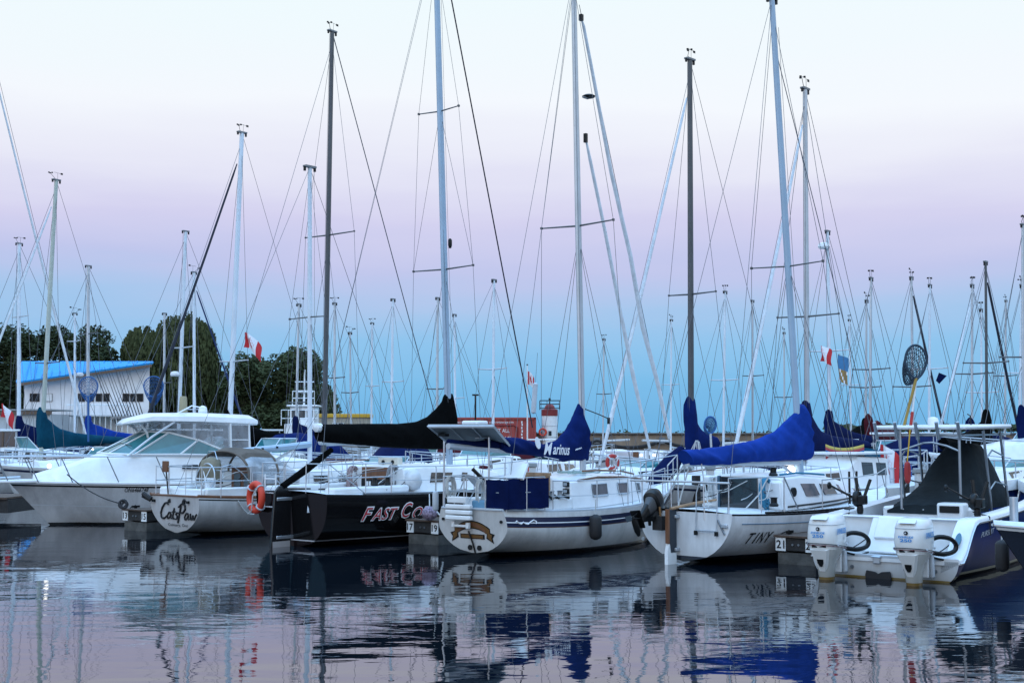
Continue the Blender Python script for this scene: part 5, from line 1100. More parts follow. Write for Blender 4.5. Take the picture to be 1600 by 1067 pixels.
# ============ twin outboard sport fisher at the right
ev = thing('sport_fishing_boat', (6.12, 21.3, 0), 54, 'navy sided sport fishing boat with two white 250 outboards, hardtop and charcoal cover', 'motor boat', 'moored boats')
def evs(t):
    x = t * 8.6
    if x < .12: return .34
    if x < .85: return .34 + (.95 - .34) * sstep(.12, .85, x) ** .8
    return .95 + .42 * ((x - .85) / 7.75) ** 1.3
h = Hull(8.6, 2.75, 2.45, 1, 1, 1.37, -.25, .45, over=1.0, p=2.2, q=2.6, flare=.55, sheer=evs, tmax=.38, bowp=2.3)
mb = MB(); h.mesh(mb, H_NAVY, stripes=((0, .06, WHITE),), ns=64, deck=None, transom=hullmat('sport_boat_transom', (.66, .68, .69), (.16, .11, .03), None, z0=.03, z1=.035, scum=.8)); mb.build('hull', ev)
mb = MB()
for s_ in (-1, 1):
    rings = []
    for i in range(61):
        t = i / 60; o = h.rail(t, s_, .015, -.02); w = .30 * (1 - .35 * t); inn = Vector((o.x, s_ * max(.01, abs(o.y) - w), o.z + .02))
        rings.append([o + Vector((0, 0, -.05)), o, o + Vector((0, -s_ * .03, .03)), inn, inn + Vector((0, 0, -.22))])
    mb.loft(rings, WHITE, cap=True, closed=True)
mb.build('gunwale', ev, smooth=50)
mb = MB()
for s_ in (-1, 1): mb.tube([h.rail(t / 60, s_, -.03, -.025) for t in range(61)], .018, STEEL, n=5)
mb.build('rub_rail', ev)
mb = MB(); mb.box((.42, 0, .31), (.9, 2.0, .06), WHITE); mb.box((4, 0, .33), (6.5, 1.9, .05), DECK); mb.build('deck', ev)
mb = MB(); mb.box((.03, 0, .36), (.12, 1.9, .05), LGREY); mb.build('transom_step', ev, bevel=.01)
mb = MB(); mb.box((.90, 0, .64), (.10, 2.0, .62), WHITE); mb.box((.90, 0, .955), (.26, 2.0, .03), WHITE)
mb.quad((.50, .50, .36), (.50, -.30, .36), (.84, -.25, .93), (.84, .45, .93), .06, WHITE); bkd = mb.build('transom_bulkhead', ev, bevel=.02)
mb = MB(); mb.quad((.60, .36, .58), (.60, -.2, .58), (.80, -.17, .92), (.80, .33, .92), .09, WHITE); mb.build('transom_door', ev, bevel=.015)
mb = MB(); mb.box((2.45, 0, .82), (.75, 1.5, .50), WHITE); mb.box((2.05, -.52, .92), (.36, .46, .50), WHITE); ls = mb.build('live_well', ev, bevel=.04)
mb = MB(); mb.box((1.865, -.52, 1.06), (.05, .34, .12), BLACK); mb.box((1.865, -.48, .88), (.03, .06, .03), BLACK); mb.build('handle_pad', ls, bevel=.01)
# outboards
EW = mat('outboard_white_paint', (.66, .67, .66), .28, var=.08, coat=.4)
EWD = hullmat('outboard_leg_paint', (.58, .59, .57), (.16, .10, .03), None, z0=.045, z1=.05, scum=1.0)
def outboard(y, nm):
    o = bpy.data.objects.new('outboard_motor', None); COL.objects.link(o); o.parent = ev; o.location = (-.10, y, 0)
    def rr(hx, hy, z, cx, n=28, e=3.0): return [Vector((cx + a, b, z)) for a, b in rrect(hx, hy, n, e)]
    mb = MB(); mb.loft([rr(.345, .235, .50, -.45), rr(.37, .252, .57, -.44), rr(.385, .262, .66, -.44), rr(.38, .262, .80, -.43), rr(.365, .25, .93, -.41), rr(.335, .225, 1.01, -.40), rr(.25, .16, 1.05, -.38), rr(.1, .07, 1.062, -.38)], EW); c = mb.build('engine_cowl', o, smooth=50)
    mb = MB(); pts = []
    for a, b in rrect(.388, .266, 40, 3.0): pts.append(Vector((-.44 + a, b, .60 - .10 * ((a + .388) / .776))))
    mb.tube(pts, .006, INK, n=4, closed=True); mb.tube([p - Vector((0, 0, .025)) for p in pts], .005, mat('dark_red_line', (.15, .02, .03), .4, var=0), n=4, closed=True); mb.build('pinstripe', c)
    mb = MB(); mb.lathe([(.032, -.006), (.032, .006)], BLACK, 16, (-.823, .0, .835), 'X'); mb.lathe([(.014, -.01), (.014, .0)], LGREY, 8, (-.826, .004, .835), 'X'); mb.build('badge', c)
    mb = MB(); add_text(mb, 'EVINRUDE', lambda u, v: Vector((-.828, .12 - u, .755 + v)), BLUEINK, width=.24, height=.035, bold=.03, shear=.15); add_text(mb, '250', lambda u, v: Vector((-.832, .095 - u, .695 + v)), BLUEINK, width=.19, height=.05, bold=.03)
    mb.build('lettering', c, smooth=0); mb = MB(); add_text(mb, 'EVINRUDE', lambda u, v: Vector((-.66 + u, -.268, .745 + v + .03 * u)), BLUEINK, width=.38, height=.09, bold=.03, shear=.15); add_text(mb, '250', lambda u, v: Vector((-.42 + u, -.268, .66 + v)), LGREY, width=.10, height=.035, bold=.01)
    mb.build('lettering', c, smooth=0)
    mb = MB(); mb.box((-.79, .07, .555), (.03, .10, .05), BLACK); mb.box((-.79, -.06, .56), (.03, .13, .045), BLACK); mb.build('vent', c, bevel=.01)
    mb = MB(); mb.loft([[Vector((-.80, yy, .985)), Vector((-.70, yy, 1.045)), Vector((-.70, yy, 1.0))] for yy in (-.14, -.07, .07, .14)], EW); mb.build('grip_lip', c)
    mb = MB(); mb.loft([rr(.355, .245, .52, -.44, e=2.8), rr(.32, .215, .44, -.46, e=2.6), rr(.25, .165, .34, -.48, e=2.4), rr(.19, .13, .2, -.48, e=2.3), rr(.16, .115, .0, -.47, e=2.2), rr(.14, .1, -.3, -.46, e=2.2)], EWD); mb.loft([[Vector((-.75 + .0, -.17, .51)), Vector((-.75, .17, .51)), Vector((-.81, .14, .49)), Vector((-.81, -.14, .49))], [Vector((-.60, -.07, .14)), Vector((-.60, .07, .14)), Vector((-.66, .045, .14)), Vector((-.66, -.045, .14))]], EW); lg = mb.build('midsection', o, smooth=50)
    mb = MB(); mb.prism([(-.055, .34), (.055, .34), (.05, .28), (.02, .22), (-.02, .22), (-.05, .28)], lambda u, v, w: Vector((-.712 - .02 + (.34 - v) * .3 - w, u, v)), .02, BLACK); mb.build('intake_grille', lg)
    mb = MB(); mb.box((-.08, 0, .30), (.20, .26, .42), WHITE); mb.tube([(-.1, -.16, .45), (-.12, -.18, .1)], .04, LGREY, n=8); mb.tube([(-.1, .16, .45), (-.12, .18, .1)], .04, LGREY, n=8); mb.box((-.1, -.17, .12), (.1, .06, .08), GREY); mb.build('mounting_bracket', o, bevel=.02)
    mb = MB(); mb.tube(spline([(-.1, -.1, .66), (.02, -.24, .73), (.16, -.38, .70), (.26, -.44, .60), (.22, -.42, .50), (.06, -.32, .46), (-.08, -.2, .48)]), .038, BLACK, n=10); mb.build('rigging_hose', o)
    mb = MB(); mb.tube(spline([(-.1, -.05, .5), (.1, -.12, .44), (.35, -.2, .5), (.86, -.24, .62)]), .011, BLACK, n=6); mb.tube(spline([(-.05, .1, .66), (.2, .2, .62), (.5, .18, .5), (.84, .2, .66)]), .011, BLACK, n=6); mb.tube(spline([(-.08, -.12, .42), (.15, -.3, .36), (.5, -.34, .38)]), .018, BLACK, n=6); mb.build('cable', o)
    mb = MB()
    for xx in (-.62, -.25): mb.box((xx, -.262, .575), (.05, .02, .035), LGREY); mb.box((xx, .262, .575), (.05, .02, .035), LGREY)
    mb.build('latch', c, bevel=.006)
    mb = MB(); mb.tube([Vector((-.43 + a_ * .99, b_2 * .99, .90)) for a_, b_2 in rrect(.37, .255, 40, 3.0)], .004, GREY, n=4, closed=True); mb.build('cowl_seam', c)
    return o
y1 = TR(ev, 1292, 850, -.55).y; y2 = TR(ev, 1428, 850, -.55).y
outboard(y1, 'port'); outboard(y2, 'starboard')
mb = MB(); ym = TR(ev, 1373, 890, -.02).y; mb.prism([(-.20, .13), (-.05, .11), (0, .08), (.05, .11), (.20, .13), (.22, .05), (.2, -.12), (.05, -.1), (-.05, -.1), (-.2, -.12), (-.22, .05)], lambda u, v, w: Vector((-.03 - w, ym + u, v)), .03, RUBBER); mb.build('step_pad', ev, bevel=.01)
for yy in (TR(ev, 1332, 883).y, TR(ev, 1462, 882).y, TR(ev, 1415, 885).y): mb = MB(); mb.lathe([(.03, -.01), (.03, .01)], DSTEEL, 12, (-.02, yy, .17), 'X'); mb.build('drain', ev)
mb = MB(); yy = TR(ev, 1370, 870, -.03).y; mb.box((-.03, yy, .31), (.06, .12, .13), STEEL); mb.box((-.05, yy, .36), (.12, .16, .02), STEEL); mb.build('ladder_hinge', ev, bevel=.01)
mb = MB(); n = 14; mb.prism([(.055 * math.cos(2 * math.pi * i / n), .10 * math.sin(2 * math.pi * i / n)) for i in range(n)], lambda u, v, w: Vector((.36 + v * .9, -1.12 + u * .9, .66 + v * 1.0)) + Vector((-w, 0, w)), .012, mat('blue_emblem', (.05, .16, .24), .4)); mb.build('emblem', ev)
mb = MB(); add_text(mb, 'PURSUIT', lambda u, v: h.side(1.05 + u, .66 + v + .08 * u, -1, .008), LGREY, width=.62, height=.09, shear=.3, bold=.005); mb.build('lettering', ev, smooth=0)
# charcoal cover: a low part over the aft seats, rising to a tall wedge over the console
mb = MB(); CX = lambda px, py, y: CL(ev, px, py, y)
def ridge(x, w, z0, z1, k=4.5):
    r_ = []
    for a in range(13):
        u = -1 + a / 6; hgt = z1 - (z1 - z0) * abs(u) ** k; r_.append(Vector((x, u * w, hgt + .035 * fold(x * .8, u, 3.3))))
    return r_ + [Vector((x, w, z0 - .05)), Vector((x, -w, z0 - .05))]
mb.loft([ridge(2.06, .66, 1.0, 1.10), ridge(2.2, .68, 1.0, 1.16), ridge(2.7, .68, 1.0, 1.32), ridge(3.2, .68, 1.0, 1.46), ridge(3.55, .72, 1.0, 1.56), ridge(3.75, .66, 1.0, 1.85), ridge(4.0, .56, 1.0, 2.05), ridge(4.3, .50, 1.0, 2.20), ridge(4.9, .48, 1.0, 2.17), ridge(5.3, .55, 1.0, 1.8), ridge(6.0, .5, 1.0, 1.3)], C_GREY); cv = mb.build('cover', ev, smooth=50)
mb = MB()
for yy in (-.9, -.45, 0, .45, .9): mb.lathe([(.012, 0), (.012, .01)], LGREY, 8, (2.05, yy * .8, 1.03), 'X')
mb.build('snap', cv)
DSTEEL2 = mat('frame_tube_steel', (.34, .37, .40), .35, .9, var=.15, scale=6)
# hardtop on its frame
tl_ = CX(1380, 676, 0); zt = 2.45
mb = MB(); tp = [(1.85, .70), (1.95, .82), (3.0, .88), (4.7, .86), (5.2, .6), (5.3, 0)]; outl = [(x, y) for x, y in tp] + [(x, -y) for x, y in tp[:-1][::-1]]
mb.prism(outl, lambda u, v, w: Vector((u, v, zt + w + .012 * (u - 2) )), .075, WHITE); ht = mb.build('hardtop', ev, bevel=.03)
for yy in (-.74, -.37, 0, .37, .74): mb = MB(); mb.tube([(1.85, yy, zt - .17), (1.72, yy, zt + .13)], .03, DSTEEL2, n=10); mb.build('rod_holder', ht)
mb = MB()
for s_ in (-1, 1):
    mb.tube([(3.5, s_ * .80, .75), (3.1, s_ * .78, zt - .02)], .026, DSTEEL2, n=8); mb.tube([(4.6, s_ * .80, .85), (4.2, s_ * .78, zt - .02)], .026, DSTEEL2, n=8)
    for k in (): mb.tube([Vector((3.1, s_ * .88, .85)).lerp(Vector((2.75, s_ * .92, zt)), k), Vector((3.3, s_ * .89, .9 + 1.5 * k + .12)), Vector((3.9, s_ * .88, .95)).lerp(Vector((3.6, s_ * .92, zt)), k + .06)], .02, WOODL if False else DSTEEL2, n=6)
mb.tube([(1.95, -.78, zt - .1), (1.95, .78, zt - .1)], .02, DSTEEL2, n=6); mb.tube([(1.95, -.78, zt - .1), (5.0, -.74, zt - .08)], .018, DSTEEL2, n=6); mb.tube([(1.95, .78, zt - .1), (5.0, .74, zt - .08)], .018, DSTEEL2, n=6)
for s_ in (-1, 1):
    for k in (.35, .7): mb.tube([(3.5 - .4 * k, s_ * .79, .75 + 1.68 * k), (3.85 - .4 * k, s_ * .80, .9 + 1.68 * k), (4.6 - .4 * k, s_ * .80, .85 + 1.58 * k)], .016, DSTEEL2, n=6)
mb.build('hardtop_frame', ev)
mb = MB(); pa, pb2 = TR(ev, 1409, 795, 1.95), TR(ev, 1501, 778, 1.95)
ZA = TR(ev, 1409, 704, 1.95).z
mb.tube([pa, (1.95, pa.y, zt)], .024, DSTEEL2, n=8); mb.tube([pb2, (1.95, pb2.y, zt)], .024, DSTEEL2, n=8)
mb.tube([(1.95, pa.y, ZA), (1.95, pa.y * .6 + pb2.y * .4, ZA + .14), (1.95, pa.y * .45 + pb2.y * .55, ZA + .15), (1.95, pa.y * .2 + pb2.y * .8, ZA + .09), (1.95, pb2.y, ZA)], .02, DSTEEL2, n=8); mb.build('stern_arch', ev)
def downrigger(y, x):
    d = bpy.data.objects.new('downrigger', None); COL.objects.link(d); d.parent = ev; d.location = (x, y, 1.02)
    mb = MB(); mb.lathe([(.05, -.05), (.06, .02), (.05, .12)], BLACK, 12); mb.box((.0, 0, .2), (.2, .22, .16), BLACK); mb.lathe([(.13, -.05), (.15, 0), (.13, .05)], BLACK, 16, (0, .05, .22), 'Y'); mb.build('base', d, bevel=.02)
    mb = MB(); mb.tube([(-.05, .1, .24), (-.42, .30, .42), (-.5, .34, .46)], .02, BLACK, n=6); mb.lathe([(.06, -.015), (.06, .015)], BLACK, 12, (-.52, .35, .46), 'Y'); mb.build('boom', d)
    mb = MB(); mb.tube([(.08, -.05, .25), (.2, -.12, .55)], .03, BLACK, n=8); mb.tube([(.05, .05, .25), (.1, .1, .58)], .03, BLACK, n=8); mb.build('rod_holder', d)
downrigger(TR(ev, 1344, 800, 1.1).y, 1.1); downrigger(TR(ev, 1527, 790, 1.25).y, 1.25)
mb = MB(); mb.tube([h.rail(.16, -1, .03, -.02), h.rail(.16, -1, -.28, -.03)], .012, ROPEB, n=5); mb.tube([h.rail(.16, -1, .03, -.02), (1.6, -1.0, 1.05)], .012, ROPEB, n=5); q = h.rail(.2, 1, .04, .1); mb.box(q, (.3, .08, .05), BLACK); mb.tube([q, q + Vector((-.8, -.3, -.06))], .014, ROPEB, n=5); mb.tube([q, q + Vector((.05, -.2, -.3))], .014, ROPEB, n=5); mb.build('mooring_line', ev)
mb = MB(); q = Vector((2.4, -.1, zt + .08)); mb.lathe([(.09, 0), (.1, .08), (.08, .13), (.03, .15)], WHITE, 14, q); mb.build('gps_dome', ht); mb = MB(); mb.tube([(3.0, -.6, zt), (2.95, -.6, zt + .25), (2.8, -.6, zt + .28)], .012, BLACK, n=5); mb.build('aerial', ht)

# ============ bow of a small boat entering at the right edge
sb_ = thing('runabout', (12.46, 19.18, 0), 187, 'bow of a small white decked runabout with steel post, at the right edge', 'motor boat', 'moored boats')
h = Hull(5.6, 2.0, 1.8, .85, .92, 1.1, -.1, .3, over=.75, flare=.5, bowp=2.0)
mb = MB(); h.mesh(mb, hullmat('black_navy_hull', (.010, .014, .028), (.01, .01, .01), None, z0=.03, z1=.04, rough=.15, scum=.1), stripes=((0, .09, WHITE),)); mb.build('hull', sb_)
mb = MB()
for s_ in (-1, 1): mb.tube([h.rail(t / 20, s_, -.02, -.015) for t in range(21)], .022, STEEL, n=6)
mb.build('rub_rail', sb_)
qq = LO(sb_, P(1585, 830, 19.0)); mb = MB(); mb.tube([(qq.x, qq.y, .8), (qq.x, qq.y, 1.45)], .06, STEEL, n=14); mb.build('bow_post', sb_)
fender('fender', P(1566, 868, 19.2), .10, .40, RUBBER, 'black fender dangling under the bow of the small runabout at the right edge', .3)
# ------------------------------------------------------------------ boats further back
HB = [hullmat('fleet_hull_white', (.62, .64, .66), (.02, .03, .06), boot=(.02, .04, .12), z0=.08, z1=.15), hullmat('fleet_hull_cream', (.55, .54, .50), (.05, .015, .012), boot=(.06, .02, .02), z0=.08, z1=.15),
      hullmat('fleet_hull_navy', (.010, .02, .07), (.012, .012, .014), boot=(.5, .5, .5), z0=.08, z1=.13, scum=.2), hullmat('fleet_hull_pale', (.50, .58, .63), (.012, .03, .035), boot=(.02, .1, .14), z0=.08, z1=.14)]
rf = random.Random(21)
def sailboat(pxb, pxt, pyt, D, L, head, label, mm=ALUW, cov=None, hull=0, spr=(.5,), wires_n=2, furl=None, furl_px=None, k=1.0, stripe=None, hood=None, radar=0, wind=True, far=False, rail=True, spread=1.0, backstay=None, name='sailboat', collar=1.25, boomlen=None, mx=.56, covh=.36):
    base = P(pxb, 700, D); a = R(head); d = Vector((math.cos(a), math.sin(a), 0)); mxx = mx * L
    B = L * .31 * k; fb = .62 + L * .045
    t = thing(name, (base.x - d.x * mxx, D - d.y * mxx, 0), head, label, 'sailboat', 'sailboats moored further back')
    hh = Hull(L, B, B * .72, fb * .92, fb * .86, fb * 1.18, .06, .35, over=L * .08, rake=rf.uniform(-.1, .12), p=2.2, q=1.9)
    mb = MB(); hh.mesh(mb, HB[hull], stripes=stripe or ((.10, .16, NAVYP),) if hull in (0, 3) and stripe is not False else (), ns=16 if not far else 10, nr=5); mb.build('hull', t)
    if hood is None and not far and rf.random() < .75: hood = rf.choice((C_NAVY, C_BLACK, C_TEAL, C_MAR, C_TAN, C_GREY, C_NAVY))
    h0 = fb * .86; cs = [(L * .26, B * .34, B * .30, h0 - .02, h0 + .40), (L * .34, B * .35, B * .30, h0 - .02, h0 + .46), (L * .56, B * .31, B * .25, h0, h0 + .42), (L * .74, B * .15, B * .10, h0 + .06, h0 + .24)]
    mb = MB(); cabin(mb, cs, WHITE, .06); mb.build('cabin', t, bevel=.02 if not far else 0)
    if not far:
        for sg in (-1, 1):
            for x0, x1 in ((.31, .38), (.42, .50), (.53, .58)): cab_window(t, cs, L * x0, L * x1, .4, .8, sg, GLASS)
        mb = MB(); mb.box((L * .257, 0, h0 + .22), (.05, B * .26, .4), WOOD if rf.random() < .5 else GLASS); mb.build('companionway', t)
        mb = MB()
        for sg in (-1, 1): mb.box((L * .14, sg * B * .33, h0 + .12), (L * .22, .16, .26), WHITE)
        mb.build('coaming', t, bevel=.03)
    top = P(pxt, pyt, D); zb_ = h0 + .5; mb_ = Vector((mxx, 0, zb_)); mt_ = LO(t, top)
    # keep the mast foot on the boat, lean comes from the photo
    r0 = .0075 * (mt_.z - zb_) + .012; r0 = min(.10, r0) * k
    mast(t, mb_, mt_, r0, r0 * .85, mm); masthead(t, mt_, r0 * .9, wind == 2 or (wind and rf.random() < .65), rf.uniform(.5, 1.2))
    prev = None; tl = []
    for f in spr: tl.append(spreaders(t, mb_, mt_, f, B * .26 * spread, .02 + .0002 * D, m=ALUD if mm is not ALUW else ALU))
    wr = .0045 + .00009 * D
    ch = [hh.rail(mx - .02, s_, 0, .06) for s_ in (-1, 1)]
    wires(t, 'shroud', [[mb_.lerp(mt_, .98)] + [q[i] for q in reversed(tl)] + [ch[i]] for i in (0, 1)] + [[mb_.lerp(mt_, spr[0] - .02), ch[i] + Vector((.3, 0, 0))] for i in (0, 1)], wr)
    bow = hh.rail(1, 1) + Vector((-.1, 0, 0)); stern = Vector((-.05, 0, fb * .92))
    wires(t, 'backstay', [[mt_, stern]], backstay or wr)
    wires(t, 'forestay', [[mt_.lerp(mb_, .03), bow]], wr)
    if furl:
        a_ = mt_.lerp(mb_, .06).lerp(bow, .04); rr_ = .022 + .003 * L
        mb = MB(); mb.tube([a_.lerp(bow, u) + Vector((0, 0, -.12 * math.sin(u * math.pi))) for u in (0, .04, .3, .6, .85, .97)], [rr_ * .4, rr_ * .7, rr_ * .8, rr_, rr_ * 1.1, rr_ * .6], furl, n=8); mb.build('furled_headsail', t)
    if wires_n > 2: wires(t, 'halyard', [[mb_ + Vector((.15, .05 * i, 0)), mt_ + Vector((.12, .05 * i, -.1))] for i in range(wires_n - 2)], wr * .8)
    bl = boomlen or L * .40; zb2 = h0 + 1.05; aft = Vector((mxx - bl, 0, zb2 + .06)); fwd = Vector((mxx, 0, zb2))
    mb = MB(); mb.tube([aft, fwd], .06, ALU, n=8); mb.build('boom', t)
    if cov:
        cover(t, [aft + Vector((-.05, 0, covh * .7)), aft + Vector((bl * .35, 0, covh)), aft + Vector((bl * .6, 0, covh * 1.3)), aft + Vector((bl * .8, 0, covh * 1.9)), fwd + Vector((-r0 * 2.4, 0, collar * .72)), fwd + Vector((-r0 * 1.4, 0, collar)), fwd + Vector((r0 * 1.3, 0, collar))],
              [aft + Vector((-.03, 0, -.1)), aft + Vector((bl * .4, 0, -.14)), aft + Vector((bl * .75, 0, -.16)), fwd + Vector((-.1, 0, -.2)), fwd + Vector((r0 * 1.7, 0, -.15)), fwd + Vector((r0 * 1.6, 0, .2)), fwd + Vector((r0 * 1.5, 0, .5))], .15, cov, 20, wr=.05, seed=pxb * .37)
    if hood:
        mb = MB(); x0 = L * .24
        def hp(x, w, z1): return [Vector((x, w * math.cos(u), h0 + .25 + (z1 - h0 - .25) * abs(math.sin(u)) ** .6)) for u in [math.pi * i / 10 for i in range(11)]]
        rings = [hp(x0 - .5, B * .36, h0 + 1.05), hp(x0, B * .36, h0 + 1.1), hp(x0 + .7, B * .3, h0 + .5)]
        mb.loft([q + [p * .985 + Vector((0, 0, -.02)) for p in reversed(q)] for q in rings], hood); mb.build('spray_hood', t, smooth=60)
    # deck gear
    mb = MB(); q = hh.rail(.10, -1, .12, .2); mb.lathe([(.06, -.1), (.07, -.05), (.05, 0), (.05, .1), (.07, .12)], DSTEEL, 10, q); mb.build('winch', t)
    mb = MB(); mb.box((L * .62, 0, h0 + .45), (.5, .5, .07), GLASSP if rf.random() < .6 else WHITE); mb.build('hatch', t)
    if rf.random() < .7:
        for sg in (-1, 1):
            mb = MB(); mb.tube([cab_pt(cs, L * x, 1.08, sg, -.1) + Vector((0, 0, .05)) for x in (.3, .42, .54, .64)], .022, WOOD, n=5); mb.build('grab_rail', t)
    if not far and rf.random() < .6:
        mb = MB(); q = hh.rail(.02, rf.choice((-1, 1)), .45, .1) + Vector((-.1, 0, 0)); mb.box(q, (.22, .24, .32), rf.choice((BLACK, GREY, WHITE))); mb.box(q + Vector((-.02, 0, -.4)), (.12, .1, .6), LGREY); mb.build('outboard_motor', t, bevel=.05)
    if not far and rf.random() < .7:
        mb = MB(); q = hh.rail(.06, rf.choice((-1, 1)), .45, .05); mb.tube(arc(q, .2, -2.6, 2.6 - math.pi * .2, 14, (1, 0, 0), (0, 0, 1)), .06, rf.choice((YELLOW, C_WHITE, RED)), n=8); mb.build('horseshoe_buoy', t, smooth=70)
    if rf.random() < .6:
        mb = MB(); q = mb_ + Vector((.3, .1, .1))
        for i in range(5): mb.tube([q + Vector((.05 * math.sin(a * 2 + i), .14 * math.sin(a), -.12 * math.cos(a) - .02 * i)) for a in [j * .52 for j in range(13)]], .018, WIREL, n=4)
        mb.build('rope_coil', t)
    if rail:
        for nm, tt in (('pushpit', ((.0, 1), (.10, 1), (.18, 1))), ):
            pts = [hh.rail(.18, -1, 0, .04), hh.rail(.07, -1, 0, .04), hh.rail(.0, -1, 0, .08) + Vector((.05, 0, 0)), hh.rail(0, 1, 0, .08) + Vector((.05, 0, 0)), hh.rail(.07, 1, 0, .04), hh.rail(.18, 1, 0, .04)]; railing(t, 'pushpit', pts, [.6] * 6, (1, .5), .013 + .00012 * D)
        pts = [hh.rail(.86, -1, 0, .03), hh.rail(.95, -1, 0, .01), bow + Vector((.15, 0, 0)), hh.rail(.95, 1, 0, .01), hh.rail(.86, 1, 0, .03)]; railing(t, 'pulpit', pts, [.6] * 5, (1,), .013 + .00012 * D)
        for sg in (-1, 1): railing(t, 'lifeline', [hh.rail(u, sg, 0, .03) for u in (.18, .32, .46, .6, .74, .86)], [.58] * 6, (1, .5), .008 + .0001 * D)
    if radar:
        mb = MB(); q = mb_.lerp(mt_, radar); mb.lathe([(.16, -.06), (.2, 0), (.18, .1), (.08, .14)], WHITE, 14, q + Vector((.28, 0, 0))); mb.box(q + Vector((.12, 0, -.05)), (.3, .08, .05), ALU); mb.build('radar_dome', t)
    return t

Q2 = 231   # bows on the walkway, sterns away
def D2(px, off=0): return 39 / (1 + .000295 * (px - 800)) + off
boats = {}
boats['teal'] = sailboat(64, 88, 282, D2(65), 9.0, 236, 'white sailboat with teal boom cover and pale mast behind the cruiser bow rail', mm=mat('cream_mast', (.46, .50, .44), .4, .1), cov=C_TEAL, spr=(.34,), hull=0, furl=FURL, spread=1.0, collar=1.45, covh=.30, boomlen=3.9, wind=2)
boats['b378'] = sailboat(357, 378, 208, D2(357), 9.4, Q2, 'sailboat behind the cruiser hardtop with bright white mast and black furled headsail sloping left', mm=ALUW, cov=C_BLACK, furl=FURLB, spr=(.30,), hull=0, boomlen=3.8, wind=2)
boats['b515'] = sailboat(506, 519, 50, D2(505, -.5), 11.2, 232, 'big sailboat with the tall dark grey mast between the cream yacht and the black yacht', mm=ALUD, cov=None, spr=(.52,), hull=0, backstay=.022, wires_n=5, k=.95, spread=1.35, hood=C_NAVY, wind=2)
boats['b771'] = sailboat(770, 772, 438, D2(771, 10), 8.6, 50, 'sailboat with a slim white mast rising over the red container', mm=ALUW, spr=(.5,), hull=1, far=True)
boats['b1080'] = sailboat(1080, 1078, 94, D2(1079), 9.6, 226, 'sailboat behind the TINY yacht with tall dark mast and navy mast cover', mm=ALUD, cov=C_DBLUE, furl=FURL, spr=(.42,), hull=0, wires_n=4, collar=1.45, boomlen=1.15, hood=None, spread=1.05, wind=2)
boats['b1260'] = sailboat(1261, 1258, 140, D2(1259, -.8), 9.2, 229, 'sailboat with grey mast and dark navy boom cover just right of the royal blue cover', mm=ALU, cov=C_NAVY, furl=FURL, spr=(.40,), hull=1, wires_n=4, collar=1.3, boomlen=3.4, covh=.24, hood=None, spread=1.2, wind=2)
boats['b1297'] = sailboat(1297, 1293, 362, D2(1297, 9), 8.8, 229, 'sailboat with speckled white mast flying two flags, right of centre', mm=ALUW, cov=C_NAVY, spr=(.48,), hull=2, wires_n=3, radar=.93)
boats['b1360'] = sailboat(1359, 1361, 435, D2(1360, 12), 8.6, 229, 'sailboat with maroon boom cover and grey mast', mm=ALU, cov=C_MAR, spr=(.5,), hull=1, collar=1.15, covh=.45)
boats['b1353'] = sailboat(1352, 1354, 470, D2(1353, 17), 8.2, 50, 'sailboat with black boom cover just left of the maroon covered one', mm=ALU, cov=C_BLACK, spr=(.45,), hull=0, far=True, collar=1.1)
boats['b1424'] = sailboat(1427, 1424, 434, D2(1424, 14), 8.8, 50, 'sailboat with dark furled sail behind the big landing net', mm=ALU, furl=FURLB, spr=(.4,), hull=0, far=True)
boats['b1453'] = sailboat(1451, 1453, 446, D2(1453, 15), 8.4, 229, 'sailboat with white mast carrying a small dark burgee, right of the landing net', mm=ALUW, spr=(.52,), hull=0, far=True)
boats['b1519'] = sailboat(1518, 1519, 446, D2(1519, 11), 8.4, 229, 'sailboat with grey mast and navy mast cover behind the sport boat hardtop', mm=ALU, cov=C_NAVY, furl=FURL, spr=(.5,), hull=0, collar=1.0)
boats['b1541'] = sailboat(1542, 1540, 410, D2(1541, 8.5), 8.8, 50, 'sailboat with grey mast and thick black furled headsail sloping right, above the hardtop', mm=ALUD, cov=C_BLACK, furl=FURLB, spr=(.5,), hull=2)
boats['b1533'] = sailboat(1534, 1533, 484, D2(1533, 16), 7.6, 229, 'small sailboat with white mast between two taller grey masts above the hardtop', mm=ALUW, spr=(.45,), hull=0, far=True)
boats['b1598'] = sailboat(1599, 1598, 352, D2(1598, 7), 9.0, 229, 'sailboat at the right edge with navy mast cover', mm=ALU, cov=C_NAVY, spr=(.45,), hull=0, collar=1.3)
boats['b1593'] = sailboat(1592, 1596, 446, D2(1590, 15), 8.0, 50, 'sailboat with short mast and white furled sail at the right edge', mm=ALUW, furl=FURL, spr=(.5,), hull=0, far=True)
boats['b1131'] = sailboat(1130, 1133, 456, D2(1131, 20), 8.6, 229, 'sailboat with slim white mast in the gap over the brown breakwater', mm=ALUW, spr=(.46,), hull=0, far=True)
boats['b683'] = sailboat(683, 684, 466, D2(683, 17), 8.8, 229, 'sailboat with grey mast just left of the black mast cover', mm=ALU, spr=(.42,), hull=0, far=True)
boats['b710'] = sailboat(712, 710, 492, D2(710, 22), 7.8, 50, 'small sailboat with thin white mast in front of the container end', mm=ALUW, spr=(.4,), hull=1, far=True)
boats['b613'] = sailboat(611, 614, 468, D2(613, 16), 8.4, 229, 'sailboat with pale mast standing against clear sky right of the beige cabin', mm=ALUW, spr=(.47,), hull=0, far=True)
boats['b548'] = sailboat(549, 547, 520, D2(548, 24), 7.6, 50, 'small sailboat with thin mast in front of the beige cabin', mm=ALU, spr=(.5,), hull=0, far=True)
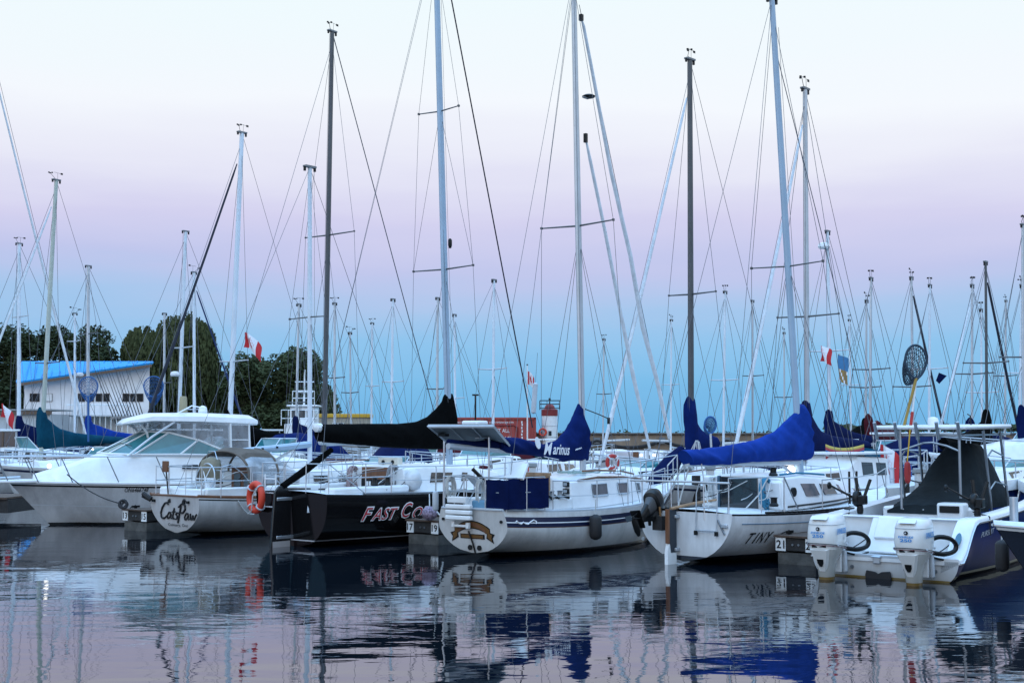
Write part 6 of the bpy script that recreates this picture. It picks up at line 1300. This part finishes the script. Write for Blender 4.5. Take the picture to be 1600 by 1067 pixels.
boats['b523'] = sailboat(523, 523, 474, D2(523, 22), 8.4, 229, 'sailboat with thin grey mast just right of the tall dark mast', mm=ALU, spr=(.5,), hull=2, far=True)
boats['b462'] = sailboat(462, 467, 476, D2(462, 14), 8.2, 229, 'sailboat with grey mast in front of the white wheelhouse', mm=ALU, cov=C_NAVY, spr=(.35,), hull=0, far=False)
boats['b304'] = sailboat(304, 303, 426, D2(304, 12), 8.4, 50, 'sailboat with white mast and blue furled headsail in front of the willow', mm=ALUW, furl=FURLN, spr=(.25,), hull=0, far=False)
boats['b278'] = sailboat(278, 290, 362, D2(278, 8), 9.2, 229, 'sailboat with white mast and radar dome left of the blue furled headsail', mm=ALUW, spr=(.48,), hull=0, radar=.36, wires_n=3)
boats['b138'] = sailboat(137, 138, 416, D2(138, 10), 8.6, 229, 'sailboat with grey mast and royal blue cover in front of the white clubhouse', mm=ALU, cov=C_BLUE, spr=(.64,), hull=0, wires_n=3)
boats['b117'] = sailboat(117, 117, 490, D2(117, 16), 7.4, 50, 'small sailboat with short white mast and radar dome before the clubhouse gable', mm=ALUW, spr=(.8,), hull=1, radar=.56, far=True)
boats['b29'] = sailboat(29, 30, 381, D2(29, 9), 9.0, 229, 'sailboat with pale mast near the left edge', mm=ALUW, spr=(.65,), hull=3, wires_n=3, cov=C_NAVY)
boats['bl'] = sailboat(-22, -22, 20, D2(-20, 1), 10.5, 42, 'sailboat at the left edge whose thick white furled headsail slopes down to the right', mm=ALUW, furl=FURL, spr=(.52,), hull=0, spread=1.4)
boats['b258'] = sailboat(256, 257, 490, D2(257, 20), 7.4, 229, 'small sailboat with a thin short mast in front of the small willow', mm=ALU, spr=(.5,), hull=0, far=True)

for px_, py_, D_, L_, hd_, sp_, lb_ in ((1176, 470, 70, 8.0, 229, .5, 'far sailboat with a thin mast left of the blue grey mast'), (1226, 520, 76, 7.6, 50, .45, 'far small sailboat with a low mast behind the royal blue cover'), (1330, 500, 74, 7.8, 229, .5, 'far sailboat with a thin mast left of the maroon cover'),
        (1570, 470, 70, 8.0, 50, .5, 'far sailboat with a thin mast near the right edge'),
        (942, 530, 82, 7.2, 229, .5, 'far small sailboat just right of the lettered blue cover'), (580, 505, 80, 7.6, 229, .5, 'far small sailboat over the black boom cover'), (1048, 500, 78, 7.6, 50, .5, 'far small sailboat left of the tall dark mast over the breakwater')):
    sailboat(px_, px_ + rf.uniform(-3, 3), py_, D_, L_, hd_, lb_, mm=rf.choice((ALUW, ALU)), spr=(sp_,), hull=0, far=True, rail=False)

# ------------------------------------------------------------------ motor boats further back
def motorboat(px, D, L, head, label, hull=0, low=False, canvas_=None, flybridge=False, aft=None, tall=1.0, name='motor_boat', z0=0):
    p = P(px, 700, D); a = R(head); d = Vector((math.cos(a), math.sin(a), 0)); B = L * .33; fb = .75 + L * .04
    t = thing(name, (p.x - d.x * L * .5, D - d.y * L * .5, z0), head, label, 'motor boat', 'motor boats moored further back')
    hh = Hull(L, B, B * .88, fb * .92, fb * .98, fb * 1.22, -.15, .4, over=L * .1, p=2, q=2.4, flare=.6, tmax=.35, bowp=2.3)
    mb = MB(); hh.mesh(mb, HB[hull], stripes=((0, .06, WHITE), (.12, .2, NAVYP)) if hull != 2 else ((0, .07, WHITE),), ns=16, nr=5); mb.build('hull', t)
    h0 = fb; cs = [(L * .30, B * .40, B * .35, h0 - .05, h0 + .62 * tall), (L * .45, B * .40, B * .34, h0 - .03, h0 + .66 * tall), (L * .60, B * .36, B * .28, h0, h0 + .55 * tall), (L * .82, B * .2, B * .12, h0 + .1, h0 + .3)]
    mb = MB(); cabin(mb, cs, WHITE, .08); mb.build('cabin', t, bevel=.03)
    for sg in (-1, 1):
        for x0, x1 in ((.31, .40), (.41, .50), (.51, .585)): cab_window(t, cs, L * x0, L * x1, .36, .88, sg, GLASS)
    if low: tall = min(tall, .6)
    wb = [Vector((L * .44, s_ * B * w, h0 + .64 * tall)) for s_, w in ((-1, .33), (-1, .2), (1, .2), (1, .33))]; wb[1].x = wb[2].x = L * .54; wt = [q + Vector((-.45 if i in (1, 2) else -.2, 0, .22 if low else .5)) for i, q in enumerate(wb)]
    mb = MB(); mb.loft([wb, wt], TEAL_G, cap=False, closed=False); ws = mb.build('windscreen', t, smooth=0); mb = MB(); mb.tube(wt, .025, ALU, n=5)
    for u, v in zip(wb, wt): mb.tube([u, v], .022, ALU, n=5)
    mb.build('frame', ws)
    if canvas_:
        mb = MB(); rings = []
        for x, z, w in ((L * .02, fb + .25, .42), (L * .12, h0 + .9 * tall + .2, .42), (L * .3, h0 + 1.35 * tall, .40), (L * .42, h0 + 1.3 * tall, .34), (L * .5, h0 + .75 * tall, .2)):
            rings.append([Vector((x, B * w * math.cos(u), fb - .02 + (z - fb + .02) * abs(math.sin(u)) ** .5)) for u in [math.pi * i / 10 for i in range(11)]])
        mb.loft(rings, canvas_); mb.build('canvas_cover', t, smooth=60)
    elif not low:
        mb = MB(); mb.box((L * .27, 0, h0 + 1.45 * tall), (L * .34, B * .78, .07), WHITE)
        for s_ in (-1, 1):
            for x in (.12, .42): mb.tube([(L * x, s_ * B * .36, h0), (L * x, s_ * B * .36, h0 + 1.45 * tall)], .025, ALU, n=5)
        mb.build('hardtop', t, bevel=.03)
    if flybridge:
        mb = MB(); cabin(mb, [(L * .2, B * .34, B * .36, h0 + 1.47 * tall, h0 + 1.95 * tall), (L * .4, B * .34, B * .36, h0 + 1.47 * tall, h0 + 2.0 * tall)], WHITE, .02); mb.build('flybridge', t, bevel=.03)
    for sg in (-1, 1): railing(t, 'bow_rail', [hh.rail(u, sg, 0, .06) for u in (.5, .62, .74, .86, .97)], [.55] * 5, (1,), .016)
    mb = MB(); mb.box((-.3, 0, .55), (.4, .42, .5), BLACK if rf.random() < .5 else WHITE); mb.box((-.35, 0, .15), (.22, .16, .6), LGREY); mb.build('outboard_motor', t, bevel=.06)
    return t
motorboat(48, D2(48, 6), 7.5, 20, 'white motor boat with hardtop at the left edge behind the cruiser bow platform', hull=3)
motorboat(150, D2(150, -1), 7.2, 225, 'white motor boat with low cabin behind the cruiser foredeck', hull=0, tall=.5)
motorboat(205, D2(205, 6), 7.8, 215, 'white motor boat with hardtop below the fishing rods and the clubhouse balcony', hull=0)
motorboat(418, D2(418, 1), 7.4, 232, 'white motor boat under a royal blue cover between the cruiser and the cream yacht boom', hull=0, canvas_=C_DBLUE)
motorboat(590, D2(590, 1), 7.6, 229, 'low white motor boat beneath the black boom cover', hull=0, tall=.5, low=True)
motorboat(640, D2(640, 9), 8.4, 235, 'white motor boat with a maroon canvas cover to the left of the solar panel', hull=0, canvas_=C_MAR, tall=.8)
motorboat(748, D2(748, 2), 8.2, 238, 'large white motor boat with maroon canvas cover under the solar panel', hull=0, canvas_=C_MAR, tall=.85)
motorboat(850, D2(850, 4), 7.6, 60, 'low white motor boat beneath the lettered blue sail cover', hull=0, tall=.6, low=True)
motorboat(985, D2(985, 0), 7.6, 228, 'low white motor boat at the bow of the navy striped yacht', hull=0, tall=.5, low=True)
motorboat(1085, D2(1085, 14), 7.0, 229, 'motor boat under a teal cover in front of the white quay wall', hull=3, canvas_=C_TEAL, tall=.6)
motorboat(1150, D2(1150, 3), 8.4, 229, 'white motor boat with rounded low cabin beneath the royal blue boom cover', hull=0, tall=.6, low=True)
motorboat(1235, D2(1235, 8), 7.6, 229, 'white motor boat with low hardtop behind the mast of the TINY yacht', hull=0, tall=.75)
motorboat(1400, D2(1400, 7), 7.8, 235, 'white motor boat behind the red and white flag', hull=0, tall=.9)
motorboat(1470, D2(1470, 9), 7.4, 50, 'white motor boat seen under the hardtop of the sport fishing boat', hull=0, canvas_=C_NAVY)
motorboat(1545, D2(1545, 3), 7.6, 229, 'low white motor boat right of the charcoal cover', hull=0, low=True, tall=.6)
motorboat(1615, D2(1615, 7), 7.6, 200, 'pale blue hulled motor boat at the right edge', hull=3, canvas_=C_WHITE, z0=.5)
motorboat(900, 66, 7.0, 50, 'small white motor boat far back beside the white quay wall', hull=0, tall=.7)
motorboat(330, D2(330, 10), 7.6, 225, 'white motor boat hidden behind the cruiser hardtop', hull=0)

# trawler yacht with a navy canoe stern, right of the royal blue cover
tw = thing('motor_sailer', (P(1424, 780, 36.5).x, 36.5, 0), 226, 'white pilothouse motor sailer with navy hull and rounded stern, behind the TINY yacht', 'motor sailer', 'sailboats moored further back')
h = Hull(8.6, 2.9, 1.2, 1.15, 1.0, 1.3, -.1, .4, over=.5, rake=-.1, p=2.0, q=1.8, tmax=.45)
mb = MB(); h.mesh(mb, HB[2], stripes=((0, .32, WHITE),), ns=20); mb.build('hull', tw)
cs = [(3.1, 1.0, .92, .95, 1.72), (4.6, 1.02, .92, .95, 1.78), (5.0, .95, .85, .95, 1.5), (6.6, .7, .6, 1.0, 1.42), (7.3, .4, .3, 1.05, 1.3)]
mb = MB(); cabin(mb, cs, WHITE, .06); mb.build('cabin', tw, bevel=.03)
for sg in (-1, 1):
    for x0, x1 in ((3.25, 3.75), (3.95, 4.5), (5.4, 5.9)): cab_window(tw, cs, x0, x1, .45, .85, sg, GLASS)
mb = MB(); mb.box((3.9, 0, 1.87), (1.9, 2.0, .07), WHITE); mb.build('roof', tw, bevel=.02)
pts = [h.rail(u, s_, 0, .04) for u, s_ in ((.35, 1), (.2, 1), (.08, 1), (0.0, 1), (0.0, -1), (.08, -1), (.2, -1), (.35, -1))]; railing(tw, 'pushpit', pts, [.75] * 8, (1, .5), .02)
mb = MB()
for sg in (-1, 1): mb.tube([h.rail(t / 16, sg, -.33, -.02) for t in range(17)], .03, WHITE, n=5)
mb.build('rub_rail', tw)

# ------------------------------------------------------------------ flags
def flag(loc, rz, w, hgt, label, droop=.25, wave=.09, kind='maple', tilt=0, sx_=1):
    t = thing('flag', loc, 0, label, 'flag', 'flags flying on masts'); t.rotation_euler = (0, R(tilt), R(rz))
    N = 18; M = 8
    def pt(u, v, off=0.0):   # u 0..1 along the fly, v 0..1 upward from the foot
        return Vector((u * w * (1 - .12 * droop), wave * math.sin(u * 7 + v * 1.5) + off + .04 * math.sin(v * 5 + u * 3), -hgt + v * hgt - droop * u * u * w))
    mb = MB(); FR = mat('flag_red', (.50, .02, .025), .8, var=.1); FW = mat('flag_white', (.72, .72, .75), .8, var=.05); FB = mat('flag_blue', (.04, .16, .32), .8); FY = mat('flag_ochre', (.28, .17, .05), .8)
    for i in range(N):
        for j in range(M):
            u0, u1, v0, v1 = i / N, (i + 1) / N, j / M, (j + 1) / M; um = (u0 + u1) / 2
            m = (FR if um < .25 or um > .75 else FW) if kind == 'maple' else (FB if (j > 3 and i > 6) else (FW if (i + j) % 5 == 0 else FY))
            mb.add([pt(u0, v0), pt(u1, v0), pt(u1, v1), pt(u0, v1), pt(u0, v0, .006), pt(u1, v0, .006), pt(u1, v1, .006), pt(u0, v1, .006)], [(0, 1, 2, 3), (7, 6, 5, 4)], m)
    mb.build('cloth', t, smooth=60)
    if kind == 'maple':
        lf = [(0, .46), (.09, .28), (.19, .33), (.15, .10), (.26, .22), (.29, .15), (.42, .18), (.37, .05), (.43, .01), (.22, -.17), (.24, -.26), (.02, -.22), (.02, -.44)]
        lf = lf + [(-a, b) for a, b in lf[::-1] if a > 0]
        for o in (-.006, .012):
            mb = MB(); c = pt(.5, .5, o); mb.add([c] + [pt(.5 + a * .5, .5 + b * .9, o) for a, b in lf], [(0, i + 1, (i + 1) % len(lf) + 1) for i in range(len(lf))], FR); mb.build('maple_leaf', t, smooth=0)
    return t
flag(P(381, 519, 44), -18, .70, .52, 'red and white maple leaf flag flying beside the bright white mast over the trees', droop=.75, wave=.1)
flag(P(1, 630, 52), -20, .66, .55, 'red and white maple leaf flag at the left edge before the grey building', droop=.8, wave=.1)
fp = thing('flagpole', (P(824, 700, 98).x, 98, 1.2), 0, 'white flagpole standing between the red container and the lighthouse', 'flagpole'); mb = MB(); tz = P(824, 571, 98).z - 1.2; mb.tube([(0, 0, 0), (0, 0, tz)], [.06, .04], WHITE, n=8); mb.build('pole', fp); mb = MB(); mb.lathe([(.02, tz), (.09, tz + .06), (.02, tz + .12)], BLACK, 8); mb.build('finial', fp)
flag(P(825, 580, 97.8), 0, .55, 1.0, 'small drooping maple leaf flag on the white flagpole near the lighthouse', droop=1.0, wave=.06)
flag(P(1281, 540, D2(1297, 8.7)), -52, .42, .52, 'faded maple leaf flag hanging left of the speckled white mast', droop=.4, wave=.1)
flag(P(1309, 553, D2(1297, 8.7)), -66, .40, .85, 'blue and ochre tattered flag hanging right of the speckled white mast', droop=.5, wave=.12, kind='other')
flag(P(1374, 694, 34.6), -30, .52, .95, 'large maple leaf flag drooping over the navy rounded stern', droop=.6, wave=.14)
bg = MB(); p_ = P(1467, 582, D2(1453, 14.8)); bg.add([p_, p_ + Vector((.3, .02, -.12)), p_ + Vector((.02, .05, -.42)), p_ + Vector((-.12, 0, -.3))], [(0, 1, 2, 3)], C_NAVY); tag(bg.build('burgee', smooth=0), 'tiny dark burgee hanging from a spreader right of the big landing net', 'flag')

# ------------------------------------------------------------------ landing nets and rods
def net(px, py, D, w, hgt, depth, label, m, pole_to, pole_m, lean=0.0):
    c = P(px, py, D); t = thing('landing_net', c, 0, label, 'landing net', 'landing nets'); t.rotation_euler = (0, lean, R(12))
    hoop = [Vector((w * math.cos(a) * (1 - .25 * max(0, -math.sin(a))), 0, hgt * math.sin(a))) for a in [2 * math.pi * i / 28 for i in range(28)]]
    mb = MB(); mb.tube(hoop, .022, m, n=6, closed=True); mb.build('hoop', t)
    mb = MB(); lv = []
    for k in range(7):
        f = k / 6; s_ = math.cos(f * 1.25) ; lv.append([Vector((p.x * s_, .25 * f + depth * .3 * f, p.z * s_ - depth * f)) for p in hoop])
    for k in range(1, 7): mb.tube(lv[k], .007, m, n=3, closed=True)
    for i in range(28): mb.tube([lv[k][(i + k) % 28] for k in range(7)], .006, m, n=3, cap=False); mb.tube([lv[k][(i - k) % 28] for k in range(7)], .006, m, n=3, cap=False)
    mb.build('net', t)
    mb = MB(); q = LO(t, Vector(pole_to)); mb.tube([Vector((0, 0, -hgt)), Vector((0, 0, -hgt)) .lerp(q, .5), q], .017 + .0004 * D, pole_m, n=8); mb.build('handle', t)
    return t
NETB = mat('dark_blue_net', (.015, .035, .06), .7); NETB2 = mat('bright_blue_net', (.015, .10, .30), .6)
ed, el_ = axes(ev); hp = Vector(ev.location) + ed * 2.0 + el_ * .3 + Vector((0, 0, 2.50))
net(1431, 565, 23.2, .215, .30, .32, 'big dark blue landing net standing on the sport fishing boat hardtop, against the sky', NETB, hp, mat('ochre_pole', (.30, .19, .03), .5))
net(138, 604, 50, .36, .38, .5, 'blue landing net before the white clubhouse wall', NETB2, P(138, 690, 50), NETB2)
net(240, 604, 50, .38, .40, .6, 'dark blue landing net against the trees at the corner of the clubhouse', NETB2, P(244, 690, 50), NETB)
net(1110, 664, 33.5, .165, .22, .15, 'small faint blue landing net in front of the brown breakwater', NETB2, P(1112, 712, 33.5), ALU)
for i in range(11):
    b0 = P(181 + i * 4.6, 662 - (i % 3), 47 + (i % 2)); t0 = P(146 + i * 5.6, 572 + (i * 37 % 11), 47.5 + (i % 2)); mb = MB(); mb.tube([b0, b0.lerp(t0, .25), b0.lerp(t0, .6) + Vector((0, 0, -.02)), t0], [.022, .018, .012, .006], BLACK, n=5); r_ = mb.build('rod'); tt = thing('fishing_rod', b0, 0, 'thin dark fishing rod in the leaning row before the white clubhouse wall', 'fishing rod', 'fishing rods leaning before the clubhouse')
    r_.parent = tt; r_.location = -Vector(b0)
    mb = MB(); mb.lathe([(.05, -.04), (.06, 0), (.05, .04)], DSTEEL, 10, b0.lerp(t0, .1) - Vector(b0) + Vector((0, -.05, 0)), 'Y'); g_ = mb.build('reel', tt)
rb = MB(); a_, b_ = P(1392, 672, 23.0), P(1401, 640, 23.0); 
tt = thing('fishing_rod', P(1421, 680, 23.6), 0, 'white fishing rod with a red grip standing in the hardtop beside the big landing net', 'fishing rod'); q0 = Vector((0, 0, 0)); q1 = LO(tt, P(1438, 548, 23.4))
mb = MB(); mb.tube([q0.lerp(q1, .25), q0.lerp(q1, .6), q1], [.018, .014, .008], WHITE, n=6); mb.build('rod', tt); mb = MB(); mb.tube([q0, q0.lerp(q1, .28)], [.03, .028], RED, n=8); mb.build('grip', tt)
# life rings, kayak, lamps, light pole
life_ring(P(957, 722, 29.4), R(20), 'red life ring on the bow rail of the navy striped yacht', .13, .045, RED)
lr_ = thing('rescue_cushion', P(1418, 738, 22.5), 0, 'flat red horseshoe cushion hanging on the left leg of the sport boat hardtop', 'rescue cushion'); mb = MB(); ring_torus(mb, (0, 0, 0), .085, .04, (.3, .2, 0), (0, 0, 1.9), mat('faded_red_foam', (.30, .02, .02), .7), 20, 8); mb.build('cushion', lr_, smooth=80); mb = MB(); mb.tube([(0, 0, .2), (.03, 0, .45), (.06, 0, .75)], .012, YELLOW, n=6); mb.build('strap', lr_)
mb = MB(); kk = MB(); STR = [mat('stripe_red_cloth', (.35, .05, .06), .8), mat('stripe_blue_cloth', (.03, .12, .3), .8), mat('stripe_white_cloth', (.6, .58, .58), .8), mat('stripe_yellow_cloth', (.5, .4, .1), .8)]
p0 = P(1290, 712, 33.0); 
for k in range(7): mb.loft([[p0 + Vector((u * 1.0, .15 * math.sin(u * 3), .30 - .075 * k - .10 * (1 - (2 * u - 1) ** 2))), p0 + Vector((u * 1.0, .15 * math.sin(u * 3), .225 - .075 * k - .10 * (1 - (2 * u - 1) ** 2)))] for u in [i / 8 for i in range(9)]], STR[(3, 0, 1, 2, 0, 2, 1)[k]], cap=False, closed=False)
o_ = mb.build('striped_cloth', smooth=60); s_ = o_.modifiers.new('thickness', 'SOLIDIFY'); s_.thickness = .01; tag(o_, 'gaily striped cloth hung on the rail of a boat right of the blue covers', 'cloth')
lp = thing('light_pole', (P(743, 690, 99).x, 98.6, 1.2), 0, 'dark light pole in front of the red container', 'light pole'); mb = MB(); tz = P(743, 617, 98.6).z - 1.2; mb.tube([(0, 0, 0), (0, 0, tz)], .07, BLACK, n=8); mb.box((0, 0, tz), (.5, .3, .12), BLACK); mb.build('pole', lp)
for px, py, D, lb in ((1022, 711, 33, 'right one of two small lit lamps on a rail before the white quay wall'), (1002, 711, 33, 'left one of two small lit lamps on a rail before the white quay wall'), (145, 702, 45, 'small lit lamp behind the foot of the teal covered sailboat')):
    mb = MB(); mb.lathe([(.012, -.03), (.035, -.015), (.035, .02), (.012, .035)], LAMP, 10); o_ = mb.build('rail_lamp'); o_.location = P(px, py, D); tag(o_, lb, 'lamp')
nb = thing('net_float', P(884, 608, 40), 0, '', 'radar reflector'); bpy.data.objects.remove(nb)
mb = MB(); q = P(835, 622, 45); mb.lathe([(.02, -.55), (.09, -.5), (.09, .5), (.02, .55)], LGREY, 10); mb.tube([(0, 0, .55), (.0, 0, 1.6)], .006, WIRE, n=4); o_ = mb.build('radar_reflector'); o_.location = q; o_.rotation_euler = (0, R(4), 0); tag(o_, 'grey tube radar reflector hanging in the rigging just left of the lighthouse', 'radar reflector')

b8 = boats['b1080']; mb = MB(); q0, q1 = LO(b8, P(1066, 702, 33.2)), LO(b8, P(1012, 772, 32.4)); mb.tube([q0, q0.lerp(q1, .3), q0.lerp(q1, .7), q1], [.12, .24, .27, .14], C_NAVY, n=12); mb.build('headsail_bag', b8, smooth=70)

# ------------------------------------------------------------------ clutter: fenders on the moored boats, pedestals on the walkway, a few more far masts
MB_HULLS = [o for o in bpy.data.objects if o.get('group') in ('sailboats moored further back', 'motor boats moored further back') and o.parent is None]
fcol = {'navy': mat('navy_fender_vinyl', (.012, .02, .07), .5), 'white': mat('white_fender_vinyl', (.6, .62, .63), .5), 'black': RUBBER}
for i, b in enumerate(MB_HULLS):
    if b.location.y > 52 or rf.random() < .35: continue
    L_ = 8.2; kind = rf.choice(list(fcol)); sg = rf.choice((-1, 1)); d_, l_ = axes(b); u = rf.uniform(.35, .6)
    hull_o = [c for c in b.children if c.name.startswith('hull')][0]; ys = [abs(v.co.y) for v in hull_o.data.vertices if abs(v.co.x - u * L_) < .6 and v.co.z > .4]
    if not ys: continue
    p = Vector(b.location) + d_ * (u * L_) + l_ * (sg * (max(ys) + .13)) + Vector((0, 0, .55))
    fender('fender', p, .10, .42, fcol[kind], kind + ' fender hanging beside the ' + ' '.join(b['label'].split()[:11]).rstrip(','), .35)['group'] = 'fenders on the boats further back'
wa, wb2 = Vector((-1, 36.8, 0)), Vector((18.5, 25.1, 0)); wd_ = (wb2 - wa).normalized(); PED = mat('pale_pedestal', (.55, .57, .58), .5)
for i, lb in enumerate(('behind the black yacht bow', 'behind the navy striped yacht bow', 'behind the TINY yacht bow', 'behind the sport fishing boat')):
    t = thing('power_pedestal', wa + wd_ * (1.5 + i * 5.4) + Vector((.3, .6, .52)), 0, 'pale power pedestal on the walkway dock ' + lb, 'power pedestal', 'power pedestals on the walkway dock')
    mb = MB(); mb.box((0, 0, .45), (.2, .2, .9), PED); mb.build('post', t, bevel=.02); mb = MB(); mb.box((0, 0, .96), (.26, .26, .12), GREY); mb.build('cap', t, bevel=.02); mb = MB(); mb.box((0, -.11, .6), (.12, .03, .2), BLACK); mb.build('socket', t)
    if i % 2 == 0:
        bxx = thing('dock_box', wa + wd_ * (3.2 + i * 5.4) + Vector((.3, .5, .52)), math.degrees(math.atan2(wd_.y, wd_.x)), 'white lidded dock box on the walkway ' + lb, 'dock box', 'dock boxes on the walkway dock'); mb = MB(); mb.box((0, 0, .25), (1.1, .55, .5), WHITE); mb.build('body', bxx, bevel=.03); mb = MB(); mb.box((0, 0, .55), (1.16, .6, .12), WHITE); mb.build('lid', bxx, bevel=.04)

# loose gear lying on the decks and walkways
GEAR = [('jerry_can', 'jerry can', RED, 'red'), ('jerry_can', 'jerry can', mat('blue_can_plastic', (.02, .08, .28), .5), 'blue'), ('cooler_box', 'cooler', mat('navy_cooler_plastic', (.015, .03, .10), .5), 'navy'), ('bucket', 'bucket', BLACK, 'black'), ('deck_bag', 'bag', C_GREY, 'charcoal'), ('deck_bag', 'bag', C_TAN, 'tan'), ('deck_cushion', 'cushion', C_DBLUE, 'deep blue'), ('deck_cushion', 'cushion', C_MAR, 'maroon'), ('wooden_crate', 'crate', WOOD, 'brown wooden')]
def gear(k, loc, rz, label):
    nm, cat, m, cn = GEAR[k]; t = thing(nm, loc, rz, label, cat, 'loose gear on the decks')
    if nm == 'jerry_can': mb = MB(); mb.box((0, 0, .17), (.26, .15, .34), m); mb.build('body', t, bevel=.03); mb = MB(); mb.tube([(-.08, 0, .33), (-.05, 0, .40), (.05, 0, .40), (.08, 0, .33)], .018, m, n=6); mb.build('handle', t)
    elif nm == 'cooler_box': mb = MB(); mb.box((0, 0, .17), (.55, .34, .34), m); mb.build('body', t, bevel=.03); mb = MB(); mb.box((0, 0, .37), (.58, .37, .07), WHITE); mb.build('lid', t, bevel=.02)
    elif nm == 'bucket': mb = MB(); mb.lathe([(.11, 0), (.14, .28), (.15, .29), (.13, .28), (.10, .02)], m, 14); mb.build('pail', t); mb = MB(); mb.tube(arc((0, 0, .28), .14, 0, math.pi, 10, (1, 0, 0), (0, .5, .6)), .008, DSTEEL, n=4); mb.build('handle', t)
    elif nm == 'deck_bag': mb = MB(); mb.lathe([(.02, -.32), (.14, -.28), (.19, -.05), (.17, .15), (.12, .28), (.02, .32)], m, 12, (0, 0, .17), 'X'); mb.build('sack', t, smooth=70); mb = MB(); mb.tube([(-.15, 0, .33), (-.05, 0, .42), (.08, 0, .42), (.16, 0, .32)], .015, BLACK, n=5); mb.build('strap', t)
    elif nm == 'deck_cushion': mb = MB(); mb.box((0, 0, .16), (.85, .16, .36), m, rx=.25); mb.build('pad', t, bevel=.05)
    else:
        mb = MB()
        for z in (.06, .17, .28):
            for y in (-.16, .16): mb.box((0, y, z), (.5, .02, .09), m)
            for x in (-.25, .25): mb.box((x, 0, z), (.02, .34, .09), m)
        mb.box((0, 0, .01), (.5, .34, .02), m); mb.build('slats', t)
    return t
seen = set()
for b in MB_HULLS:
    if b.location.y > 50: continue
    d_, l_ = axes(b); hull_o = [c for c in b.children if c.name.startswith('hull')][0]
    for q in range(3):
        k = rf.randrange(len(GEAR)); lb = GEAR[k][3] + ' ' + GEAR[k][1] + ' on the ' + ' '.join(b['label'].split()[:11]).rstrip(',')
        if lb in seen: continue
        seen.add(lb); xl, yl = rf.uniform(.5, 1.9), rf.uniform(-.75, .75); zz = max(v.co.z for v in hull_o.data.vertices if abs(v.co.x - xl) < .8) + (.02 if 'sail' in b['category'] else .0)
        gear(k, Vector(b.location) + d_ * xl + l_ * yl + Vector((0, 0, zz)), rf.uniform(0, 180), lb)
